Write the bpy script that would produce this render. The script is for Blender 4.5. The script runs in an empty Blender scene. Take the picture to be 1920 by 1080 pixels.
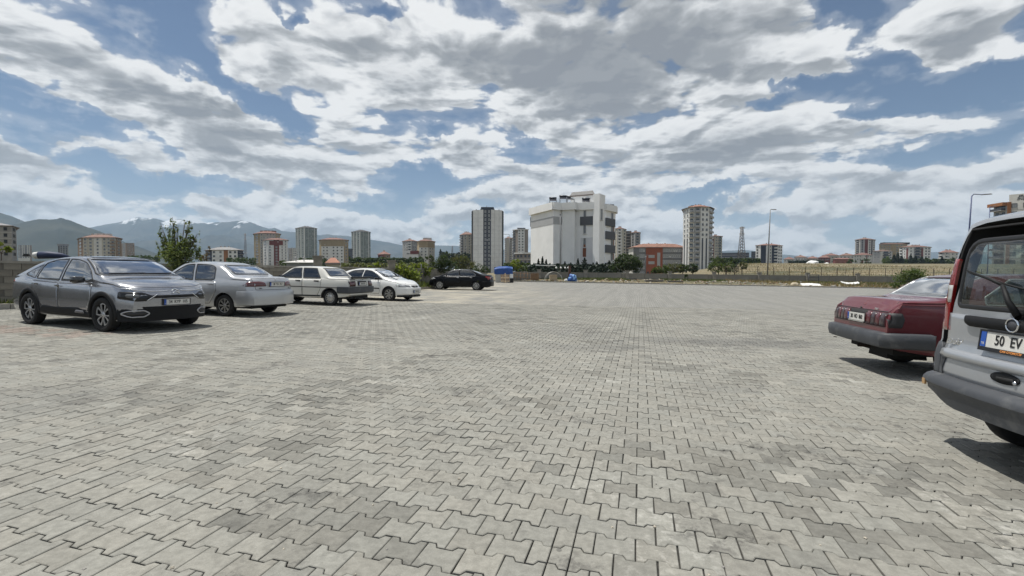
import bpy, bmesh, math, random
import numpy as np
from mathutils import Vector, Matrix
from mathutils.bvhtree import BVHTree
from mathutils import geometry as geo
from mathutils import noise as mnoise

random.seed(7)
RNG = np.random.default_rng(11)
SC = bpy.context.scene
COL = SC.collection
R = math.radians

# ------------------------------------------------------------------ camera
F_PX, CX, CY = 885.4, 960.0, 540.0          # focal length and centre for a 1920 px wide frame
CAM_H, PITCH, ROLL = 1.3584, 0.0317, 0.0037
SX, SY = -0.0151, 0.0031                     # the car park falls gently to the right


def plane_z(x, y):
    return SX * x + SY * y


cam_data = bpy.data.cameras.new('camera')
cam = bpy.data.objects.new('camera', cam_data)
COL.objects.link(cam)
cam_data.sensor_width = 36.0
cam_data.lens = F_PX / 1920.0 * 36.0
cam_data.clip_start = 0.05
cam_data.clip_end = 40000.0
CAM_M = Matrix.Translation((0, 0, CAM_H)) @ Matrix.Rotation(math.pi / 2 - PITCH, 4, 'X') @ Matrix.Rotation(ROLL, 4, 'Z')
cam.matrix_world = CAM_M
SC.camera = cam
CAM_R = CAM_M.to_3x3()


def ray(px, py):
    return CAM_R @ Vector(((px - CX) / F_PX, -(py - CY) / F_PX, -1.0))


def at(px, py, Y):
    """world point at depth Y (metres along the world Y axis) seen at photo pixel px, py"""
    d = ray(px, py)
    return Vector((0, 0, CAM_H)) + d * (Y / d.y)


def kpx(Y):
    return F_PX / Y


# ------------------------------------------------------------------ light
SUN_DIR = Vector((-0.30, 0.10, 1.0)).normalized()     # towards the sun: high, a little to the left
SUN_EL = math.asin(SUN_DIR.z)
sun_data = bpy.data.lights.new('sun', 'SUN')
sun_data.energy = 5.0
sun_data.angle = R(0.53)
sun_data.color = (1.0, 0.965, 0.90)
sun = bpy.data.objects.new('sun', sun_data)
COL.objects.link(sun)
sun.rotation_euler = SUN_DIR.to_track_quat('Z', 'Y').to_euler()
sun.location = (0, 0, 60)

SC.view_settings.view_transform = 'Standard'
SC.view_settings.look = 'None'
SC.view_settings.exposure = 0.0
SC.view_settings.gamma = 1.0
SC.view_settings.use_curve_mapping = False
SC.render.engine = 'CYCLES'
SC.cycles.use_denoising = True
SC.cycles.max_bounces = 8
SC.cycles.transparent_max_bounces = 16
SC.cycles.volume_bounces = 0
SC.cycles.sample_clamp_indirect = 6.0
SC.cycles.caustics_reflective = False
SC.cycles.caustics_refractive = False

# ------------------------------------------------------------------ sky (world)
world = bpy.data.worlds.new('World')
SC.world = world
world.use_nodes = True
world.cycles.sampling_method = 'MANUAL'
world.cycles.sample_map_resolution = 512
WN = world.node_tree
for n in list(WN.nodes):
    WN.nodes.remove(n)


class G:
    """tiny helper to write node graphs"""

    def __init__(s, tree):
        s.t = tree

    def node(s, kind, **kw):
        n = s.t.nodes.new(kind)
        for k, v in kw.items():
            setattr(n, k, v)
        return n

    def link(s, a, b):
        s.t.links.new(a, b)

    def put(s, sock, v):
        if isinstance(v, bpy.types.NodeSocket):
            s.link(v, sock)
        else:
            sock.default_value = v

    def math(s, op, a, b=None, c=None, clamp=False):
        n = s.node('ShaderNodeMath', operation=op, use_clamp=clamp)
        s.put(n.inputs[0], a)
        if b is not None:
            s.put(n.inputs[1], b)
        if c is not None:
            s.put(n.inputs[2], c)
        return n.outputs[0]

    def vmath(s, op, a, b=None, scale=None):
        n = s.node('ShaderNodeVectorMath', operation=op)
        s.put(n.inputs[0], a)
        if b is not None:
            s.put(n.inputs[1], b)
        if scale is not None:
            s.put(n.inputs['Scale'], scale)
        return n.outputs['Value'] if op in ('LENGTH', 'DOT_PRODUCT', 'DISTANCE') else n.outputs[0]

    def mapr(s, v, a, b, c=0.0, d=1.0, smooth=True):
        n = s.node('ShaderNodeMapRange')
        n.interpolation_type = 'SMOOTHSTEP' if smooth else 'LINEAR'
        s.put(n.inputs['Value'], v)
        for i, q in zip((1, 2, 3, 4), (a, b, c, d)):
            s.put(n.inputs[i], q)
        return n.outputs[0]

    def noise(s, vec, scale, detail=4, rough=0.55, dist=0.0, lac=2.0, dims='3D'):
        n = s.node('ShaderNodeTexNoise', noise_dimensions=dims)
        if vec is not None:
            s.link(vec, n.inputs['Vector'])
        n.inputs['Scale'].default_value = scale
        n.inputs['Detail'].default_value = detail
        n.inputs['Roughness'].default_value = rough
        n.inputs['Lacunarity'].default_value = lac
        n.inputs['Distortion'].default_value = dist
        return n

    def mix(s, fac, a, b, blend='MIX'):
        n = s.node('ShaderNodeMix', data_type='RGBA', blend_type=blend)
        s.put(n.inputs['Factor'], fac)
        s.put(n.inputs['A'], a if not isinstance(a, tuple) else (*a[:3], 1))
        s.put(n.inputs['B'], b if not isinstance(b, tuple) else (*b[:3], 1))
        return n.outputs['Result']

    def comb(s, x, y, z):
        n = s.node('ShaderNodeCombineXYZ')
        for i, v in enumerate((x, y, z)):
            s.put(n.inputs[i], v)
        return n.outputs[0]

    def sep(s, v):
        n = s.node('ShaderNodeSeparateXYZ')
        s.link(v, n.inputs[0])
        return n.outputs

    def ramp(s, fac, stops):
        n = s.node('ShaderNodeValToRGB')
        s.put(n.inputs[0], fac)
        e = n.color_ramp.elements
        while len(e) < len(stops):
            e.new(0.5)
        for q, (p, c) in zip(e, stops):
            q.position = p
            q.color = (*c[:3], 1)
        return n.outputs[0]


def build_sky():
    g = G(WN)
    sky = g.node('ShaderNodeTexSky', sky_type='NISHITA')
    sky.sun_disc = False
    sky.sun_elevation = SUN_EL
    sky.sun_rotation = math.atan2(SUN_DIR.x, SUN_DIR.y)
    sky.altitude = 1050
    sky.air_density = 1.0
    sky.dust_density = 0.5
    sky.ozone_density = 2.5
    co = g.node('ShaderNodeTexCoord').outputs['Generated']
    dx, dy, dz = g.sep(co)
    up = g.math('MAXIMUM', dz, 0.0)
    den = g.math('ADD', up, 0.10)
    # cloud deck seen in perspective
    P = g.comb(g.math('DIVIDE', dx, den), g.math('DIVIDE', dy, den), 0.0)
    # direction as azimuth / elevation, to lay out where the banks of cloud stand
    az = g.math('ARCTAN2', dx, dy)
    el = g.math('ARCSINE', dz)
    A = g.comb(az, el, 0.0)
    half = (0.5, 0.5, 0.5)
    wv = g.noise(A, 6.0, 5, 0.62)
    wv2 = g.vmath('SCALE', g.vmath('SUBTRACT', wv.outputs['Color'], half), scale=0.17)
    AW = g.vmath('ADD', A, wv2)

    def anchor(px, py, rx, ry, s, rot=0.0):
        d = ray(px, py).normalized()
        a0, e0 = math.atan2(d.x, d.y), math.asin(d.z)
        dd = ray(px + rx, py).normalized()
        ra = abs(math.atan2(dd.x, dd.y) - a0) + 1e-4
        de = ray(px, py - ry).normalized()
        re = abs(math.asin(de.z) - e0) + 1e-4
        m = g.node('ShaderNodeMapping')
        m.vector_type = 'TEXTURE'
        m.inputs['Location'].default_value = (a0, e0, 0)
        m.inputs['Rotation'].default_value = (0, 0, -R(rot))
        m.inputs['Scale'].default_value = (ra, re, 1)
        g.link(AW, m.inputs['Vector'])
        return g.mapr(g.vmath('LENGTH', m.outputs[0]), 0.1, 1.6, s, 0.0)

    total = None
    for a in SKY_ANCHORS:
        v = anchor(*a)
        total = v if total is None else g.math('ADD', total, v)
    thick = None
    for a in SKY_THICK:
        v = anchor(*a)
        thick = v if thick is None else g.math('ADD', thick, v)

    warp = g.noise(P, 1.3, 3, 0.55)
    wP = g.vmath('ADD', P, g.vmath('SCALE', g.vmath('SUBTRACT', warp.outputs['Color'], half), scale=0.30))

    def field(vec, s1=1.25, s2=3.0):
        big = g.noise(vec, s1, 10.0, 0.60, 0.0, 2.05).outputs['Fac']
        vor = g.node('ShaderNodeTexVoronoi', feature='SMOOTH_F1', voronoi_dimensions='2D')
        g.link(vec, vor.inputs['Vector'])
        vor.inputs['Scale'].default_value = s2
        vor.inputs['Detail'].default_value = 3.0
        vor.inputs['Roughness'].default_value = 0.55
        vor.inputs['Smoothness'].default_value = 0.42
        puff = g.math('SUBTRACT', 0.55, vor.outputs['Distance'])
        return g.math('ADD', g.math('MULTIPLY', big, 1.25), g.math("MULTIPLY", puff, 0.36))

    # far clouds stand up: for them the field is laid over azimuth and elevation
    lowmix = g.mapr(el, 0.10, 0.30, 1.0, 0.0)
    sA = g.vmath('MULTIPLY', g.vmath('ADD', A, g.vmath('SCALE', wv2, scale=0.35)), (2.8, 6.0, 1.0))

    def blend(a, b):
        return g.math('ADD', g.math('MULTIPLY', a, g.math('SUBTRACT', 1.0, lowmix)), g.math('MULTIPLY', b, lowmix))
    off = g.vmath('ADD', g.vmath('SCALE', wP, scale=0.955), (-0.03, 0.0, 0.0))
    f0 = blend(field(wP), field(sA, 1.25, 2.4))
    f1 = blend(field(off), field(g.vmath('ADD', sA, (-0.02, 0.08, 0.0)), 1.25, 2.4))
    cov = g.math('ADD', g.math('ADD', f0, total), g.math('MULTIPLY', lowmix, 0.085))
    body = g.math('SUBTRACT', cov, SKY_C0)
    alpha = g.mapr(body, -0.025, 0.085)
    wisp = g.mapr(body, -0.18, 0.02, 0.0, 0.22)
    alpha = g.math('MAXIMUM', alpha, wisp)
    relief = g.math('SUBTRACT', f0, f1)
    tk = g.math('ADD', body, thick)
    grey = g.mapr(tk, -0.06, 0.66, 0.0, 1.0, smooth=False)
    lit = g.mapr(relief, -0.10, 0.10, -0.42, 0.42, smooth=False)
    lit = g.math('MULTIPLY', lit, g.mapr(tk, 0.25, 0.75, 1.0, 0.35))
    gv = g.math('SUBTRACT', grey, lit, clamp=True)
    cloud = g.ramp(gv, [(0.0, (0.90, 0.905, 0.90)), (0.25, (0.76, 0.77, 0.775)), (0.5, (0.53, 0.545, 0.56)), (0.75, (0.36, 0.375, 0.39)), (1.0, (0.27, 0.285, 0.31))])
    low = g.mapr(el, 0.0, 0.30, 1.0, 0.0)
    cloud = g.mix(g.math('MULTIPLY', low, 0.10), cloud, (0.62, 0.66, 0.70))
    blue = g.vmath('SCALE', sky.outputs[0], scale=SKY_STRENGTH)
    blue = g.mix(1.0, blue, SKY_TINT, 'MULTIPLY')
    pale = g.mix(g.math('MULTIPLY', g.mapr(el, -0.02, 0.22, 1.0, 0.0), 0.5), blue, (0.50, 0.60, 0.70))
    al = g.math('MULTIPLY', alpha, g.mapr(el, -0.02, 0.08, 0.6, 1.0))
    out = g.mix(al, pale, cloud)
    bg = g.node('ShaderNodeBackground')
    g.link(out, bg.inputs['Color'])
    bg.inputs['Strength'].default_value = 1.0
    wo = g.node('ShaderNodeOutputWorld')
    g.link(bg.outputs[0], wo.inputs['Surface'])


SKY_C0 = 0.50
SKY_TINT = (0.98, 0.98, 0.96)
SKY_STRENGTH = 0.078
# where the gaps (negative) and the banks of cloud (positive) stand: photo px, py, radii, strength, tilt
SKY_ANCHORS = [
    (318, 22, 95, 60, -0.34, 0), (350, 100, 70, 40, -0.30, 25), (430, 150, 80, 24, -0.28, 35), (505, 192, 66, 26, -0.32, 40),
    (568, 232, 46, 30, -0.34, 30), (55, 145, 60, 22, -0.22, 20), (90, 222, 130, 26, -0.30, 8), (30, 245, 70, 20, -0.2, 0),
    (250, 322, 100, 20, -0.28, 12), (380, 335, 100, 20, -0.28, -5), (300, 268, 70, 14, -0.14, 20),
    (1592, 25, 42, 50, -0.36, -20), (1660, 102, 80, 30, -0.30, 15), (1800, 150, 140, 38, -0.36, -14), (1890, 105, 60, 30, -0.26, 0),
    (1500, 174, 120, 15, -0.28, -6), (1610, 222, 100, 17, -0.28, -8), (1760, 290, 130, 26, -0.32, -12), (1660, 305, 80, 16, -0.20, 0),
    (985, 280, 60, 26, -0.34, 0), (800, 350, 80, 28, -0.34, 0), (1330, 363, 80, 14, -0.30, 0), (815, 240, 22, 16, -0.24, 0),
    (540, 18, 26, 14, -0.24, 0), (722, 4, 40, 14, -0.24, 0), (730, 392, 110, 22, -0.20, 0), (1440, 400, 120, 14, -0.14, 0), (560, 262, 40, 14, -0.2, 0),
    (200, 110, 250, 80, 0.16, 18), (330, 215, 240, 55, 0.22, 12), (80, 310, 170, 30, 0.20, 8), (90, 375, 300, 26, 0.16, 0),
    (700, 90, 280, 110, 0.20, 0), (800, 290, 170, 36, 0.16, 0), (1160, 110, 440, 150, 0.24, 0), (1750, 45, 150, 45, 0.16, 0),
    (1700, 235, 120, 18, 0.12, 0), (1250, 285, 360, 60, 0.20, 0), (1800, 350, 220, 26, 0.10, 0), (560, 330, 140, 30, 0.16, 0),
    (1500, 120, 150, 40, 0.10, 0), (1100, 410, 600, 34, 0.08, 0),
]
SKY_THICK = [
    (1180, 90, 330, 120, 0.42, 0), (1040, 150, 140, 100, 0.16, 0), (760, 130, 170, 60, 0.10, 20), (400, 215, 140, 36, 0.26, 10),
    (130, 120, 170, 50, 0.12, 20), (780, 290, 200, 24, 0.12, 0), (1330, 300, 280, 34, 0.20, -5), (1100, 325, 140, 26, 0.12, 0),
    (560, 60, 200, 50, 0.04, 0), (1780, 40, 130, 40, 0.08, 0), (90, 325, 130, 16, 0.10, 0),
    (920, 30, 140, 60, -0.20, 0), (650, 210, 170, 40, -0.16, 30), (860, 200, 130, 44, -0.20, 0), (1450, 130, 130, 40, -0.16, 0), (200, 40, 160, 40, -.12, 0),
]
build_sky()

# ------------------------------------------------------------------ materials
MATS = {}


def mat(name, color, rough=0.7, metal=0.0, var=0.0, scale=3.0, bump=0.0, bscale=40.0, coat=0.0, spec=0.5,
        stain=None, stain_amt=0.0, stain_scale=1.0, alpha=None, emit=None, detail=5, attr=None):
    if name in MATS:
        return MATS[name]
    m = bpy.data.materials.new(name)
    m.use_nodes = True
    t = m.node_tree
    g = G(t)
    b = t.nodes['Principled BSDF']
    b.inputs['Roughness'].default_value = rough
    b.inputs['Metallic'].default_value = metal
    b.inputs['Coat Weight'].default_value = coat
    b.inputs['Coat Roughness'].default_value = 0.04
    b.inputs['Specular IOR Level'].default_value = spec
    col = (*color, 1.0)
    src = None
    if var > 0 or stain or bump > 0 or attr:
        tc = g.node('ShaderNodeTexCoord').outputs['Object']
    if var > 0:
        n = g.noise(tc, scale, detail, 0.6).outputs['Fac']
        lo = tuple(c * (1 - var) for c in color)
        hi = tuple(min(1, c * (1 + var)) for c in color)
        src = g.mix(g.mapr(n, 0.3, 0.7), lo, hi)
    if stain:
        n2 = g.noise(tc, stain_scale, 6, 0.65).outputs['Fac']
        f = g.math('MULTIPLY', g.mapr(n2, 0.5, 0.68), stain_amt)
        src = g.mix(f, src if src is not None else color, stain)
    if attr:
        at_ = g.node('ShaderNodeAttribute', attribute_name=attr)
        src = g.mix(1.0, src if src is not None else color, at_.outputs['Color'], 'MULTIPLY')
    if src is not None:
        g.link(src, b.inputs['Base Color'])
    else:
        b.inputs['Base Color'].default_value = col
    if bump > 0:
        bn = g.node('ShaderNodeBump')
        bn.inputs['Strength'].default_value = bump
        bn.inputs['Distance'].default_value = 0.01
        g.link(g.noise(tc, bscale, 6, 0.6).outputs['Fac'], bn.inputs['Height'])
        g.link(bn.outputs[0], b.inputs['Normal'])
    if emit:
        b.inputs['Emission Color'].default_value = (*emit[:3], 1)
        b.inputs['Emission Strength'].default_value = emit[3]
    MATS[name] = m
    return m


def glass_mat(name, tint=(0.35, 0.42, 0.42), opacity=0.35, dark=(0.01, 0.012, 0.013), rough=0.02, dust=0.0, refl=2.4):
    """car glass: sharp sky reflections over a tinted see-through pane"""
    if name in MATS:
        return MATS[name]
    m = bpy.data.materials.new(name)
    m.use_nodes = True
    t = m.node_tree
    t.nodes.clear()
    g = G(t)
    out = g.node('ShaderNodeOutputMaterial')
    tr = g.node('ShaderNodeBsdfTransparent')
    tr.inputs[0].default_value = (*tint, 1)
    df = g.node('ShaderNodeBsdfDiffuse')
    df.inputs[0].default_value = (*dark, 1)
    m1 = g.node('ShaderNodeMixShader')
    m1.inputs[0].default_value = opacity
    g.link(tr.outputs[0], m1.inputs[1])
    g.link(df.outputs[0], m1.inputs[2])
    gl = g.node('ShaderNodeBsdfGlossy')
    gl.inputs['Roughness'].default_value = rough
    gl.inputs[0].default_value = (0.95, 0.97, 1.0, 1)
    fr = g.node('ShaderNodeFresnel')
    fr.inputs[0].default_value = 1.55
    fac = g.math('MULTIPLY_ADD', fr.outputs[0], refl, 0.04, clamp=True)
    m2 = g.node('ShaderNodeMixShader')
    g.link(fac, m2.inputs[0])
    g.link(m1.outputs[0], m2.inputs[1])
    g.link(gl.outputs[0], m2.inputs[2])
    last = m2.outputs[0]
    if dust > 0:
        d2 = g.node('ShaderNodeBsdfDiffuse')
        d2.inputs[0].default_value = (0.42, 0.40, 0.36, 1)
        tc = g.node('ShaderNodeTexCoord').outputs['Object']
        nz = g.noise(tc, 2.2, 6, 0.6).outputs['Fac']
        m3 = g.node('ShaderNodeMixShader')
        g.link(g.mapr(nz, 0.3, 0.75, dust * 0.35, dust), m3.inputs[0])
        g.link(last, m3.inputs[1])
        g.link(d2.outputs[0], m3.inputs[2])
        last = m3.outputs[0]
    g.link(last, out.inputs['Surface'])
    MATS[name] = m
    return m


# ------------------------------------------------------------------ object helpers
def props(o, label=None, cat=None, group=None, kind=None):
    if label:
        o['label'] = label
    if cat:
        o['category'] = cat
    if group:
        o['group'] = group
    if kind:
        o['kind'] = kind
    return o


def empty(name, loc, rz=0.0, label=None, cat=None, group=None, normal=None):
    o = bpy.data.objects.new(name, None)
    o.empty_display_size = 0.3
    COL.objects.link(o)
    o.location = loc
    q = Matrix.Rotation(rz, 3, 'Z')
    if normal is not None:
        q = Vector((0, 0, 1)).rotation_difference(normal).to_matrix() @ q
    o.rotation_euler = q.to_euler()
    return props(o, label, cat, group)


def link(name, me, parent=None, loc=None, rot=None, scale=None, **kw):
    o = bpy.data.objects.new(name, me)
    COL.objects.link(o)
    if parent is not None:
        o.parent = parent
    if loc is not None:
        o.location = loc
    if rot is not None:
        o.rotation_euler = rot
    if scale is not None:
        o.scale = scale
    return props(o, **kw)


def mesh_np(name, verts, faces, mats, smooth=False, mat_index=None):
    me = bpy.data.meshes.new(name)
    me.from_pydata([tuple(v) for v in verts], [], [tuple(int(i) for i in f) for f in faces])
    for m in (mats if isinstance(mats, (list, tuple)) else [mats]):
        me.materials.append(m)
    if mat_index is not None:
        me.polygons.foreach_set('material_index', mat_index)
    if smooth:
        me.polygons.foreach_set('use_smooth', [True] * len(me.polygons))
    me.update()
    return me


class MB:
    """collects shapes for one mesh; every shape can carry a material index"""

    def __init__(s):
        s.v, s.f, s.m, s.sm = [], [], [], []

    def add(s, verts, faces, mi=0, smooth=False):
        o = len(s.v)
        s.v += [tuple(v) for v in verts]
        s.f += [tuple(i + o for i in f) for f in faces]
        s.m += [mi] * len(faces)
        s.sm += [smooth] * len(faces)
        return s

    def box(s, c, d, rz=0.0, mi=0, rx=0.0, ry=0.0, taper=1.0):
        hx, hy, hz = d[0] / 2, d[1] / 2, d[2] / 2
        M = Matrix.Rotation(rz, 3, 'Z') @ Matrix.Rotation(ry, 3, 'Y') @ Matrix.Rotation(rx, 3, 'X')
        vs = []
        for z, t in ((-hz, 1), (hz, taper)):
            for x, y in ((-hx, -hy), (hx, -hy), (hx, hy), (-hx, hy)):
                vs.append(Vector(c) + M @ Vector((x * t, y * t, z)))
        return s.add(vs, [(0, 3, 2, 1), (4, 5, 6, 7), (0, 1, 5, 4), (1, 2, 6, 5), (2, 3, 7, 6), (3, 0, 4, 7)], mi)

    def tube(s, pts, r, n=8, mi=0, caps=True, smooth=True):
        pts = [Vector(p) for p in pts]
        rs = r if isinstance(r, (list, tuple)) else [r] * len(pts)
        vs, fs = [], []
        prev = None
        for i, p in enumerate(pts):
            d = (pts[min(i + 1, len(pts) - 1)] - pts[max(i - 1, 0)])
            if d.length < 1e-9:
                d = Vector((0, 0, 1))
            d.normalize()
            a = prev if prev is not None else (Vector((0, 0, 1)) if abs(d.z) < 0.9 else Vector((1, 0, 0)))
            u = d.cross(a)
            if u.length < 1e-6:
                u = d.cross(Vector((0, 1, 0)))
            u.normalize()
            w = u.cross(d)
            prev = w
            for k in range(n):
                t = 2 * math.pi * k / n
                vs.append(p + (u * math.cos(t) + w * math.sin(t)) * rs[i])
        for i in range(len(pts) - 1):
            for k in range(n):
                a, b = i * n + k, i * n + (k + 1) % n
                fs.append((a, b, b + n, a + n))
        if caps:
            fs.append(tuple(range(n - 1, -1, -1)))
            fs.append(tuple((len(pts) - 1) * n + k for k in range(n)))
        return s.add(vs, fs, mi, smooth)

    def prism(s, poly, z0, z1, mi=0, M=None):
        n = len(poly)
        vs = [Vector((p[0], p[1], z0)) for p in poly] + [Vector((p[0], p[1], z1)) for p in poly]
        if M is not None:
            vs = [M @ v for v in vs]
        fs = [tuple(range(n - 1, -1, -1)), tuple(range(n, 2 * n))] + [(i, (i + 1) % n, (i + 1) % n + n, i + n) for i in range(n)]
        return s.add(vs, fs, mi)

    def lathe(s, prof, n=24, axis='Z', c=(0, 0, 0), mi=0, smooth=True, closed=False):
        """prof: list of (r, h)"""
        vs, fs = [], []
        c = Vector(c)
        for r, h in prof:
            for k in range(n):
                t = 2 * math.pi * k / n
                p = (r * math.cos(t), r * math.sin(t), h)
                if axis == 'Y':
                    p = (p[0], p[2], p[1])
                elif axis == 'X':
                    p = (p[2], p[0], p[1])
                vs.append(c + Vector(p))
        m = len(prof)
        for i in range(m - 1 if not closed else m):
            for k in range(n):
                a, b = i * n + k, i * n + (k + 1) % n
                j = (i + 1) % m
                a2, b2 = j * n + k, j * n + (k + 1) % n
                fs.append((a, b, b2, a2) if axis != 'Y' else (b, a, a2, b2))
        return s.add(vs, fs, mi, smooth)

    def mesh(s, name, mats):
        me = bpy.data.meshes.new(name)
        me.from_pydata(s.v, [], s.f)
        for m in (mats if isinstance(mats, (list, tuple)) else [mats]):
            me.materials.append(m)
        me.polygons.foreach_set('material_index', s.m)
        me.polygons.foreach_set('use_smooth', s.sm)
        me.update()
        return me

    def build(s, name, mats, parent=None, loc=None, rot=None, **kw):
        return link(name, s.mesh(name, mats), parent, loc, rot, **kw)


def copy_tree(o, parent=None):
    c = o.copy()
    COL.objects.link(c)
    if parent is not None:
        c.parent = parent
    for ch in KIDS(o):
        copy_tree(ch, c)
    return c


def KIDS(o):
    return [x for x in bpy.data.objects if x.parent == o]


def text_mesh(s, size, depth=0.002, shear=0.0, bold=0.0, align='CENTER', sx=1.0, space=1.0):
    cu = bpy.data.curves.new('lettering', 'FONT')
    cu.body = s
    cu.size = size
    cu.extrude = depth
    cu.shear = shear
    cu.offset = bold
    cu.align_x = align
    cu.align_y = 'CENTER'
    cu.space_character = space
    cu.resolution_u = 3
    o = bpy.data.objects.new('lettering', cu)
    COL.objects.link(o)
    dg = bpy.context.evaluated_depsgraph_get()
    me = bpy.data.meshes.new_from_object(o.evaluated_get(dg))
    bpy.data.objects.remove(o)
    if sx != 1.0:
        for v in me.vertices:
            v.co.x *= sx
    return me

# ------------------------------------------------------------------ terrain
TH = 0.2641                                   # direction of the paver rows
PX0, PY0 = 0.8724, 3.2401                     # one crack between pavers, from the photograph
KERB_Y = 64.0
WALL_A, WALL_B, WALL_C = (-15.4, 14.0), (-5.7, 37.0), (-3.4, 62.0)
WALL_0 = (-20.9, 1.0)


def wall_x(y):
    """x of the left boundary wall at depth y"""
    if y < 37:
        return WALL_A[0] + (y - 14) * (WALL_B[0] - WALL_A[0]) / 23.0
    return WALL_B[0] + (y - 37) * (WALL_C[0] - WALL_B[0]) / 25.0


def sstep(a, b, x):
    t = min(1.0, max(0.0, (x - a) / (b - a)))
    return t * t * (3 - 2 * t)


def terrain(x, y):
    p = SX * max(-60.0, min(80.0, x)) + SY * max(-40, min(80.0, y))
    lot = p - 0.05
    if y <= KERB_Y and x > wall_x(y) - 3:
        return lot
    r = math.hypot(x, y)
    az = x / max(y, 1.0)
    h = p
    # bank between the kerb and the far wall
    h += 0.45 * sstep(KERB_Y, 76, y) if y > KERB_Y else 0
    # the field climbs away on the right
    rise = sstep(78, 210, y) * (4.9 + 0.0 * x)
    right = sstep(0.30, 0.52, az)
    far_p = 1.1
    blend = sstep(80, 150, y)
    h = h * (1 - blend) + blend * (far_p + rise * right)
    if x < wall_x(y) - 0.4 and y < 150:
        h = max(h, 0.2)
        h = h * (1 - sstep(0, 40, wall_x(y) - x)) + 0.6 * sstep(0, 40, wall_x(y) - x)
    if r > 260:
        h = h * (1 - sstep(260, 700, r)) + 3.0 * sstep(260, 700, r) if right < 0.5 else h
    return h


def build_ground():
    na, verts, faces = 260, [], []
    rs = [0.5] + [1.0 * 1.075 ** i for i in range(125)]
    rs = [r for r in rs if r < 7900] + [7900]
    for r in rs:
        for k in range(na):
            a = 2 * math.pi * k / na
            x, y = r * math.sin(a), r * math.cos(a)
            verts.append((x, y, terrain(x, y)))
    for i in range(len(rs) - 1):
        for k in range(na):
            a, b = i * na + k, i * na + (k + 1) % na
            faces.append((a, a + na, b + na, b))
    faces.append(tuple(range(na)))
    m = bpy.data.materials.new('dry_ground')
    m.use_nodes = True
    g = G(m.node_tree)
    b = m.node_tree.nodes['Principled BSDF']
    b.inputs['Roughness'].default_value = 0.95
    tc = g.node('ShaderNodeTexCoord').outputs['Object']
    st = g.vmath('MULTIPLY', tc, (0.25, 1.0, 1.0))
    n1 = g.noise(st, 0.16, 7, 0.62).outputs['Fac']
    n2 = g.noise(tc, 1.8, 6, 0.7).outputs['Fac']
    n3 = g.noise(st, 0.035, 4, 0.6).outputs['Fac']
    straw = g.mix(g.mapr(n2, 0.3, 0.7), (0.135, 0.112, 0.062), (0.225, 0.185, 0.108))
    green = g.mix(g.mapr(n2, 0.3, 0.7), (0.055, 0.062, 0.030), (0.105, 0.098, 0.052))
    c = g.mix(g.mapr(n1, 0.46, 0.60), straw, green)
    c = g.mix(g.mapr(n3, 0.55, 0.66, 0.0, 0.7), c, (0.30, 0.25, 0.18))
    g.link(c, b.inputs['Base Color'])
    me = mesh_np('ground', verts, faces, m, smooth=True)
    link('ground', me, kind='structure')


build_ground()

# ------------------------------------------------------------------ paving
L_P, W_P = 0.20, 0.165


def row_xy(u, v):
    """u along the paver rows, v across them (metres) -> world x, y"""
    return PX0 + u * math.cos(TH) + v * math.sin(TH), PY0 - u * math.sin(TH) + v * math.cos(TH)


def undul(x, y):
    return 0.017 * mnoise.noise(Vector((x * 0.35, y * 0.35, 3.1))) + 0.006 * mnoise.noise(Vector((x * 1.1, y * 1.1, 7.7)))


def stain_zone(g, P, c):
    # the darker, tyre-worn stretch in front of the red car and two smaller ones
    for (x, y, rx, ry, k) in ((4.6, 9.6, 3.4, 1.0, .45), (1.3, 8.6, 2.2, .7, .30), (-4.8, 4.6, 1.6, .9, .25), (-1.2, 15.5, 3.0, 1.5, .2)):
        d = g.vmath('LENGTH', g.vmath('MULTIPLY', g.vmath('SUBTRACT', P, (x, y, 0)), (1 / rx, 1 / ry, 0)))
        d = g.math('ADD', d, g.math('MULTIPLY', g.noise(P, 1.6, 6, .7).outputs['Fac'], 1.1))
        c = g.mix(g.mapr(d, .75, 1.55, k, 0.0), c, (.10, .10, .098))
    return c


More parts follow.
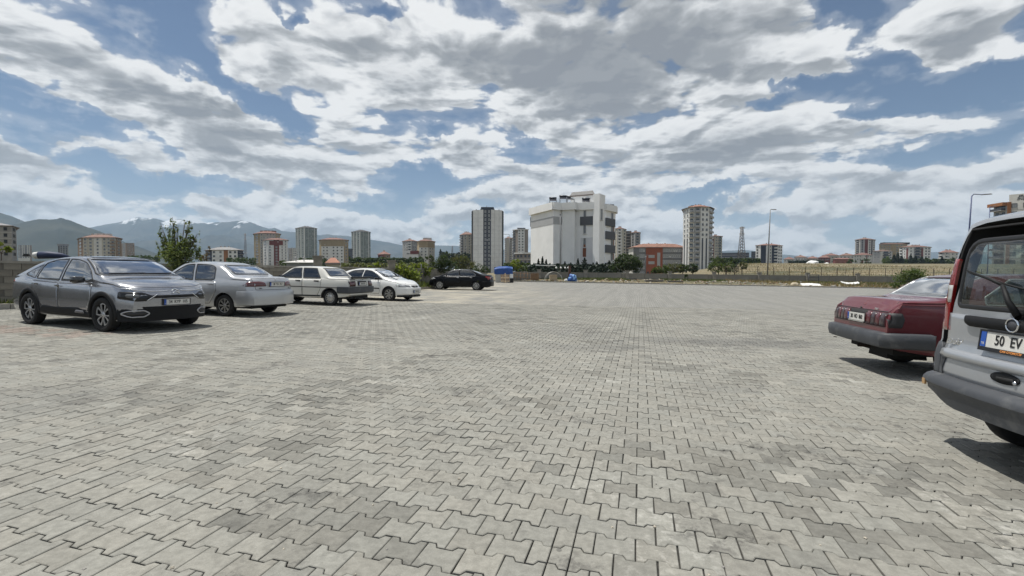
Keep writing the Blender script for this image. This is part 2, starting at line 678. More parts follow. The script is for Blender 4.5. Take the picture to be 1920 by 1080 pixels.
def paver_material():
    m = bpy.data.materials.new('grey_concrete_paver')
    m.use_nodes = True
    g = G(m.node_tree)
    b = m.node_tree.nodes['Principled BSDF']
    b.inputs['Roughness'].default_value = 0.86
    b.inputs['Specular IOR Level'].default_value = 0.3
    geo_ = g.node('ShaderNodeNewGeometry').outputs['Position']
    at_ = g.node('ShaderNodeAttribute', attribute_name='tint')
    oi = g.node('ShaderNodeObjectInfo').outputs['Random']
    fine = g.noise(geo_, 260, 3, 0.7).outputs['Fac']
    mid = g.noise(geo_, 22, 6, 0.68).outputs['Fac']
    big = g.noise(geo_, 0.55, 6, 0.62).outputs['Fac']
    huge = g.noise(geo_, 0.13, 4, 0.6).outputs['Fac']
    c = g.mix(g.mapr(mid, 0.28, 0.74), (0.192, 0.187, 0.164), (0.275, 0.268, 0.236))
    c = g.mix(g.mapr(fine, 0.58, 0.74, 0, 0.6), c, (0.50, 0.49, 0.45))
    c = g.mix(g.mapr(fine, 0.42, 0.28, 0, 0.6), c, (0.13, 0.125, 0.115))
    c = g.mix(g.mapr(big, 0.55, 0.72, 0, 0.42), c, (0.165, 0.162, 0.15))
    c = g.mix(g.mapr(huge, 0.54, 0.66, 0, 0.28), c, (0.18, 0.18, 0.18))
    c = g.mix(g.mapr(big, 0.40, 0.28, 0, 0.35), c, (0.44, 0.43, 0.385))
    # blackened, weathered patches and pale dust on single stones
    blot = g.math('MULTIPLY', g.mapr(g.noise(geo_, 9.0, 8, 0.75).outputs['Fac'], 0.47, 0.62), g.mapr(g.noise(geo_, 1.3, 4, 0.6).outputs['Fac'], 0.52, 0.62, 0, 0.72))
    c = g.mix(blot, c, (0.085, 0.082, 0.075))
    dust = g.math('MULTIPLY', g.mapr(g.noise(geo_, 14.0, 7, 0.7).outputs['Fac'], 0.50, 0.66), g.mapr(g.noise(g.vmath('ADD', geo_, (31, 7, 0)), 0.9, 4, 0.6).outputs['Fac'], 0.52, 0.66, 0, 0.42))
    c = g.mix(dust, c, (0.50, 0.485, 0.44))
    c = g.mix(1.0, c, at_.outputs['Color'], 'MULTIPLY')
    c = stain_zone(g, geo_, c)
    vd = g.node('ShaderNodeTexVoronoi', feature='F1', voronoi_dimensions='2D')
    g.link(g.vmath('ADD', geo_, g.vmath('SCALE', g.noise(geo_, 12, 3, .6).outputs['Color'], scale=.03)), vd.inputs['Vector'])
    vd.inputs['Scale'].default_value = 1.7
    rr_ = g.math('MULTIPLY', g.sep(vd.outputs['Color'])[0], .055)
    drip = g.mapr(g.math('SUBTRACT', vd.outputs['Distance'], rr_), -.006, .006, .55, 0.0)
    drip = g.math('MULTIPLY', drip, g.mapr(g.sep(vd.outputs['Color'])[1], .55, .6))
    c = g.mix(drip, c, (.06, .058, .055))
    g.link(c, b.inputs['Base Color'])
    bn = g.node('ShaderNodeBump')
    bn.inputs['Strength'].default_value = 0.35
    bn.inputs['Distance'].default_value = 0.003
    hh = g.math('ADD', g.math('MULTIPLY', fine, 0.5), mid)
    g.link(hh, bn.inputs['Height'])
    g.link(bn.outputs[0], b.inputs['Normal'])
    return m


def build_paving():
    pm = paver_material()
    a = 0.0160                      # how far the broad ends stand out past the waist
    hl, hw = L_P / 2, W_P / 2

    def outline(hl, hw, left=True, right=True):
        g_ = 0.0029
        top = []
        xs = [(-hl + g_, hw + a - g_)]
        xs += [(-hl + 0.040, hw + a - g_), (-hl + 0.058, hw - a - g_), (hl - 0.058, hw - a - g_), (hl - 0.040, hw + a - g_)]
        xs += [(hl - g_, hw + a - g_)]
        return xs[::-1] + [(x, -y) for x, y in xs]     # counter clockwise

    base = np.array(outline(hl, hw))
    half = []
    for sgn in (-1, 1):
        q = [(-hl + 0.0029, hw + a - .0029), (-hl + 0.040, hw + a - .0029), (-hl + 0.058, hw - a - .0029), (-0.0032, hw - a - .0029)]
        q = q[::-1] + [(x, -y) for x, y in q]
        if sgn > 0:
            q = [(-x, y) for x, y in q][::-1]
        half.append(np.array(q))

    def inset(poly, d):
        n = len(poly)
        out = []
        for i in range(n):
            p0, p1, p2 = poly[i - 1], poly[i], poly[(i + 1) % n]
            e1 = (p1 - p0) / np.linalg.norm(p1 - p0)
            e2 = (p2 - p1) / np.linalg.norm(p2 - p1)
            n1 = np.array((-e1[1], e1[0]))
            n2 = np.array((-e2[1], e2[0]))
            bb = (n1 + n2)
            bb = bb / max(0.35, (bb @ n1))
            out.append(p1 + bb * d)
        return np.array(out)

    shapes = []
    for poly in (base, half[0], half[1]):
        shapes.append((poly, inset(poly, 0.0035)))
    dark_tint = RNG.random
    near, far = [], []
    ymax, k = 19.5, 0
    rows = int(26 / W_P)
    for r in range(-int(3.4 / W_P), rows):
        v = r * W_P
        span = 30 + 6
        for c in range(-int(28 / L_P), int(34 / L_P)):
            u = c * L_P + (L_P / 2 if r % 2 else 0.0) + L_P / 2
            x, y = row_xy(u, v + 0 * W_P)
            if y < 1.05 or y > ymax:
                continue
            lim = 1.16 * y + 0.8
            if abs(x) > lim or x < wall_x(y) + 1.2:
                continue
            hu = math.sin(r * 12.9898 + c * 78.233) * 43758.5453
            h1 = hu - math.floor(hu)
            hv = math.sin(r * 39.425 + c * 11.135) * 24634.6345
            h2 = hv - math.floor(hv)
            split = abs(u + 0.30 - 0.04 * v) < 0.5 * L_P and r < 2 and h1 > 0.35
            far.append((y, x, u, v, h1, h2, split))
    far.sort()

    def stone(h1, h2, u, v, x, y, shp, full=True):
        poly, top = shapes[shp]
        s = 1.0 - 0.012 * h1
        ang = (h2 - 0.5) * 0.03
        ca, sa = math.cos(ang), math.sin(ang)
        ju, jv = (h1 - 0.5) * 0.0035, (h2 - 0.5) * 0.0035
        dz = (h1 - 0.5) * 0.004
        tu, tv = (h2 - 0.5) * 0.02, (h1 * 7 % 1 - 0.5) * 0.02
        rings = []
        for pl, z in ((top, 0.0), (poly, -0.0032), (poly, -0.022)) if full else ((top, 0.0), (poly, -0.018)):
            q = np.empty((len(pl), 3))
            q[:, 0] = (pl[:, 0] * ca - pl[:, 1] * sa) * s + ju
            q[:, 1] = (pl[:, 0] * sa + pl[:, 1] * ca) * s + jv
            q[:, 2] = z + dz + q[:, 0] * tu + q[:, 1] * tv
            rings.append(q)
        return rings

    def tint(h1, h2, x, y):
        f = 0.93 + 0.14 * h1
        clump = mnoise.noise(Vector((x * 0.8, y * 0.5, 1.0)))
        if clump > .16 and h2 > .45:
            f *= .72 + .22 * h1
        elif h2 > .975:
            f *= .80 + .1 * h1
        elif h2 < 0.06:
            f *= 1.14
        w = (h1 * 13 % 1 - 0.5) * 0.022
        du, dv = x - PX0, y - PY0
        uu, vv_ = du * math.cos(TH) - dv * math.sin(TH), du * math.sin(TH) + dv * math.cos(TH)
        if 2.65 < vv_ < 3.55 and uu < -10 and h1 > .5:
            return (f * .98, f * .86, f * .84)
        return (f * (1 + w), f, f * (1 - w * 0.9))

    cth, sth = math.cos(TH), math.sin(TH)
    V, Fc, CC = [], [], []
    nparts = 0
    bed = empty('paving', (0, 0, 0), kind_ := 0)
    bed['kind'] = 'structure'
    vo = 0
    pitch_cache = {}
    for (y, x, u, v, h1, h2, split) in far:
        zc = plane_z(x, y) + undul(x, y)
        opts = [1, 2] if split else [0]
        for sh in opts:
            full = y < 9
            rings = stone(h1, h2, u, v, x, y, sh, full)
            n = len(rings[0])
            part = nparts < 300
            vv = []
            for q in rings:
                wx = q[:, 0] * cth + q[:, 1] * sth
                wy = -q[:, 0] * sth + q[:, 1] * cth
                wz = q[:, 2] + SX * wx + SY * wy
                vv.append(np.stack([wx, wy, wz], 1))
            vv = np.concatenate(vv)
            fs = [tuple(range(n))]
            for k in range(len(rings) - 1):
                for i in range(n):
                    j = (i + 1) % n
                    fs.append((k * n + j, k * n + i, (k + 1) * n + i, (k + 1) * n + j))
            t = tint(h1, h2, x, y)
            if part:
                me = mesh_np('paver', vv, fs, pm)
                ca_ = me.attributes.new('tint', 'FLOAT_COLOR', 'POINT')
                ca_.data.foreach_set('color', np.tile(np.array([*t, 1.0], dtype=np.float32), len(vv)))
                o = link('paver', me, bed, loc=(x, y, zc))
                nparts += 1
            else:
                V.append(vv + np.array((x, y, zc)))
                Fc += [tuple(i + vo for i in f) for f in fs]
                CC.append(np.tile(np.array([*t, 1.0], dtype=np.float32), (len(vv), 1)))
                vo += len(vv)
    V = np.concatenate(V)
    CC = np.concatenate(CC)
    me = mesh_np('pavers', V, Fc, pm)
    ca_ = me.attributes.new('tint', 'FLOAT_COLOR', 'POINT')
    ca_.data.foreach_set('color', CC.ravel())
    link('paver_field', me, bed, kind='stuff')
    # sand bed under the stones
    bm = mat('joint_sand', (0.040, 0.038, 0.034), 0.95, var=0.35, scale=18, detail=6)
    vs, fs = [], []
    N = 40
    for i in range(N + 1):
        y = 0.4 + (ymax + 0.4 - 0.4) * i / N
        for k in range(N + 1):
            x = -26 + 52 * k / N
            vs.append((x, y, plane_z(x, y) + undul(x, y) - 0.0150))
    for i in range(N):
        for k in range(N):
            a_ = i * (N + 1) + k
            fs.append((a_, a_ + 1, a_ + N + 2, a_ + N + 1))
    link('bedding_sand', mesh_np('bedding_sand', vs, fs, bm, smooth=True), bed)
    # farther off the stones are under ten pixels: one sheet whose material carries the bond
    m = bpy.data.materials.new('paver_bond')
    m.use_nodes = True
    g = G(m.node_tree)
    b = m.node_tree.nodes['Principled BSDF']
    b.inputs['Roughness'].default_value = 0.88
    b.inputs['Specular IOR Level'].default_value = 0.3
    P = g.node('ShaderNodeNewGeometry').outputs['Position']
    mp = g.node('ShaderNodeMapping')
    mp.vector_type = 'POINT'
    # world -> row coordinates
    mp.inputs['Rotation'].default_value = (0, 0, TH)
    c_, s_ = math.cos(TH), math.sin(TH)
    ox, oy = PX0, PY0
    # R(TH) * p - R(TH) * p0
    mp.inputs['Location'].default_value = (-(c_ * ox - s_ * oy), -(s_ * ox + c_ * oy) + W_P / 2, 0)
    g.link(P, mp.inputs['Vector'])
    br = g.node('ShaderNodeTexBrick')
    br.offset = 0.5
    g.link(mp.outputs[0], br.inputs['Vector'])
    br.inputs['Scale'].default_value = 1.0
    br.inputs['Mortar Size'].default_value = 0.010
    br.inputs['Mortar Smooth'].default_value = 0.2
    br.inputs['Bias'].default_value = 0.0
    br.inputs['Brick Width'].default_value = L_P
    br.inputs['Row Height'].default_value = W_P
    br.inputs['Color1'].default_value = (0.235, 0.231, 0.210, 1)
    br.inputs['Color2'].default_value = (0.27, 0.265, 0.242, 1)
    br.inputs['Mortar'].default_value = (0.055, 0.052, 0.045, 1)
    big = g.noise(P, 0.55, 6, 0.62).outputs['Fac']
    huge = g.noise(P, 0.13, 4, 0.6).outputs['Fac']
    c = g.mix(g.mapr(big, 0.55, 0.72, 0, 0.42), br.outputs['Color'], (0.165, 0.162, 0.15))
    c = g.mix(g.mapr(huge, 0.54, 0.66, 0, 0.28), c, (0.18, 0.18, 0.18))
    c = g.mix(g.mapr(big, 0.40, 0.28, 0, 0.35), c, (0.44, 0.43, 0.385))
    st = g.vmath('MULTIPLY', P, (0.12, 1.0, 1.0))
    c = g.mix(g.mapr(g.noise(st, 0.7, 5, 0.6).outputs['Fac'], 0.5, 0.7, 0, 0.3), c, (0.20, 0.20, 0.19))
    # pale sand blown over the far left of the lot
    sx, sy, sz = g.sep(P)
    sand = g.math('MULTIPLY', g.mapr(sx, 6.0, -4.0), g.mapr(g.noise(P, 0.5, 6, 0.65).outputs['Fac'], 0.38, 0.62))
    c = g.mix(g.math('MULTIPLY', sand, 0.55), c, (0.47, 0.42, 0.32))
    rowc = g.vmath('MULTIPLY', mp.outputs[0], (2.2, 0.10, 1.0))
    c = g.mix(g.mapr(g.noise(rowc, 1.0, 3, 0.6).outputs['Fac'], 0.42, 0.62, 0.0, 0.34), c, (0.13, 0.128, 0.118))
    c = stain_zone(g, P, c)
    g.link(c, b.inputs['Base Color'])
    vs, fs = [], []
    M_ = 60
    for i in range(M_ + 1):
        y = ymax - 0.05 + (KERB_Y - ymax) * (i / M_)
        x0 = wall_x(y) + 0.9
        for k in range(41):
            x = x0 + (95 - x0) * (k / 40) ** 1.3
            f = sstep(ymax + 1.5, ymax, y)
            vs.append((x, y, plane_z(x, y) + undul(x, y) - 0.002))
    for i in range(M_):
        for k in range(40):
            a_ = i * 41 + k
            fs.append((a_, a_ + 1, a_ + 42, a_ + 41))
    link('far_paving', mesh_np('far_paving', vs, fs, m, smooth=True), kind='structure')
    # the same paving at the sides and behind the camera
    for (xa, xb, ya, yb) in ((25.9, 60, -30, ymax - 0.05), (-25.9, 25.9, -30, 0.45)):
        vs, fs = [], []
        for i in range(21):
            for k in range(21):
                y = ya + (yb - ya) * i / 20
                x = xa + (xb - xa) * k / 20
                if ya < 0 and yb > 1 and x > 0 and False:
                    pass
                x = max(x, wall_x(max(y, -8)) + 1.0)
                vs.append((x, y, plane_z(x, y) + undul(x, y) - 0.002))
        for i in range(20):
            for k in range(20):
                a_ = i * 21 + k
                fs.append((a_, a_ + 1, a_ + 22, a_ + 21))
        link('side_paving', mesh_np('side_paving', vs, fs, m, smooth=True), kind='structure')


build_paving()

# ------------------------------------------------------------------ hills, snowy range, haze
def hill(name, sil, Yr, foot, material, seed, rough_amp, nv=46, step=3.0):
    """a range whose skyline runs through the photo points; it falls towards the plain in front of it"""
    x0, x1 = sil[0][0], sil[-1][0]
    n = int((x1 - x0) / step) + 1
    pxs = np.linspace(x0, x1, n)
    pys = np.interp(pxs, [s[0] for s in sil], [s[1] for s in sil])
    verts, faces = [], []
    rows = nv + 8
    for i in range(n):
        top = at(pxs[i], pys[i], Yr)
        for j in range(rows):
            t = (j - 7) / (nv)            # <0 : behind the ridge
            Y = Yr * (1 - foot * t)
            p = at(pxs[i], 512, Y)
            w = max(0.0, 1 - abs(t) if t >= 0 else 1 + t * 2.2)
            nz = mnoise.hetero_terrain(Vector((p.x * 6e-4 + seed, Y * 6e-4, seed)), 0.9, 2.1, 7, 0.6) - 0.9
            ridge = abs(mnoise.noise(Vector((p.x * 1.6e-3 + seed * 3, Y * 0.8e-3, 1.0))))
            base = 3.0
            h = base + (top.z - base) * (w ** 1.25)
            k = min(1.0, abs(t) * 6) * min(1, w * 3)
            h += (nz * 0.16 - ridge * 0.38) * (top.z - base) * rough_amp * k
            if t == 0:
                h = top.z + (mnoise.noise(Vector((pxs[i] * 0.35, seed, 0))) * 0.6) * Yr / F_PX
            verts.append((p.x, Y, h))
    for i in range(n - 1):
        for j in range(rows - 1):
            a = i * rows + j
            faces.append((a, a + 1, a + rows + 1, a + rows))
    link(name, mesh_np(name, verts, faces, material, smooth=True), kind='structure')


def hill_mat(name, lo, hi, snow=None, snow_z=(500, 650)):
    m = bpy.data.materials.new(name)
    m.use_nodes = True
    g = G(m.node_tree)
    b = m.node_tree.nodes['Principled BSDF']
    b.inputs['Roughness'].default_value = 1.0
    b.inputs['Specular IOR Level'].default_value = 0.1
    P = g.node('ShaderNodeNewGeometry').outputs['Position']
    n = g.noise(P, 0.0035, 8, 0.62).outputs['Fac']
    c = g.mix(g.mapr(n, 0.35, 0.65), lo, hi)
    if snow:
        z = g.sep(P)[2]
        st = g.vmath('MULTIPLY', P, (1.0, 0.5, 1.6))
        nn = g.noise(st, 0.0042, 9, 0.66).outputs['Fac']
        nrm = g.sep(g.node('ShaderNodeNewGeometry').outputs['Normal'])[2]
        s = g.math('ADD', g.mapr(z, snow_z[0], snow_z[1], -0.28, 0.10, False), nn)
        c = g.mix(g.mapr(s, 0.53, 0.60, 0.0, 0.75), c, snow)
    g.link(c, b.inputs['Base Color'])
    return m


HILL_G = hill_mat('scrub_hillside', (0.020, 0.026, 0.020), (0.052, 0.054, 0.038))
RANGE_M = hill_mat('snowy_mountain', (0.030, 0.038, 0.038), (0.07, 0.073, 0.065), (0.78, 0.80, 0.82), (420, 760))
hill('mountain_range', [(60, 470), (120, 440), (160, 429), (200, 421), (225, 417), (245, 411), (262, 407), (272, 410), (290, 409), (310, 414), (340, 411),
                        (352, 413), (372, 419), (400, 417), (432, 416), (452, 413), (470, 416), (490, 424), (506, 429), (516, 427), (530, 433), (560, 436),
                        (600, 441), (614, 439), (628, 441), (650, 442), (672, 446), (700, 450), (732, 455), (760, 462), (800, 466), (840, 474), (880, 490)],
     6600, 0.45, RANGE_M, 3.3, 1.0)
hill('far_ridge', [(640, 486), (700, 452), (735, 456), (760, 461), (815, 460), (860, 461), (905, 463), (960, 470), (1040, 478), (1200, 484), (1360, 470), (1400, 469), (1450, 476),
                   (1560, 484), (1660, 482), (1740, 473), (1765, 472), (1800, 474), (1900, 470), (2100, 480), (2300, 500)],
     7000, 0.2, hill_mat('far_ridge_scrub', (0.045, 0.055, 0.055), (0.07, 0.08, 0.07)), 8.8, 0.5, nv=14, step=8)
hill('green_hill', [(-260, 380), (-120, 372), (-40, 386), (0, 398), (24, 405), (50, 416), (64, 430), (80, 470), (90, 485)],
     3600, 0.35, HILL_G, 5.1, 0.8)
hill('green_hill', [(-120, 490), (-60, 455), (-10, 437), (20, 424), (48, 416), (75, 411), (95, 411.5), (108, 411), (117, 408), (124, 411), (134, 413), (160, 424), (190, 434),
                    (215, 445), (240, 456), (262, 463), (290, 474), (330, 488), (350, 495)],
     2700, 0.35, HILL_G, 1.7, 0.8)

haze = MB().box((0, 0, 425), (16600, 16600, 870))
hz = haze.mesh('haze', [])
hm = bpy.data.materials.new('haze')
hm.use_nodes = True
hm.node_tree.nodes.clear()
_g = G(hm.node_tree)
_v = _g.node('ShaderNodeVolumePrincipled')
_v.inputs['Color'].default_value = (0.58, 0.78, 1.0, 1)
_v.inputs['Density'].default_value = 0.000090
_v.inputs['Anisotropy'].default_value = 0.15
_o = _g.node('ShaderNodeOutputMaterial')
_g.link(_v.outputs[0], _o.inputs['Volume'])
hz.materials.append(hm)
link('haze', hz, kind='stuff')

# ------------------------------------------------------------------ building kit
PANE = mat('window_pane', (0.035, 0.042, 0.05), 0.12, spec=0.8)
PANE_L = mat('curtained_pane', (0.20, 0.21, 0.21), 0.25, spec=0.6)
FRAME_W = mat('white_frame', (0.62, 0.62, 0.60), 0.5)
FRAME_D = mat('dark_frame', (0.05, 0.05, 0.055), 0.5)
HOLE = mat('dark_opening', (0.018, 0.018, 0.018), 0.9)


def plaster(name, c, var=0.06, dirt=0.25):
    return mat(name, c, 0.9, var=var, scale=0.35, stain=tuple(q * 0.62 for q in c), stain_amt=dirt, stain_scale=0.22, spec=0.2)


WIN_CACHE = {}


def window_mesh(w, h, style):
    key = (round(w, 2), round(h, 2), style)
    if key in WIN_CACHE:
        return WIN_CACHE[key]
    mb = MB()
    if style == 'hole':
        mb.box((0, 0.0, 0), (w, 0.10, h), mi=0)
        mb.box((0, -0.045, -h / 2 - 0.04), (w + 0.2, 0.16, 0.08), mi=1)
        me = mb.mesh('window', [HOLE, mat('bare_concrete', (0.30, 0.29, 0.27), 0.9)])
    elif style == 'strip':
        mb.box((0, -0.02, 0), (w, 0.08, h), mi=1)
        n = max(1, int(h / 1.1))
        for i in range(n + 1):
            mb.box((0, -0.05, -h / 2 + h * i / n), (w + 0.05, 0.10, 0.07), mi=0)
        for sx in (-1, 1):
            mb.box((sx * w / 2, -0.05, 0), (0.09, 0.12, h), mi=0)
        me = mb.mesh('window', [FRAME_D, PANE])
    else:
        fr = 0.10
        mb.box((0, -0.03, 0), (w, 0.04, h), mi=1)
        for sx in (-1, 1):
            mb.box((sx * (w / 2), -0.05, 0), (fr, 0.14, h + fr), mi=0)
        for sz in (-1, 1):
            mb.box((0, -0.05, sz * h / 2), (w - fr, 0.14, fr), mi=0)
        mb.box((0.08 * w, -0.045, 0), (0.06, 0.07, h - fr), mi=0)
        mb.box((0, -0.10, -h / 2 - 0.09), (w + 0.25, 0.24, 0.07), mi=2)
        fm = FRAME_D if style in ('dark', 'darklit') else FRAME_W
        me = mb.mesh('window', [fm, PANE_L if style in ('lit', 'darklit') else PANE, mat('stone_sill', (0.45, 0.44, 0.42), 0.8)])
    WIN_CACHE[key] = me
    return me


def balcony_mesh(w, d, h, pm, rail=False):
    key = ('b', round(w, 2), round(d, 2), pm.name, rail)
    if key in WIN_CACHE:
        return WIN_CACHE[key]
    mb = MB()
    mb.box((0, -d / 2, -0.08), (w, d, 0.16), mi=1)
    if rail:
        mb.box((0, -d + 0.03, 1.0), (w, 0.06, 0.08), mi=0)
        n = max(4, int(w / 0.4))
        for i in range(n + 1):
            mb.box((-w / 2 + w * i / n, -d + 0.03, 0.48), (0.05, 0.05, 0.96), mi=0)
    else:
        mb.box((0, -d + 0.05, h / 2), (w, 0.10, h), mi=0)
        for s in (-1, 1):
            mb.box((s * (w / 2 - 0.05), -d / 2 + 0.05, h / 2), (0.10, d - 0.1, h), mi=0)
    mb.box((0, -0.02, 1.15), (w * 0.72, 0.05, 2.2), mi=2)
    me = mb.mesh('balcony', [pm, mat('balcony_slab', (0.42, 0.41, 0.39), 0.85), PANE])
    WIN_CACHE[key] = me
    return me


def facet_frame(p, q):
    d = Vector((q[0] - p[0], q[1] - p[1], 0))
    L = d.length
    d.normalize()
    return d, L, math.atan2(d.y, d.x)


AC_MESH = MB().box((0, 0, 0), (.85, .35, .6)).mesh('air_conditioner', [mat('ac_white', (.6, .6, .58), .5)])


def building(name, label, plan, top, base, floors, wall_mats, specs, depth=14, roof=None, group=None, cat='building',
             parapet=None, rooftop=(), zbase_extra=6.0, topy=None):
    """plan: photo px and depth of the corners of the side we see, left to right.  specs[i]: what facet i carries."""
    pm = sum(p[0] for p in plan) / len(plan)
    Ym = plan[len(plan) // 2][1]
    zb = at(pm, base, Ym).z
    zt = at(pm, top, Ym).z
    pts = [at(px, 512, Y) for px, Y in plan]
    c = Vector((pts[0].x, pts[0].y, 0)) * 0.5 + Vector((pts[-1].x, pts[-1].y, 0)) * 0.5
    root = empty(name, (c.x, c.y, zb), 0, label, cat, group)
    loc = [(p.x - c.x, p.y - c.y) for p in pts]
    dv = Vector((c.x, c.y, 0)).normalized()
    back = [(x + dv.x * depth, y + dv.y * depth) for x, y in loc]
    poly = loc + [back[-1], back[0]]
    H = zt - zb
    mb = MB()
    n = len(poly)
    mats_l = []
    for m in wall_mats:
        if m not in mats_l:
            mats_l.append(m)
    vs = [(x, y, -zbase_extra) for x, y in poly] + [(x, y, H) for x, y in poly]
    mb.add(vs, [tuple(range(n, 2 * n))], 0)
    for i in range(n):
        j = (i + 1) % n
        w = wall_mats[i] if i < len(wall_mats) else wall_mats[0]
        mb.add([vs[i], vs[j], vs[j + n], vs[i + n]], [(0, 1, 2, 3)], mats_l.index(w))
    mb.build('wall', mats_l, root)
    sh = H / floors
    for i, sp in enumerate(specs):
        if not sp:
            continue
        d, L, ang = facet_frame(loc[i], loc[i + 1])
        o = Vector((loc[i][0], loc[i][1], 0))
        for it in sp:
            kind, u = it[0], it[1]
            if kind == 'w':        # windows: u, w, h, style, [floors]
                w, h, style = it[2:5]
                fl = it[5] if len(it) > 5 else range(floors)
                for f in fl:
                    st = style
                    if style == 'mix':
                        st = random.choice(['win', 'win', 'lit'])
                    p = o + d * (u * L) + Vector((0, 0, sh * (f + 0.53)))
                    if style in ('mix', 'win', 'lit') and random.random() < .10:
                        link('air_conditioner', AC_MESH, root, loc=p + Vector((d.y, -d.x, 0)) * .25 + d * (w * L * .5 + .8 if w < 1 else 1.2) + Vector((0, 0, -.5)), rot=(0, 0, ang))
                    link('window', window_mesh(w * L if w < 0.999 else w - 1 + 1, min(h, sh * .8), st), root, loc=p, rot=(0, 0, ang))
            elif kind == 'b':      # balconies: u, w(frac), depth, material, rail, floors
                w, dp, m_, rail = it[2:6]
                fl = it[6] if len(it) > 6 else range(1, floors)
                for f in fl:
                    p = o + d * (u * L) + Vector((0, 0, sh * f + 0.1))
                    link('balcony', balcony_mesh(w * L, dp, 1.0, m_, rail), root, loc=p, rot=(0, 0, ang))
            elif kind == 'p':      # panel: u0, u1, z0, z1 (metres up or fraction of H if <=1), proud, material, name
                u0, u1, z0, z1, pr, m_, nm = it[1:8]
                z0 = z0 * H
                z1 = z1 * H
                b = MB()
                b.box(((u0 + u1) / 2 * L, -pr / 2 + 0.01, (z0 + z1) / 2), ((u1 - u0) * L, pr, z1 - z0))
                b.build(nm, [m_], root, loc=o, rot=(0, 0, ang))
            elif kind == 's':      # floor string lines on a facet: material, h, proud
                m_, hh, pr = it[2:5]
                b = MB()
                for f in range(1, floors):
                    b.box((L / 2, -pr / 2 + 0.01, sh * f), (L, pr, hh))
                b.build('floor_band', [m_], root, loc=o, rot=(0, 0, ang))
    cx = sum(p[0] for p in poly) / n
    cy = sum(p[1] for p in poly) / n
    if roof:
        rm, rh, ov, tf = roof
        r = MB()
        def sc(f, z, extra=0.0):
            out = []
            for x, y in poly:
                dx, dy = x - cx, y - cy
                l = math.hypot(dx, dy)
                out.append((cx + dx * f + dx / l * extra, cy + dy * f + dy / l * extra, z))
            return out
        a, b_, c_ = sc(1, H, ov), sc(1, H + 0.25, ov), sc(tf, H + 0.25 + rh)
        r.add(a + b_, [tuple(range(n - 1, -1, -1))] + [(i, (i + 1) % n, (i + 1) % n + n, i + n) for i in range(n)], 1)
        r.add(b_ + c_, [(i, (i + 1) % n, (i + 1) % n + n, i + n) for i in range(n)] + [tuple(range(n, 2 * n))], 0)
        ro = r.build('roof', [rm, mat('eave_board', (0.16, 0.13, 0.12), 0.8)], root)
        for q in range(3 if floors > 1 else 0):
            t = (q + 1) / 4
            bx = MB().box((0, 0, 0.7), (0.9, 0.7, 1.6))
            bx.build('chimney', [mat('chimney_render', (0.42, 0.38, 0.34), 0.9)], ro,
                     loc=(cx + (t - 0.5) * (loc[-1][0] - loc[0][0]) * tf, cy + (random.random() - .5) * 2, H + 0.2 + rh * 0.8))
    if parapet:
        m_, ph, ov = parapet
        b = MB()
        for i in range(len(loc) - 1):
            d, L, ang = facet_frame(loc[i], loc[i + 1])
            nrm = Vector((d.y, -d.x, 0))
            mid = Vector(((loc[i][0] + loc[i + 1][0]) / 2, (loc[i][1] + loc[i + 1][1]) / 2, H + ph / 2 - 0.3)) + nrm * (ov / 2 - 0.15)
            b.box(mid, (L + ov, ov + 0.3, ph), rz=ang)
        b.build('parapet', [m_], root)
    for it in rooftop:
        kind, u, v, w, dd, h, m_ = it
        x = loc[0][0] + (loc[-1][0] - loc[0][0]) * u + dv.x * v
        y = loc[0][1] + (loc[-1][1] - loc[0][1]) * u + dv.y * v
        b = MB()
        if kind == 'solar_heater':
            b.box((0, 0, 0.9), (w, dd, 0.08), rx=R(35))
            b.tube([(-w / 2, 0.5, 1.5), (w / 2, 0.5, 1.5)], 0.28, 8)
            b.box((-w / 2 + .1, 0.3, 0.6), (0.06, 0.06, 1.2))
            b.box((w / 2 - .1, 0.3, 0.6), (0.06, 0.06, 1.2))
        else:
            b.box((0, 0, h / 2), (w, dd, h))
        b.build(kind, [m_], root, loc=(x, y, H))
    return root, loc, H


cream = plaster('cream_plaster', (0.44, 0.41, 0.34))
beige = plaster('beige_plaster', (0.42, 0.39, 0.34))
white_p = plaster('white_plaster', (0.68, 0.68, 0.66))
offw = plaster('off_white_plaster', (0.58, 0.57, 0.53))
brown_p = plaster('brown_plaster', (0.24, 0.17, 0.12))
tan_p = plaster('tan_plaster', (0.32, 0.26, 0.17))
maroon = plaster('maroon_plaster', (0.17, 0.060, 0.055))
navy = plaster('navy_cladding', (0.045, 0.05, 0.07))
orange_p = plaster('orange_plaster', (0.30, 0.135, 0.06))
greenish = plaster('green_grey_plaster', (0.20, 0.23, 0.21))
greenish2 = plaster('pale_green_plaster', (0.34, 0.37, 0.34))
grey_p = plaster('grey_plaster', (0.25, 0.25, 0.25))
lgrey_p = plaster('light_grey_plaster', (0.38, 0.38, 0.38))
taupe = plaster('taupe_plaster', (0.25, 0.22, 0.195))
conc = plaster('raw_concrete', (0.28, 0.265, 0.24), 0.12)
black_p = plaster('black_cladding', (0.022, 0.022, 0.024))
slate = plaster('slate_cladding', (0.075, 0.08, 0.095))
brick_r = mat('roof_tile_red', (0.20, 0.105, 0.085), 0.85, var=0.25, scale=0.5)
roof_b = mat('roof_tile_brown', (0.19, 0.11, 0.085), 0.85, var=0.25, scale=0.5)
roof_g = mat('roof_sheet_grey', (0.20, 0.195, 0.19), 0.6, var=0.15, scale=0.5)
roof_o = mat('roof_tile_orange', (0.30, 0.145, 0.10), 0.85, var=0.2, scale=0.5)
panel_d = mat('solar_panel', (0.02, 0.022, 0.03), 0.3)


def cols(us, w, h, style='mix', fl=None):
    return [('w', u, w, h, style) if fl is None else ('w', u, w, h, style, fl) for u in us]


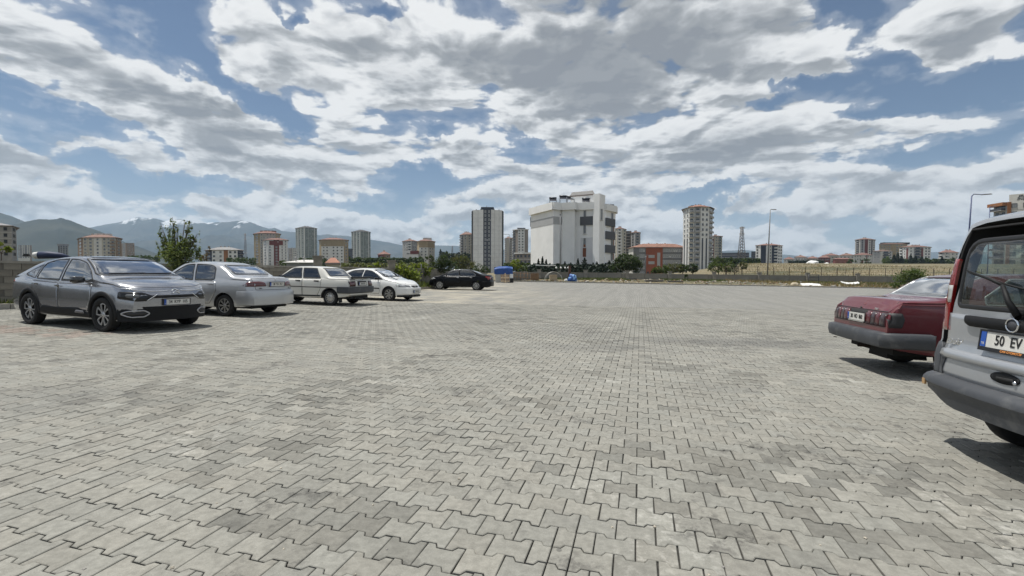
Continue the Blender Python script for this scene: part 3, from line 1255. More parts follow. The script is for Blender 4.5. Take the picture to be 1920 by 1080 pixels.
# --- far left
building('unfinished_building', 'unfinished grey concrete block with dark empty window openings at the left edge of the picture',
         [(-75, 215), (24, 222), (33, 232)], 424, 482, 5, [conc, grey_p],
         [cols((0.12, 0.3, 0.42, 0.58, 0.72, 0.88), 0.07, 1.6, 'hole') + [('s', 0, mat('pale_slab_edge', (0.42, 0.40, 0.36), 0.9), 0.3, 0.12)], cols((0.5,), 0.5, 1.6, 'hole')],
         depth=16, roof=(roof_g, 1.8, 1.2, 0.3))
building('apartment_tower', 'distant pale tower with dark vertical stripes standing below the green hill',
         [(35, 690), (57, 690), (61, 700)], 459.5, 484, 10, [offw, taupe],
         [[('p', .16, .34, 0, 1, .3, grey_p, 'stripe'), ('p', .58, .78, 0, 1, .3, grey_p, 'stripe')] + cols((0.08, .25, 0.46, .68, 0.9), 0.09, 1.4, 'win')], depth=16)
building('apartment_tower', 'small dark grey block standing alone in front of the green hill',
         [(110, 520), (113, 512), (129, 514)], 461, 484, 7, [black_p, grey_p], [[], cols((.2, .5, .8), .16, 1.3, 'dark')], depth=14,
         rooftop=[('roof_hut', .5, 5, 8, 5, 2.5, grey_p)])
building('apartment_building', 'cream and brown apartment block with a brown hipped roof behind the fastback',
         [(147, 345), (157, 332), (177, 330), (192, 329), (218, 330), (229, 340)], 445.5, 490, 7, [brown_p, cream, offw, cream, brown_p],
         [cols((.5,), .3, 1.3), cols((.22, .72), .24, 1.5), cols((.5,), .25, 1.3), cols((.2, .5, .8), .16, 1.5) + [('b', .8, .3, 1.0, brown_p, False)], cols((.5,), .3, 1.4)],
         depth=18, roof=(roof_b, 2.2, 1.0, 0.45), rooftop=[('roof_hut', .6, 8, 9, 5, 4.2, offw)])
building('apartment_building', 'plain brown high block just right of the cream and brown apartments',
         [(229, 610), (238, 600), (253, 600)], 455.5, 488, 10, [taupe, brown_p], [cols((.5,), .3, 1.3), cols((.2, .4, .6, .8), .1, 1.3)], depth=16)
building('apartment_building', 'low white block with navy ends and an orange centre stripe behind the silver saloon',
         [(386, 362), (398, 355), (420, 354), (428, 354), (446, 355), (456, 362)], 469, 500, 4, [navy, white_p, orange_p, white_p, navy],
         [cols((.5,), .5, 1.5, 'dark'), cols((.18, .74), .2, 1.6, 'mix'), [], cols((.25, .75), .24, 1.6, 'mix'), [('b', .5, .8, 1.2, navy, False)]],
         depth=16, roof=(roof_g, 2.2, 1.0, 0.4))
building('apartment_building', 'tan and beige tower block with a red roof, partly behind the white and maroon block',
         [(477, 435), (488, 428), (499, 426), (518, 428), (526, 436)], 437.5, 494, 11, [tan_p, beige, beige, tan_p],
         [cols((.5,), .35, 1.4), cols((.3, .75), .2, 1.4), cols((.2, .5, .8), .12, 1.4), cols((.5,), .3, 1.4)],
         depth=16, roof=(brick_r, 2.0, 1.0, 0.5), rooftop=[('roof_hut', .55, 6, 12, 6, 3.5, brick_r)])
r8, _, _ = building('apartment_building', 'white apartment block with a maroon T shaped panel down its front',
         [(494, 408), (502, 400), (514, 399), (524, 399), (540, 401)], 450, 498, 9, [white_p, white_p, maroon, white_p],
         [cols((.5,), .4, 1.3), cols((.4,), .2, 1.3) + [('p', 0.35, 1, .80, .97, .35, maroon, 'panel')], cols((.5,), .3, 1.3, 'lit') + [('p', 0, 1, .80, .97, .37, maroon, 'panel')],
          cols((.35, .75), .14, 1.3) + [('p', 0, .45, .80, .97, .35, maroon, 'panel')] + [('s', 0, grey_p, .12, .05)]],
         depth=16, roof=(brick_r, 1.4, 1.0, 0.5))
for _px0, _px1, _pxm, _t, _lab in ((555, 595, 572, 427, 'taller green grey apartment tower with white vertical ribs and a pitched top'),
                                   (659.5, 695, 676, 434, 'shorter green grey apartment tower further right, beside the tan topped block')):
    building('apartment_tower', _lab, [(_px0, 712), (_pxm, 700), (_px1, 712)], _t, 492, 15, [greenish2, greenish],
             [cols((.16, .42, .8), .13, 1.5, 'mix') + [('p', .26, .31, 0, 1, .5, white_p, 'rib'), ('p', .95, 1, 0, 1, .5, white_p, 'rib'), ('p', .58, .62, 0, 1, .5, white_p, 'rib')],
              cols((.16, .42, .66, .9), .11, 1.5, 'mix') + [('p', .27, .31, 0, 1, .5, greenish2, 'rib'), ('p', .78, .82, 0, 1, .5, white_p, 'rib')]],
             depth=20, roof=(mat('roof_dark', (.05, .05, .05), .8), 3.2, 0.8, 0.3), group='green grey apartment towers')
building('apartment_building', 'small pale block in the gap left of the taller green tower',
         [(541, 640), (549, 632), (557, 640)], 464.5, 490, 6, [taupe, offw], [cols((.3, .7), .25, 1.4), cols((.3, .7), .25, 1.4)], depth=12)
building('apartment_building', 'white apartment block with a tan top and red roof between two green grey towers',
         [(599, 490), (603, 482), (621, 480), (645, 480), (653.5, 488)], 449.5, 496, 8, [tan_p, white_p, white_p, tan_p],
         [[], cols((.25, .6), .14, 1.4) + [('p', 0, 1, .74, 1, .25, tan_p, 'upper_band')], cols((.2, .5, .84), .12, 1.4) + [('p', 0, 1, .74, 1, .25, tan_p, 'upper_band')], cols((.5,), .3, 1.4)],
         depth=18, roof=(brick_r, 2.0, 1.0, 0.4))
building('apartment_building', 'narrow dark block squeezed between the tan topped block and the second green tower',
         [(653.5, 620), (661, 620)], 466, 492, 6, [slate], [cols((.3, .7), .25, 1.4, 'dark')], depth=12)
building('house', 'red roofed house above the dark trees, left of the grey striped block',
         [(709, 420), (721, 412), (732, 418)], 477, 494, 2, [maroon, brown_p], [cols((.5,), .3, 1.2), cols((.5,), .3, 1.2)], depth=12, roof=(brick_r, 3.0, 0.8, 0.1))
building('apartment_building', 'grey and white striped block with balconies, left of the tan topped square tower',
         [(755, 500), (762, 492), (772, 490), (782, 494)], 452, 490, 8, [lgrey_p, offw, grey_p],
         [cols((.5,), .3, 1.3), [('b', .6, .6, 1.0, white_p, False)] + cols((.15,), .2, 1.3), cols((.3, .7), .2, 1.3)], depth=14, roof=(roof_b, 2.2, .8, .2))
building('shop_building', 'low white building with a maroon roof edge below the grey striped block',
         [(757, 430), (785, 426)], 470, 492, 2, [white_p], [[('p', .45, 1, .72, 1.0, .5, maroon, 'roof_edge')] + cols((.3, .7), .2, 1.3)], depth=10)
building('apartment_building', 'square off white block with a wide tan top and brown roof above the fruit trees',
         [(782, 440), (786, 431), (803, 429), (815, 438)], 452, 503, 9, [tan_p, offw, beige],
         [[], cols((.3, .72), .15, 1.3) + [('p', 0, 1, .77, 1, .3, tan_p, 'upper_band')], cols((.3, .7), .2, 1.3) + [('p', 0, 1, .77, 1, .3, tan_p, 'upper_band')]],
         depth=16, roof=(roof_b, 2.0, 1.0, .3), rooftop=[('roof_hut', .6, 6, 7, 5, 4.0, offw)])
building('apartment_building', 'beige block with a column of round balconies, left of the dark striped tower',
         [(863, 428), (869, 420), (876, 419), (889, 422)], 440, 500, 12, [grey_p, beige, cream],
         [[('b', .5, .8, 1.2, grey_p, False)], cols((.5,), .3, 1.4), cols((.3, .7), .16, 1.3, 'win')], depth=18, roof=(roof_b, 2.4, .8, .4))
r18, l18, H18 = building('apartment_tower', 'tall dark and white tower with a slate centre strip of paired windows',
         [(884, 374), (887, 366), (906, 362), (920.5, 362), (941, 366), (944, 374)], 393, 505, 15, [black_p, white_p, slate, white_p, black_p],
         [[], [('s', 0, lgrey_p, .07, .04), ('p', .48, .5, 0, 1, .05, lgrey_p, 'joint')],
          cols((.27, .74), .2, 1.5, 'lit') + [('s', 0, grey_p, .1, .06)],
          [('s', 0, lgrey_p, .07, .04), ('p', .3, .32, 0, 1, .05, lgrey_p, 'joint'), ('p', .72, .74, 0, 1, .05, lgrey_p, 'joint')], []],
         depth=22, rooftop=[('roof_hut', .50, 4, 10, 8, 3.6, slate), ('roof_hut', .37, 4, 4.4, 7, 2.4, black_p), ('roof_hut', .63, 4, 4.4, 7, 2.4, black_p), ('chimney', .14, 6, .8, .8, 2.4, black_p), ('chimney', .86, 6, .8, .8, 2.4, black_p),
                            ('mast', .47, 5, .2, .2, 5.4, black_p)])
building('apartment_tower', 'pale narrow tower right of the dark striped tower, behind a street lamp',
         [(946.5, 610), (949, 600), (961, 600)], 447, 490, 12, [grey_p, beige], [[('b', .5, .8, 1.0, beige, False)], cols((.72,), .16, 1.4, 'dark')], depth=18, roof=(roof_b, 2, .8, .3))
building('apartment_tower', 'dark, white and taupe striped tower left of the big white building',
         [(961.5, 530), (971, 521), (983.5, 520), (990, 524)], 430, 492, 12, [taupe, white_p, taupe],
         [[('b', .25, .4, 1.0, slate, False)], cols((.2, .7), .22, 1.4, 'win') , [('s', 0, beige, .1, .05)]], depth=18,
         parapet=(white_p, .8, .8), rooftop=[('roof_hut', .55, 5, 9, 5, 2.6, slate)])
building('apartment_building', 'low taupe building with white window bands at the left corner of the big white building',
         [(966, 335), (981, 331), (997, 332)], 475, 508, 3, [taupe, taupe],
         [cols((.35, .75), .2, 1.8, 'dark') + [('s', 0, white_p, .3, .3)], cols((.25, .7), .22, 1.8, 'dark') + [('s', 0, white_p, .3, .3)]], depth=14, parapet=(white_p, .9, 1.0))

# --- the big white building
wb_w = plaster('white_render', (0.80, 0.80, 0.79), 0.04, 0.14)
wb_l = plaster('pale_grey_render', (0.42, 0.425, 0.43), 0.04, 0.1)
wb_d = plaster('dark_grey_render', (0.115, 0.12, 0.13), 0.04, 0.1)
wb_br = plaster('red_brown_render', (0.20, 0.085, 0.055), 0.04, 0.1)
rW, lW, HW = building('white_building', 'large white five storey building with pale grey and dark grey bands in the middle distance',
         [(995, 121), (1037, 110), (1053, 111.6), (1053.5, 111.2), (1077, 110), (1077.5, 111.5), (1113, 109.5)], 392, 520, 5,
         [wb_w] * 6,
         [[('p', 0.0, 1, .775, .885, .06, wb_l, 'grey_band'), ('p', -.03, .0, .80, .95, .05, wb_d, 'corner_window')],
          [('p', 0, 1, .775, .885, .06, wb_l, 'grey_band')],
          [], [], [],
          [('p', .28, .96, .76, .885, .25, wb_d, 'grey_band'), ('p', .43, .60, .36, .48, .10, wb_br, 'brown_panel'), ('p', .43, .60, .30, .42, .12, wb_br, 'brown_panel')]
          + [('w', .52, .14, 2.2, 'win', [4, 3, 2])] + [('p', .30, .98, .0, .58, .05, plaster('faint_grey_render', (.62, .62, .63), .04, .1), 'grey_panel')]],
         depth=15, parapet=(wb_w, 1.7, 0.5))
building('stair_tower', 'tall plain white stair tower rising above the big white building',
         [(1111, 109.2), (1123, 108), (1133.5, 111)], 362.5, 520, 6, [wb_w, wb_w], [[], [('w', .30, .35, 3.0, 'win', [4])]], depth=9)
building('roof_block', 'pale sloping plant block on the roof of the big white building',
         [(1069, 116), (1112.5, 113)], 365.5, 400, 1, [wb_w], [[]], depth=6, roof=(roof_g, .9, .25, .9), zbase_extra=.2)
building('white_wing', 'right wing of the white building with stacked dark grey balcony bands',
         [(1133.8, 111), (1151, 114.5), (1153, 117)], 396, 520, 5, [wb_w, wb_w],
         [[('p', 0.0, .97, z0, z0 + .115, .35, wb_d, 'balcony_band') for z0 in (.76, .565, .365, .10)] +
          [('p', .62, .97, z0, z0 + .095, .05, wb_br, 'brown_recess') for z0 in (.665, .47, .265)] +
          [('w', .72, .22, 1.9, 'win', [4, 3, 2, 1])], []],
         depth=14, parapet=(wb_w, 1.5, 0.5))
for _i, (_px, _py, _Y) in enumerate(((1037, 374.5, 117), (1056, 371, 117), (1070, 372, 116), (1099, 376, 113), (1145, 388, 117))):
    _p = at(_px, _py, _Y)
    _b = MB()
    _b.box((0, 0, 0), (1.7, 1.2, 0.08), rx=R(32))
    _b.tube([(-0.9, 0.5, 0.5), (0.9, 0.5, 0.5)], 0.22, 8)
    for _s in (-1, 1):
        _b.tube([(_s * 0.8, 0.5, 0.4), (_s * 0.8, 0.5, -1.5)], 0.04, 5)
        _b.tube([(_s * 0.8, -0.6, -0.4), (_s * 0.8, -0.6, -1.5)], 0.04, 5)
    _b.build('solar_heater', [panel_d], None, loc=_p, label=('dark solar water heater, %s along the roof edge of the white building from the left' % ('first', 'second', 'third', 'fourth', 'last')[_i]),
             cat='solar heater', group='solar heaters on the white building')

building('apartment_building', 'rounded beige apartment tower just right of the white wing',
         [(1149, 428), (1156, 421), (1166, 421), (1173, 428)], 429, 500, 12, [cream, offw, cream],
         [cols((.5,), .3, 1.4, 'dark'), [('b', .5, .5, 1.1, white_p, False)], cols((.6,), .3, 1.3, 'dark')], depth=14, roof=(roof_b, 1.6, .6, .3))
building('apartment_building', 'dark brown slab tower behind the rounded beige tower',
         [(1171, 450), (1183, 450)], 433, 500, 12, [brown_p], [[('b', .5, .7, 1.0, taupe, False)]], depth=12)
building('apartment_building', 'grey apartment tower with central balconies above the orange school roof',
         [(1182, 440), (1190, 434), (1200, 436)], 436, 500, 12, [lgrey_p, lgrey_p], [cols((.5,), .25, 1.4, 'dark'), [('b', .45, .6, 1.1, grey_p, False)]], depth=14, roof=(roof_b, 1.2, .6, .3))
# --- orange school
sch_o = plaster('school_orange', (0.27, 0.085, 0.045), .05, .2)
sch_g = plaster('school_grey', (0.17, 0.17, 0.17), .05, .2)
rS, lS, HS = building('school_building', 'wide orange and grey school block with a long orange tiled roof',
         [(1178, 345), (1187, 332), (1210.5, 331), (1242, 330), (1278, 331), (1290, 336)], 464, 518, 5, [offw, sch_g, sch_o, sch_g, maroon],
         [[], cols((.56, .70, .84), .12, 2.0, 'lit'),
          [('p', .16, .52, .64, .74, .12, lgrey_p, 'signboard'), ('p', .16, .52, .42, .52, .12, lgrey_p, 'signboard'), ('p', .68, .86, .36, .82, .15, lgrey_p, 'tall_window')] +
          [('w', u, .09, 1.9, 'dark', [0]) for u in (.14, .38, .58)],
          cols((.06, .17, .28, .39, .50, .61, .72, .83, .93), .075, 2.2, 'lit', [1, 2, 3, 4]) + [('s', 0, sch_g, .6, .35)], []],
         depth=26, roof=(mat('roof_tile_dull', (.235, .125, .09), .9, var=.25, scale=.5), 2.7, 1.0, .6))
# --- residential tower
rT, lT, HT = building('apartment_tower', 'tall pale apartment tower with balconies and a terracotta roof, right of the orange school',
         [(1279.5, 312), (1290.5, 303), (1300, 300), (1312, 299), (1328, 301), (1334.5, 308)], 388, 520, 14, [white_p, offw, lgrey_p, white_p, lgrey_p],
         [cols((.28, .76), .17, 1.5, 'win', range(8, 14)) + [('p', .2, .36, .02, .56, .12, slate, 'glass_strip'), ('p', .68, .84, .02, .56, .12, slate, 'glass_strip')],
          [('b', .5, .9, 1.5, white_p, True)] ,
          [('b', .55, .7, 1.2, lgrey_p, False)] + cols((.1,), .15, 1.4, 'mix'),
          cols((.26, .72), .22, 1.6, 'win', range(8, 14)) + [('p', .18, .34, .02, .56, .12, slate, 'glass_strip'), ('p', .64, .80, .02, .56, .12, slate, 'glass_strip')],
          [('b', .5, .8, 1.1, lgrey_p, False)]],
         depth=18, roof=(roof_o, 1.8, 1.2, .4), rooftop=[('roof_hut', .45, 6, 9, 6, 3.0, brown_p)])
building('apartment_building', 'tan and green apartment block close behind the tall terracotta roofed tower',
         [(1329, 452), (1338, 447), (1353, 448)], 443, 500, 11, [maroon, cream], [[('b', .5, .8, 1.0, offw, False)], cols((.25, .5), .15, 1.4) + [('b', .75, .3, 1.0, greenish, False)]],
         depth=16, roof=(roof_b, 1.0, .8, .3))
building('office_building', 'long low dark blue grey building behind the trees below the lattice mast',
         [(1352, 640), (1380, 630), (1404, 632)], 473.5, 492, 4, [slate, slate], [[('s', 0, lgrey_p, .4, .2)], [('s', 0, lgrey_p, .4, .2)]], depth=20)
building('apartment_building', 'narrow dark block immediately left of the white and navy apartments',
         [(1408, 560), (1417, 560)], 471.5, 496, 6, [slate], [cols((.3, .7), .2, 1.3, 'dark')], depth=12)
building('apartment_building', 'white apartment block with two tall navy panels standing beyond the dry field',
         [(1416, 506), (1425.5, 502), (1435.5, 500), (1446, 500), (1457, 501), (1466, 506)], 460, 500, 7, [white_p, navy, white_p, navy, white_p],
         [cols((.35,), .3, 1.4, 'dark'), [], [('b', .8, .3, .8, offw, False)], [('b', .7, .6, 1.0, white_p, False)], cols((.3, .75), .22, 1.4, 'dark')],
         depth=16, roof=(brick_r, 1.6, .6, .4))
_hs = [(1469, 1489, 486, 497, 640, offw, brick_r, 'small white house, first of the red roofed row right of the navy panelled block'),
       (1489, 1512, 482.5, 496, 660, offw, roof_b, 'long pale house with a brown roof in the distant row behind the field'),
       (1512, 1534, 484.5, 496, 650, beige, brick_r, 'beige red roofed house between the long pale house and the hipped red roofed one'),
       (1534, 1556, 483, 497, 600, maroon, brick_r, 'reddish house left of the large hipped roof beyond the field'),
       (1541, 1572, 479, 494, 680, cream, brick_r, 'large house with a high hipped red roof on the skyline'),
       (1572, 1602, 479, 492, 640, offw, roof_b, 'wide pale house with a brown roof left of the brick striped tower')]
for (_a, _b2, _t, _bs, _Y, _w, _r, _l) in _hs:
    building('house', _l, [(_a, _Y), (_b2, _Y - 6)], _t, _bs, 2, [_w], [cols((.15, .38, .62, .85), .1, 1.4, 'win')], depth=14, roof=(_r, 2.6, .8, .25), group='distant red roofed houses')
building('warehouse', 'low pink brick shed at the far edge of the dry field',
         [(1561, 470), (1566, 462), (1597, 463)], 486, 498, 1, [maroon, plaster('pink_brick', (.26, .12, .095))], [[], cols((.45,), .03, 1.0, 'hole')], depth=16, roof=(brick_r, 1.2, .5, .6))
building('apartment_tower', 'brick and white striped tower block on the skyline right of the field houses',
         [(1602, 540), (1611, 532), (1620, 530), (1626, 530), (1639.5, 536)], 449, 494, 11, [offw, lgrey_p, maroon, offw],
         [[('b', .5, .7, 1.0, grey_p, False)], cols((.5,), .3, 1.5, 'dark'), [], cols((.25,), .15, 1.4, 'dark') + [('p', .45, .62, 0, 1, .2, slate, 'stripe')] + cols((.82,), .15, 1.4, 'dark')],
         depth=16, roof=(roof_b, 1.8, .8, .3))
building('apartment_building', 'low white and maroon apartments in front of the brick striped tower',
         [(1599, 452), (1618, 448), (1634, 450)], 478, 500, 4, [offw, offw], [cols((.2, .45, .7), .1, 1.3) + [('p', .8, 1, 0, .6, .15, maroon, 'panel')], cols((.25, .55, .85), .12, 1.3) + [('p', .35, .45, .3, 1, .15, maroon, 'panel')]],
         depth=14, roof=(brick_r, 1.4, .8, .4))
building('apartment_building', 'light grey apartment block with dark balconies left of the white and maroon one',
         [(1635.5, 492), (1650, 488), (1672, 492)], 471, 499, 6, [lgrey_p, offw], [cols((.3, .7), .14, 1.4), [('b', .45, .5, 1.1, slate, False)] + cols((.85,), .12, 1.4)],
         depth=14, roof=(roof_b, .8, .6, .5))
building('apartment_building', 'long tan block with two dark mounds on its roof behind the grey apartments',
         [(1647, 575), (1672, 568), (1700, 572)], 457.5, 494, 8, [tan_p, tan_p], [cols((.2, .4, .6, .8), .08, 1.3), cols((.3, .6), .1, 1.3)], depth=18,
         rooftop=[('roof_hut', .3, 6, 14, 6, 2.4, black_p), ('roof_hut', .78, 6, 16, 6, 2.4, black_p)], roof=(roof_b, 1.0, .6, .6))
building('apartment_building', 'white apartment block with maroon stripes and dark balconies above the conifers',
         [(1685, 462), (1702, 454), (1712, 452), (1730, 452), (1744, 456)], 463, 506, 8, [white_p, white_p, lgrey_p, white_p],
         [[('b', .2, .3, 1.0, white_p, False)] + cols((.6,), .1, 1.4) + [('p', .78, .98, .1, .95, .15, maroon, 'stripe')], cols((.5,), .3, 1.4),
          [('b', .4, .6, 1.1, slate, False), ('p', .78, .98, .1, .95, .15, maroon, 'stripe')], cols((.35, .75), .16, 1.4, 'dark')],
         depth=16, roof=(brick_r, 1.2, .8, .5), rooftop=[('roof_hut', .45, 5, 8, 5, 2.6, offw)])
building('apartment_building', 'lower grey apartment block with a red hipped roof just left of the silver van',
         [(1759, 462), (1770, 455), (1795, 458)], 473.5, 502, 5, [lgrey_p, offw], [[('b', .4, .6, 1.0, white_p, False)], cols((.3, .6, .9), .1, 1.3) + [('b', .15, .2, 1.0, white_p, False)]],
         depth=14, roof=(brick_r, 2.4, .8, .3))

# --- building above the van
rV, lV, HV = building('apartment_building', 'white apartment block with an orange frame and rounded dark balconies above the van roof',
         [(1859, 226), (1884, 219), (1890.5, 218.5), (1925, 214), (1935, 213), (1975, 209), (2060, 203)], 376, 515, 9,
         [lgrey_p, orange_p, offw, brown_p, offw, offw],
         [[('b', .45, .86, 1.8, slate, False), ('p', -.16, 1.0, .955, 1.0, 2.0, orange_p, 'orange_frame')] + cols((.3, .75), .2, 1.9, 'dark'), [('p', 0, 1, .0, 1, .5, orange_p, 'orange_frame')],
          cols((.2,), .3, 1.9, 'darklit') + cols((.82,), .28, 1.9, 'darklit') + [('s', 0, lgrey_p, .12, .08)], [],
          cols((.2, .5, .8), .14, 1.9, 'darklit') + [('s', 0, lgrey_p, .12, .08)], cols((.15, .35, .6, .85), .1, 1.9, 'darklit')],
         depth=16)
_d, _L, _a = facet_frame(lV[2], lV[3])
_sg = MB().box((_L * 0.66, 0.4, HV + 1.7), (_L * 0.66 + 5, 0.5, 3.4))
_sgo = _sg.build('roof_sign_wall', [offw], rV, loc=(lV[2][0], lV[2][1], 0), rot=(0, 0, _a))
_ink = mat('sign_ink', (0.03, 0.03, 0.035), 0.6)
for _k, (_t, _z) in enumerate((('ERS\u00d6Z', 2.35), ('\u0130N\u015eAAT', 1.1))):
    _me = text_mesh(_t, 1.35, 0.04, 0.15, 0.03)
    _me.materials.append(_ink)
    link('sign_lettering', _me, _sgo, loc=(_L * 0.66 + .6, 0.12, HV + _z), rot=(math.pi / 2, 0, 0))

# ------------------------------------------------------------------ vehicle kit
def pchip(xs, ys):
    xs = np.array(xs, float)
    ys = np.array(ys, float)
    h = np.diff(xs)
    dlt = np.diff(ys) / h
    n = len(xs)
    m = np.zeros(n)
    for i in range(1, n - 1):
        if dlt[i - 1] * dlt[i] > 0:
            w1, w2 = 2 * h[i] + h[i - 1], h[i] + 2 * h[i - 1]
            m[i] = (w1 + w2) / (w1 / dlt[i - 1] + w2 / dlt[i])
    m[0], m[-1] = dlt[0], dlt[-1]

    def f(x):
        x = min(max(x, xs[0]), xs[-1])
        i = min(int(np.searchsorted(xs, x, side='right')) - 1, n - 2)
        t = (x - xs[i]) / h[i]
        return float((2 * t ** 3 - 3 * t ** 2 + 1) * ys[i] + (t ** 3 - 2 * t ** 2 + t) * h[i] * m[i] + (-2 * t ** 3 + 3 * t ** 2) * ys[i + 1] + (t ** 3 - t ** 2) * h[i] * m[i + 1])
    return f


def curve(pts):
    return pchip([p[0] for p in pts], [p[1] for p in pts])


class Shell:
    """closed body volume lofted from cross sections, then shaped in plan and at nose and tail"""

    def __init__(s, P):
        s.P = P
        s.top, s.bot, s.sh, s.w = curve(P['top']), curve(P['bot']), curve(P['sh']), curve(P['w'])
        s.x0, s.x1 = P['top'][0][0], P['top'][-1][0]
        s.nose, s.tail = curve(P['nose']), curve(P['tail'])
        s.tum = P.get('tum', 0.36)
        s.crown = P.get('crown', 0.05)
        s.bulge = P.get('bulge', 0.03)
        s.edge = P.get('edge', 0.05)

    def section(s, x, inset=0.0):
        zt, zb, zs, w = s.top(x) - inset, s.bot(x) + inset, s.sh(x), s.w(x) - inset
        zs = min(zs, zt - 0.008)
        zb = min(zb, zs - 0.05)
        hgt = zs - zb
        b = s.bulge
        pts = [(0, zb), (w * 0.5, zb), (w - 0.10, zb), (w - 0.045, zb + 0.012), (w - 0.02, zb + 0.05),
               (w - b * .3, zb + hgt * .30), (w, zb + hgt * .52), (w - b * .15, zb + hgt * .72), (w - b * .55, zb + hgt * .88), (w - b - .008, zs - .012)]
        gh = max(0.0, zt - zs)
        wsh = w - b - 0.018
        cr = min(s.crown, gh * 0.9)
        er = s.edge
        ge = gh - cr                       # height of the side of the greenhouse
        for t in (0.0, .25, .5, .75, 0.93):
            pts.append((wsh - s.tum * ge * t - (0.015 if t else 0) * (1 - abs(2 * t - 1)) * -1, zs + ge * t))
        wt = wsh - s.tum * ge
        pts += [(wt - er * .28, zs + ge + cr * .18), (wt - er, zs + ge + cr * .42), (wt * .72, zs + ge + cr * .76), (wt * .38, zs + ge + cr * .95), (0, zt)]
        return pts

    def deform(s, x, y, z):
        P = s.P
        Ln = P.get('nose_len', 0.5)
        Lt = P.get('tail_len', 0.45)
        tn = max(0.0, (x - (s.x1 - Ln)) / Ln)
        tt = max(0.0, ((s.x0 + Lt) - x) / Lt)
        yy = min(1.0, abs(y) / P['w'][len(P['w']) // 2][1])
        return x + tn ** 1.6 * s.nose(z) - tn * P.get('bow_n', 0.14) * yy ** 2.2 - tt ** 1.6 * s.tail(z) + tt * P.get('bow_t', 0.10) * yy ** 2.2

    def stations(s):
        n = 64
        xs = set(np.linspace(s.x0, s.x1, n).round(4).tolist())
        for d in (0.012, 0.03, 0.055, 0.09):
            xs.add(round(s.x0 + d, 4))
            xs.add(round(s.x1 - d, 4))
        for p in s.P['top']:
            xs.add(round(p[0], 4))
        return sorted(xs)

    def mesh(s, inset=0.0, xr=None, zmin=None, warp=True):
        xs = [x for x in s.stations() if xr is None or xr[0] <= x <= xr[1]]
        rings = []
        for x in xs:
            half = s.section(x, inset)
            if zmin is not None:
                half = [(y, max(z, zmin + 0.001 * i)) for i, (y, z) in enumerate(half)]
            full = half + [(-y, z) for y, z in half[-2:0:-1]]
            rings.append([(x, y, z) for y, z in full])
        nh = len(half)
        n = len(rings[0])
        V = [p for r in rings for p in r]
        Fc = []
        for i in range(len(rings) - 1):
            for k in range(n):
                j = (k + 1) % n
                Fc.append((i * n + k, i * n + j, (i + 1) * n + j, (i + 1) * n + k))
        # caps as grids
        K = 7
        for end, base in ((0, 0), (1, (len(rings) - 1) * n)):
            rows = []
            for i in range(2, nh - 1):
                l, r = base + i, base + (n - i)
                pl, pr = V[l], V[r]
                row = [l]
                for q in range(1, K):
                    t = q / K
                    V.append(tuple(pl[c] * (1 - t) + pr[c] * t for c in range(3)))
                    row.append(len(V) - 1)
                row.append(r)
                rows.append(row)
            fs = []
            # bottom strip: points 0,1 and n-1 on the bottom row, joined to row of i=2
            bot = [base + 2, base + 1, base + 0, base + n - 1, base + n - 2]
            b0 = rows[0]
            fs.append(tuple(bot + b0[-2:0:-1]))
            for a, b_ in zip(rows[:-1], rows[1:]):
                for q in range(K):
                    fs.append((a[q], a[q + 1], b_[q + 1], b_[q]))
            tp = base + nh - 1
            a = rows[-1]
            for q in range(K):
                fs.append((a[q], a[q + 1], tp))
            if end == 0:
                Fc += [f for f in fs]
            else:
                Fc += [f[::-1] for f in fs]
        if warp:
            V = [(s.deform(*p), p[1], p[2]) for p in V]
        me = bpy.data.meshes.new('body')
        me.from_pydata(V, [], Fc)
        me.update()
        bm = bmesh.new()
        bm.from_mesh(me)
        bmesh.ops.remove_doubles(bm, verts=bm.verts, dist=1e-5)
        bmesh.ops.recalc_face_normals(bm, faces=bm.faces)
        bm.to_mesh(me)
        bm.free()
        return me


def boolean_cut(me, cutters, solver='MANIFOLD'):
    o = bpy.data.objects.new('tmp', me)
    COL.objects.link(o)
    tmp = []
    for cme in cutters:
        c = bpy.data.objects.new('cut', cme)
        COL.objects.link(c)
        tmp.append(c)
        md = o.modifiers.new('b', 'BOOLEAN')
        md.operation = 'DIFFERENCE'
        md.solver = solver
        md.object = c
    dg = bpy.context.evaluated_depsgraph_get()
    out = bpy.data.meshes.new_from_object(o.evaluated_get(dg))
    for c in tmp:
        bpy.data.objects.remove(c)
    bpy.data.objects.remove(o)
    return out


def prism_mesh(poly, axis, a, b):
    """closed prism of a 2D polygon along 'x' or 'y'"""
    ar = sum(poly[i][0] * poly[(i + 1) % len(poly)][1] - poly[(i + 1) % len(poly)][0] * poly[i][1] for i in range(len(poly)))
    if ar < 0:
        poly = poly[::-1]
    f = {'y': lambda p, t: (p[0], t, p[1]), 'x': lambda p, t: (t, p[0], p[1]), 'z': lambda p, t: (p[0], p[1], t)}[axis]
    n = len(poly)
    vs = [f(p, a) for p in poly] + [f(p, b) for p in poly]
    fs = [tuple(range(n)), tuple(range(2 * n - 1, n - 1, -1))] + [(i, i + n, (i + 1) % n + n, (i + 1) % n) for i in range(n)]
    me = bpy.data.meshes.new('prism')
    me.from_pydata(vs, [], fs)
    bm = bmesh.new()
    bm.from_mesh(me)
    bmesh.ops.recalc_face_normals(bm, faces=bm.faces)
    bm.to_mesh(me)
    bm.free()
    return me


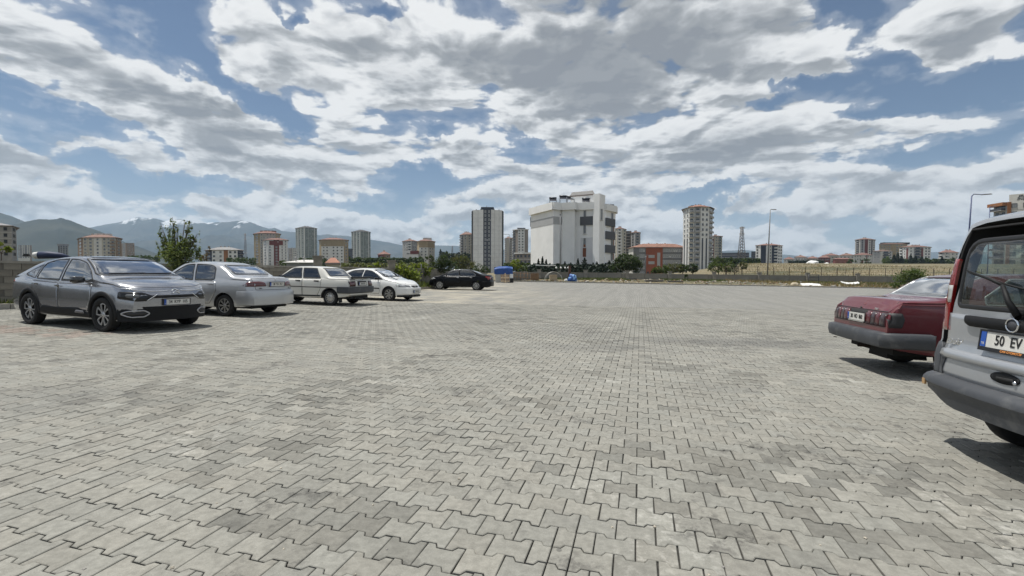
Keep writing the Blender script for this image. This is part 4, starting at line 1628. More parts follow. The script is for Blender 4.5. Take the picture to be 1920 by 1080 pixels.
def round_poly(poly, r, n=4):
    out = []
    m = len(poly)
    rr = r if isinstance(r, (list, tuple)) else [r] * m
    for i in range(m):
        p0, p1, p2 = Vector(poly[i - 1]), Vector(poly[i]), Vector(poly[(i + 1) % m])
        r_ = rr[i]
        if r_ <= 0:
            out.append(tuple(p1))
            continue
        a = (p0 - p1)
        b = (p2 - p1)
        la, lb = a.length, b.length
        q = min(r_, la * .45, lb * .45)
        A, B = p1 + a / la * q, p1 + b / lb * q
        for k in range(n + 1):
            t = k / n
            out.append(tuple(A * (1 - t) ** 2 + p1 * 2 * t * (1 - t) + B * t ** 2))
    return out


def grow(poly, d):
    """offset a polygon outward by d (rough, for near convex outlines)"""
    m = len(poly)
    ar = sum(poly[i][0] * poly[(i + 1) % m][1] - poly[(i + 1) % m][0] * poly[i][1] for i in range(m))
    sg = 1 if ar > 0 else -1
    out = []
    for i in range(m):
        p0, p1, p2 = Vector(poly[i - 1]), Vector(poly[i]), Vector(poly[(i + 1) % m])
        e1, e2 = (p1 - p0), (p2 - p1)
        if e1.length < 1e-6 or e2.length < 1e-6:
            continue
        e1.normalize()
        e2.normalize()
        n1, n2 = Vector((e1.y, -e1.x)) * sg, Vector((e2.y, -e2.x)) * sg
        b = n1 + n2
        if b.length < 1e-6:
            b = n1
        b = b / max(0.45, b.dot(n1))
        out.append(tuple(p1 + b * d))
    return out


class Car:
    def __init__(s, name, label, cat, loc, heading, P, paint, group=None):
        nrm = Vector((-SX, -SY, 1)).normalized()
        s.root = empty(name, (loc[0], loc[1], plane_z(loc[0], loc[1]) + undul(loc[0], loc[1]) * 0.5), heading, label, cat, group, normal=nrm)
        s.P = P
        s.shell = Shell(P)
        s.base = s.shell.mesh()
        bm = bmesh.new()
        bm.from_mesh(s.base)
        s.bvh = BVHTree.FromBMesh(bm)
        bm.free()
        s.paint = paint
        s.cutters = []

    # ---- projection of outlines on the body
    def hit(s, axis, a, b, side=1):
        if axis == 'y':
            o, d = Vector((a, 4 * side, b)), Vector((0, -side, 0))
        elif axis == 'x':
            o, d = Vector((5 * side, a, b)), Vector((-side, 0, 0))
        else:
            o, d = Vector((a, b, 5)), Vector((0, 0, -1))
        h = s.bvh.ray_cast(o, d)
        W_ = s.P['w'][len(s.P['w']) // 2][1]
        bad = h[0] is None or (axis == 'y' and h[0].y * side < W_ * .5) or (axis == 'x' and h[0].x * side < .35)
        if bad:
            h2 = s.bvh.find_nearest(Vector((a, side * 1.0, b)) if axis == 'y' else Vector((side * 2.2, a, b)) if axis == 'x' else Vector((a, b, 1.2)))
            return h2[0], -d
        n = h[1]
        if n.dot(d) > 0:
            n = -n
        return h[0], n

    def patch(s, name, poly, axis, mats, side=1, off=0.003, thick=0.006, res=0.05, parent=None, along=False, smooth=True, hole=None, **kw):
        """thin solid panel that lies on the body inside the outline"""
        if axis == 'y' and False:
            pass
        pts = []
        edges = []

        def ring(pl):
            st = len(pts)
            m = len(pl)
            for i in range(m):
                a, b = Vector(pl[i]), Vector(pl[(i + 1) % m])
                k = max(1, int((b - a).length / res))
                for q in range(k):
                    pts.append(a.lerp(b, q / k))
            for i in range(st, len(pts)):
                edges.append((i, i + 1 if i + 1 < len(pts) else st))
        ring(poly)
        if hole:
            ring(hole)
        nb = len(pts)
        xs, ys = [p.x for p in pts], [p.y for p in pts]
        nx, ny = int((max(xs) - min(xs)) / res) + 1, int((max(ys) - min(ys)) / res) + 1
        for i in range(1, nx):
            for j in range(1, ny):
                q = Vector((min(xs) + (max(xs) - min(xs)) * i / nx, min(ys) + (max(ys) - min(ys)) * j / ny))
                if min((q - pts[e]).length for e in range(nb)) < res * 0.45:
                    continue
                pts.append(q)
        v, e, f, *_r = geo.delaunay_2d_cdt(pts, edges, [], 3 if hole else 1, 1e-5)
        if hole:
            keep = []
            for t in f:
                c = sum((v[i] for i in t), Vector((0, 0))) / len(t)
                if inside(c, poly) and not inside(c, hole):
                    keep.append(t)
            f = keep
        V, N = [], []
        for p in v:
            h, n = s.hit(axis, p.x, p.y, side)
            d = {'y': Vector((0, side, 0)), 'x': Vector((side, 0, 0)), 'z': Vector((0, 0, 1))}[axis]
            nn = d if along else n
            V.append(h + nn * off)
            N.append(nn)
        nV = len(V)
        verts = V + [a - b * thick for a, b in zip(V, N)]
        cnt = {}
        faces = []
        for t in f:
            a, b, c = V[t[0]], V[t[1]], V[t[2]]
            nr = (b - a).cross(c - a)
            t = list(t)
            if nr.dot(N[t[0]]) < 0:
                t = t[::-1]
            faces.append(tuple(t))
            for i in range(len(t)):
                cnt[(t[i], t[(i + 1) % len(t)])] = True
        sides = [(j, i, i + nV, j + nV) for (i, j) in cnt if (j, i) not in cnt]
        nf = len(faces)
        faces2 = faces + sides
        me = bpy.data.meshes.new(name)
        used = sorted({i for f_ in faces2 for i in f_})
        mp = {o_: n_ for n_, o_ in enumerate(used)}
        me.from_pydata([tuple(verts[i]) for i in used], [], [tuple(mp[i] for i in f_) for f_ in faces2])
        for m in (mats if isinstance(mats, (list, tuple)) else [mats]):
            me.materials.append(m)
        if smooth:
            me.polygons.foreach_set('use_smooth', [i < nf for i in range(len(me.polygons))])
        me.update()
        return link(name, me, parent if parent is not None else s.root, **kw)

    def strip(s, name, line, axis, m, side=1, w=0.01, off=0.002, closed=False, parent=None, res=0.05, thick=None, **kw):
        """a bead of width w that follows a line over the body"""
        L = [Vector(p) for p in line]
        if closed:
            L.append(L[0])
        pts = []
        for a, b in zip(L[:-1], L[1:]):
            k = max(1, int((b - a).length / res))
            pts += [a.lerp(b, q / k) for q in range(k)]
        pts.append(L[-1])
        P3 = []
        for p in pts:
            h, n = s.hit(axis, p.x, p.y, side)
            P3.append((h, n))
        V, Fc = [], []
        t_ = thick if thick is not None else w * 0.35
        m_ = len(P3)
        for i, (h, n) in enumerate(P3):
            a = P3[max(0, i - 1)][0]
            b = P3[min(m_ - 1, i + 1)][0]
            if closed and i in (0, m_ - 1):
                a, b = P3[-2][0], P3[1][0]
            d = (b - a)
            if d.length < 1e-8:
                d = Vector((1, 0, 0))
            d.normalize()
            u = d.cross(n)
            if u.length < 1e-6:
                u = Vector((0, 0, 1))
            u.normalize()
            c = h + n * off
            V += [c - u * w / 2 - n * 0.01, c - u * w / 2, c - u * w * .25 + n * t_, c + u * w * .25 + n * t_, c + u * w / 2, c + u * w / 2 - n * 0.01]
        for i in range(m_ - 1):
            for k in range(5):
                a = i * 6 + k
                Fc.append((a, a + 1, a + 7, a + 6))
        if not closed:
            Fc.append((0, 1, 2, 3, 4, 5)[::-1])
            Fc.append(tuple((m_ - 1) * 6 + k for k in range(6)))
        me = bpy.data.meshes.new(name)
        me.from_pydata([tuple(q) for q in V], [], Fc)
        me.materials.append(m)
        me.polygons.foreach_set('use_smooth', [True] * len(me.polygons))
        bm = bmesh.new()
        bm.from_mesh(me)
        bmesh.ops.recalc_face_normals(bm, faces=bm.faces)
        bm.to_mesh(me)
        bm.free()
        return link(name, me, parent if parent is not None else s.root, **kw)

    def finish(s, arch_r, axles, cavity=None, extra=()):
        cut = list(s.cutters) + list(extra)
        for ax in axles:
            for sd in (-1, 1):
                w = s.P['w'][len(s.P['w']) // 2][1]
                mb = MB()
                a, b = sd * (w - 0.30), sd * (w + 0.25)
                prof = [(0.0001, a), (arch_r, a), (arch_r, b), (0.0001, b)]
                vs = []
                n = 28
                lo = [(ax + arch_r * math.cos(2 * math.pi * k / n), arch_r * math.sin(2 * math.pi * k / n) + s.P['wheel_r'] + 0.01) for k in range(n)]
                # let the arch open fully below
                poly = [p for p in lo if p[1] > s.P['wheel_r'] * .55] if False else lo
                cut.append(prism_mesh(poly, 'y', min(a, b), max(a, b)))
        body = boolean_cut(s.base, cut)
        body.materials.clear()
        body.materials.append(s.paint)
        body.materials.append(mat('cabin_lining', (0.035, 0.035, 0.037), 0.9))
        # faces deep inside the volume are lining / arch liner
        for p in body.polygons:
            c = p.center
            h = s.bvh.find_nearest(c)
            p.material_index = 1 if (h[3] is not None and h[3] > 0.004) else 0
            p.use_smooth = p.material_index == 0
        body.name = 'body'
        me = body
        o = link('body', me, s.root)
        # keep hard creases where faces meet sharply
        me.shade_smooth() if hasattr(me, 'shade_smooth') else None
        for p in me.polygons:
            p.use_smooth = True
        try:
            me.set_sharp_from_angle(angle=R(s.P.get('sharp', 34)))
        except Exception:
            pass
        return o

    def windows(s, side_polys, front, rear, glass, trim, floor_z=0.55, cab=(-1.0, 1.0), rear_glass=None, inset=0.055, roof_in=None, front_glass=None):
        """cut the cabin and its openings, add the panes and their black surrounds"""
        cav = s.shell.mesh(inset=inset, xr=cab, zmin=floor_z, warp=False)
        s.cutters.append(cav)
        for pl in side_polys:
            s.cutters.append(prism_mesh(grow(pl, -0.012), 'y', -1.4, 1.4))
        if front:
            s.cutters.append(prism_mesh(grow(front, -0.015), 'x', cab[1] - 0.75, 3.0))
        if rear:
            s.cutters.append(prism_mesh(grow(rear, -0.015), 'x', -3.4, cab[0] + 0.75))
        for pl in side_polys:
            for sd in (1, -1):
                w = s.patch('side_window', pl, 'y', glass, sd, off=0.0, thick=0.004)
                s.strip('window_seal', pl, 'y', trim, sd, w=0.022, off=0.001, closed=True, parent=w, thick=0.004)
        if front:
            w = s.patch('windscreen', front, 'x', front_glass or glass, 1, off=0.001, thick=0.004, res=0.06)
            s.strip('window_seal', front, 'x', trim, 1, w=0.035, off=0.001, closed=True, parent=w, thick=0.003)
        if rear:
            w = s.patch('rear_window', rear, 'x', rear_glass or glass, -1, off=0.001, thick=0.004, res=0.06)
            s.strip('window_seal', rear, 'x', trim, -1, w=0.035, off=0.001, closed=True, parent=w, thick=0.003)

    def wheel(s, x, side, style, track, r, rim_r, width=0.20, cover=None):
        y = side * track / 2
        tyre = MB()
        w2 = width / 2
        prof = [(rim_r * .98, -w2 * .80), (rim_r + 0.01, -w2 * .95), (r * .86, -w2), (r * .965, -w2 * .88), (r, -w2 * .62), (r * 1.0, w2 * .62), (r * .965, w2 * .88), (r * .86, w2), (rim_r + 0.01, w2 * .95), (rim_r * .98, w2 * .80)]
        tyre.lathe(prof, 36, 'Y', closed=False)
        o = tyre.build('wheel', [mat('tyre_rubber', (0.014, 0.014, 0.014), 0.85, var=0.2, scale=6)], s.root, loc=(x, y, r))
        rm = MB()
        f = side
        rim_m, dark = cover[0], mat('wheel_well_dark', (0.012, 0.012, 0.012), 0.9)
        face = f * w2 * 0.72
        deep = f * w2 * 0.1
        # barrel lip and back plate
        rm.lathe([(rim_r, face * 1.15), (rim_r * .93, face * 1.12), (rim_r * .90, face * .8), (rim_r * .90, deep), (0.01, deep)][::1], 36, 'Y', mi=1)
        rm.lathe([(rim_r * 1.0, face * 1.05), (rim_r * 1.005, face * 1.2), (rim_r * .95, face * 1.2), (rim_r * .915, face * .9)], 36, 'Y', mi=cover[2] if len(cover) > 2 else 0)

        def P(rad, ang, d=0.0):
            return (rad * math.cos(ang), face * 0.93 + f * d, rad * math.sin(ang))

        def plate(poly, mi=0, th=0.018, d=0.0):
            n = len(poly)
            a = [P(q[0], q[1], d + (q[2] if len(q) > 2 else 0)) for q in poly]
            b = [(p[0], p[1] - f * th, p[2]) for p in a]
            fs = [tuple(range(n)), tuple(range(2 * n - 1, n - 1, -1))] + [(i, i + n, (i + 1) % n + n, (i + 1) % n) for i in range(n)]
            rm.add(a + b, fs, mi)
        if style == 'loops':           # five open silver loops on black
            for k in range(5):
                c = 2 * math.pi * k / 5 + 0.3
                for sg in (-1, 1):
                    plate([(rim_r * .16, c + sg * .30), (rim_r * .16, c + sg * .62), (rim_r * .52, c + sg * .50), (rim_r * .90, c + sg * .40), (rim_r * .90, c + sg * .27), (rim_r * .50, c + sg * .36)], 0)
                plate([(rim_r * .90, c - .40), (rim_r * .93, c), (rim_r * .90, c + .40), (rim_r * .82, c + .33), (rim_r * .83, c), (rim_r * .82, c - .33)], 0)
                plate([(rim_r * .95, c + .44), (rim_r * .95, c + .82), (rim_r * .30, c + .80), (rim_r * .30, c + .46)], 1, 0.01, -0.012)
        elif style == 'spokes':
            n = cover[1]
            for k in range(n):
                c = 2 * math.pi * k / n
                h = math.pi / n
                plate([(rim_r * .20, c - h * .9), (rim_r * .20, c + h * .9), (rim_r * .45, c + h * .42), (rim_r * .94, c + h * .42), (rim_r * .94, c - h * .42), (rim_r * .45, c - h * .42)], 0)
        elif style == 'swirl':
            n = cover[1]
            for k in range(n):
                c = 2 * math.pi * k / n
                h = math.pi / n
                plate([(rim_r * .25, c - h * 1.0), (rim_r * .25, c + h * 1.0), (rim_r * .6, c + h * 1.1), (rim_r * .94, c + h * 1.35), (rim_r * .94, c + h * .35), (rim_r * .6, c + h * .1)], 0)
        elif style == 'cover':         # plastic cover pierced near its edge
            n = cover[1]
            for k in range(n):
                c = 2 * math.pi * k / n
                h = math.pi / n
                plate([(rim_r * .55, c - h), (rim_r * .57, c), (rim_r * .55, c + h), (rim_r * .96, c + h * .50), (rim_r * .96, c - h * .50)], 0)
            rm.lathe([(rim_r * .58, face * .9), (rim_r * .40, face * 1.08), (0.01, face * 1.15)], 24, 'Y', mi=0)
        rm.lathe([(rim_r * .24, face * .80), (rim_r * .22, face * 1.05), (0.008, face * 1.08)], 20, 'Y', mi=0)
        for k in range(5):
            a_ = 2 * math.pi * k / 5
            rm.lathe([(0.010, face * .9), (0.009, face * 1.10), (0.001, face * 1.12)], 6, 'Y', c=(rim_r * .15 * math.cos(a_), 0, rim_r * .15 * math.sin(a_)), mi=1)
        me = rm.mesh('rim', [rim_m, dark])
        bm = bmesh.new()
        bm.from_mesh(me)
        bmesh.ops.recalc_face_normals(bm, faces=bm.faces)
        bm.to_mesh(me)
        bm.free()
        link('rim', me, o)
        return o

    def plate(s, x, z, text, side=-1, y=0.0, w=0.52, h=0.112, tilt=0.0, frame=True, size=0.092, extra=None):
        """registration plate on nose (side 1) or tail (side -1)"""
        pl = MB().box((0, 0, 0), (w, 0.008, h))
        rz = math.pi / 2 if side > 0 else -math.pi / 2
        rot = Matrix.Rotation(rz, 4, 'Z') @ Matrix.Rotation(tilt, 4, 'X')
        o = pl.build('number_plate', [mat('plate_white', (0.62, 0.61, 0.57), 0.5, var=0.08, scale=9)], s.root, loc=(x, y, z), rot=rot.to_euler())
        MB().box((0, 0, 0), (0.042, 0.004, h - .004)).build('country_band', [mat('plate_blue', (0.02, 0.08, 0.35), 0.5)], o, loc=(-w / 2 + .024, -.0065, 0))
        if frame:
            f = MB()
            ft = 0.012
            f.box((0, 0, h / 2 + ft / 2), (w + ft * 2, 0.02, ft)).box((0, 0, -h / 2 - ft / 2 - (0.008 if extra else 0)), (w + ft * 2, 0.02, ft + (0.016 if extra else 0)))
            f.box((-w / 2 - ft / 2, 0, 0), (ft, 0.02, h)).box((w / 2 + ft / 2, 0, 0), (ft, 0.02, h))
            f.build('plate_frame', [mat('frame_black', (0.015, 0.015, 0.017), 0.45)], o)
        me = text_mesh(text, size, 0.001, bold=0.0012, sx=0.80, space=1.0)
        me.materials.append(mat('plate_ink', (0.01, 0.01, 0.01), 0.5))
        link('plate_lettering', me, o, loc=(0.022, -.0065, 0), rot=(math.pi / 2, 0, 0))
        t2 = text_mesh('TR', 0.024, 0.0005)
        t2.materials.append(mat('plate_white', (0.62, 0.61, 0.57), 0.5))
        link('plate_lettering', t2, o, loc=(-w / 2 + .024, -.0095, -h * .28), rot=(math.pi / 2, 0, 0))
        if extra:
            t3 = text_mesh(extra, 0.021, 0.0006, bold=0.0006)
            t3.materials.append(mat('orange_ink', (0.75, 0.30, 0.08), 0.5))
            link('plate_lettering', t3, o, loc=(0.0, -.0108, -h / 2 - .013), rot=(math.pi / 2, 0, 0))
        return o

    def mirror(s, x, y, z, m, glass_m, size=(0.10, 0.20, 0.13)):
        for sd in (1, -1):
            b = MB()
            # rounded shell
            prof = []
            n = 14
            rings = [(-.5, .55), (-.42, .86), (-.1, 1.0), (.3, .82), (.5, .35)]
            vs, fs = [], []
            for t, k in rings:
                for q in range(n):
                    a = 2 * math.pi * q / n
                    ca, sa = math.cos(a), math.sin(a)
                    px = abs(ca) ** .6 * (1 if ca > 0 else -1)
                    pz = abs(sa) ** .6 * (1 if sa > 0 else -1)
                    vs.append((t * size[0], px * size[1] / 2 * k, pz * size[2] / 2 * k))
            for i in range(len(rings) - 1):
                for q in range(n):
                    fs.append((i * n + q, i * n + (q + 1) % n, (i + 1) * n + (q + 1) % n, (i + 1) * n + q))
            fs.append(tuple(range(n - 1, -1, -1)))
            fs.append(tuple((len(rings) - 1) * n + q for q in range(n)))
            b.add(vs, fs, 0, True)
            b.tube([(0, -sd * size[1] * .45, -.03), (.01, -sd * size[1] * .8, -.05)], 0.018, 8)
            o = b.build('door_mirror', [m], s.root, loc=(x, sd * y, z))
            MB().box((0, 0, 0), (0.004, size[1] * .8, size[2] * .72)).build('mirror_glass', [glass_m], o, loc=(-size[0] * .52, 0, 0))

    def handles(s, spots, m, w=0.17, h=0.028):
        for (x, z) in spots:
            for sd in (1, -1):
                p, n = s.hit('y', x, z, sd)
                b = MB()
                b.box((0, 0, 0), (w, 0.022, h))
                b.box((w * .38, -sd * .012, 0), (0.03, 0.03, h * .8))
                b.box((-w * .38, -sd * .012, 0), (0.03, 0.03, h * .8))
                b.build('door_handle', [m], s.root, loc=p + n * 0.026)
                s.patch('handle_recess', round_poly([(x - w * .34, z - .026), (x + w * .34, z - .026), (x + w * .34, z + .03), (x - w * .34, z + .03)], .02), 'y', mat('recess_dark', (.02, .02, .02), .7), sd, off=0.0015, thick=.002)

    def seats(s, xs, z=0.52, top=1.15, w=0.46, ys=(-.36, .36), m=None):
        m = m or mat('seat_cloth', (0.05, 0.05, 0.055), 0.95, var=.2)
        for x in xs:
            for y in ys:
                b = MB()
                b.box((0.05, 0, 0.08), (0.50, w, 0.16))
                b.box((-0.22, 0, (top - z) * .45), (0.13, w, (top - z) * .8), ry=-0.18, taper=.86)
                b.box((-0.30, 0, (top - z) * .98), (0.09, w * .55, 0.17), ry=-0.15, taper=.8)
                b.build('car_seat', [m], s.root, loc=(x, y, z))
        b = MB()
        b.box((0, 0, 0), (0.32, 1.15, 0.18), taper=.8)
        b.build('dashboard', [mat('dashboard_plastic', (0.03, 0.03, 0.032), 0.7)], s.root, loc=(s.P['dash'][0], 0, s.P['dash'][1]))
        st = MB()
        pts = [(0, .18 * math.cos(a), .18 * math.sin(a)) for a in np.linspace(0, 2 * math.pi, 17)]
        st.tube(pts, .014, 6, caps=False)
        st.box((0, 0, 0), (.03, .34, .05))
        st.build('steering_wheel', [mat('dashboard_plastic', (0.03, 0.03, 0.032), 0.7)], s.root, loc=(s.P['dash'][0] - .32, .36, s.P['dash'][1] + .06), rot=(0, R(-25), 0))


def inside(p, poly):
    r = False
    n = len(poly)
    for i in range(n):
        a, b = poly[i], poly[(i + 1) % n]
        if (a[1] > p.y) != (b[1] > p.y) and p.x < (b[0] - a[0]) * (p.y - a[1]) / (b[1] - a[1]) + a[0]:
            r = not r
    return r


def paint_mat(name, c, metal=0.0, rough=0.35, coat=1.0, dust=0.15):
    m = mat(name, c, rough, metal, coat=coat, stain=(0.30, 0.28, 0.24), stain_amt=dust, stain_scale=2.5)
    return m


CHROME = mat('chrome', (0.75, 0.76, 0.78), 0.12, 1.0)
BLACKP = mat('black_plastic', (0.009, 0.0095, 0.0105), 0.6, bump=0.1, bscale=300, spec=0.25)
GREYP = mat('grey_bumper_plastic', (0.050, 0.054, 0.061), 0.55, var=0.15, scale=3, stain=(0.17, 0.17, 0.165), stain_amt=.35, stain_scale=5)
TRIM = mat('rubber_seal', (0.012, 0.012, 0.013), 0.5)
GLASS_F = glass_mat('windscreen_glass', (0.62, 0.69, 0.67), 0.22, refl=4.2)
GLASS = glass_mat('car_glass', (0.62, 0.69, 0.67), 0.34, refl=2.4)
GLASS_D = glass_mat('tinted_car_glass', (0.10, 0.11, 0.12), 0.6, refl=1.5)
GLASS_R = glass_mat('dusty_rear_glass', (0.30, 0.36, 0.36), 0.35, (0.05, 0.06, 0.065), 0.05, 0.16, refl=3.2)
LENS = mat('clear_lens', (0.35, 0.36, 0.37), 0.08, 0.0, coat=1.0, spec=0.9)
LAMP_RED = mat('red_lens', (0.22, 0.012, 0.012), 0.12, coat=1.0)
LAMP_DRED = mat('dark_red_lens', (0.085, 0.012, 0.014), 0.18, coat=1.0)
SILVER_RIM = mat('silver_alloy', (0.50, 0.50, 0.49), 0.35, 0.85, stain=(0.2, 0.18, 0.15), stain_amt=.5, stain_scale=9)
GAP = mat('panel_gap', (0.008, 0.008, 0.008), 0.9)


def bumper(s, name, end, zmid, prof, m, xa, parent=None, nray=41, spread=128, lift=0.0):
    """sweep a profile [(outward, z)] round the nose (end=1) or tail (end=-1) along the body outline"""
    ox = s.P['top'][-1][0] * .55 if end > 0 else s.P['top'][0][0] * .55
    o = Vector((ox, 0, zmid))
    path = []
    for i in range(nray):
        a = R(-spread / 2 * 1.0 + spread * i / (nray - 1)) * 1.45
        a = max(-math.pi * .62, min(math.pi * .62, a))
        d = Vector((end * math.cos(a), math.sin(a), 0))
        h = s.bvh.ray_cast(o, d)
        if h[0] is None:
            continue
        if end * h[0].x < end * xa and abs(h[0].y) > .4:
            continue
        n = Vector((h[1].x, h[1].y, 0))
        if n.dot(d) < 0:
            n = -n
        n.normalize()
        path.append((h[0], n))
    # smooth the directions
    for _ in range(3):
        path = [(p, (path[max(0, i - 1)][1] + n * 2 + path[min(len(path) - 1, i + 1)][1]).normalized()) for i, (p, n) in enumerate(path)]
    V, Fc = [], []
    k = len(prof)
    for p, n in path:
        for d, z in prof:
            q = p + n * d
            V.append((q.x, q.y, z + (lift * sstep(.40, .80, abs(p.y)) if z < zmid else 0)))
    for i in range(len(path) - 1):
        for j in range(k - 1):
            a = i * k + j
            Fc.append((a, a + 1, a + k + 1, a + k))
        Fc.append((i * k + k - 1, i * k, (i + 1) * k, (i + 1) * k + k - 1))
    Fc.append(tuple(range(k)))
    Fc.append(tuple((len(path) - 1) * k + j for j in range(k))[::-1])
    me = bpy.data.meshes.new(name)
    me.from_pydata(V, [], Fc)
    me.materials.append(m)
    bm = bmesh.new()
    bm.from_mesh(me)
    bmesh.ops.recalc_face_normals(bm, faces=bm.faces)
    bm.to_mesh(me)
    bm.free()
    me.polygons.foreach_set('use_smooth', [True] * len(me.polygons))
    try:
        me.set_sharp_from_angle(angle=R(38))
    except Exception:
        pass
    return link(name, me, parent if parent is not None else s.root)


def doors(c, polys, names):
    for pl, nm in zip(polys, names):
        for sd in (1, -1):
            d = c.patch(nm, grow(pl, -0.005), 'y', c.paint, sd, off=0.0028, thick=0.003, res=0.055)
            c.strip('panel_gap', pl, 'y', GAP, sd, w=0.013, off=0.0006, closed=True, parent=d, thick=0.0004)


def arches(c, axles, r, m, w=0.05, off=0.004, a0=-12, a1=192):
    for ax in axles:
        for sd in (1, -1):
            pl = [(ax + r * math.cos(R(a)), c.P['wheel_r'] + 0.01 + r * math.sin(R(a))) for a in np.linspace(a0, a1, 22)]
            c.strip('arch_trim', pl, 'y', m, sd, w=w, off=off, thick=0.012)


def underbody(c, x0, x1, z, m=None):
    b = MB()
    w = c.P['w'][len(c.P['w']) // 2][1]
    b.box(((x0 + x1) / 2, 0, z), (x1 - x0, w * 1.45, 0.10))
    for ax in c.P['axles']:
        b.tube([(ax, -w * .8, c.P['wheel_r']), (ax, w * .8, c.P['wheel_r'])], 0.045, 8)
    b.build('underbody', [mat('underbody_black', (.012, .012, .012), .95)], c.root)


def exhaust(c, x, y, z, r=.022):
    b = MB()
    b.tube([(x + .5, y, z + .02), (x + .12, y, z), (x, y, z)], r, 10, caps=False)
    b.build('exhaust_pipe', [mat('rusty_exhaust', (.06, .045, .035), .7, .6)], c.root)


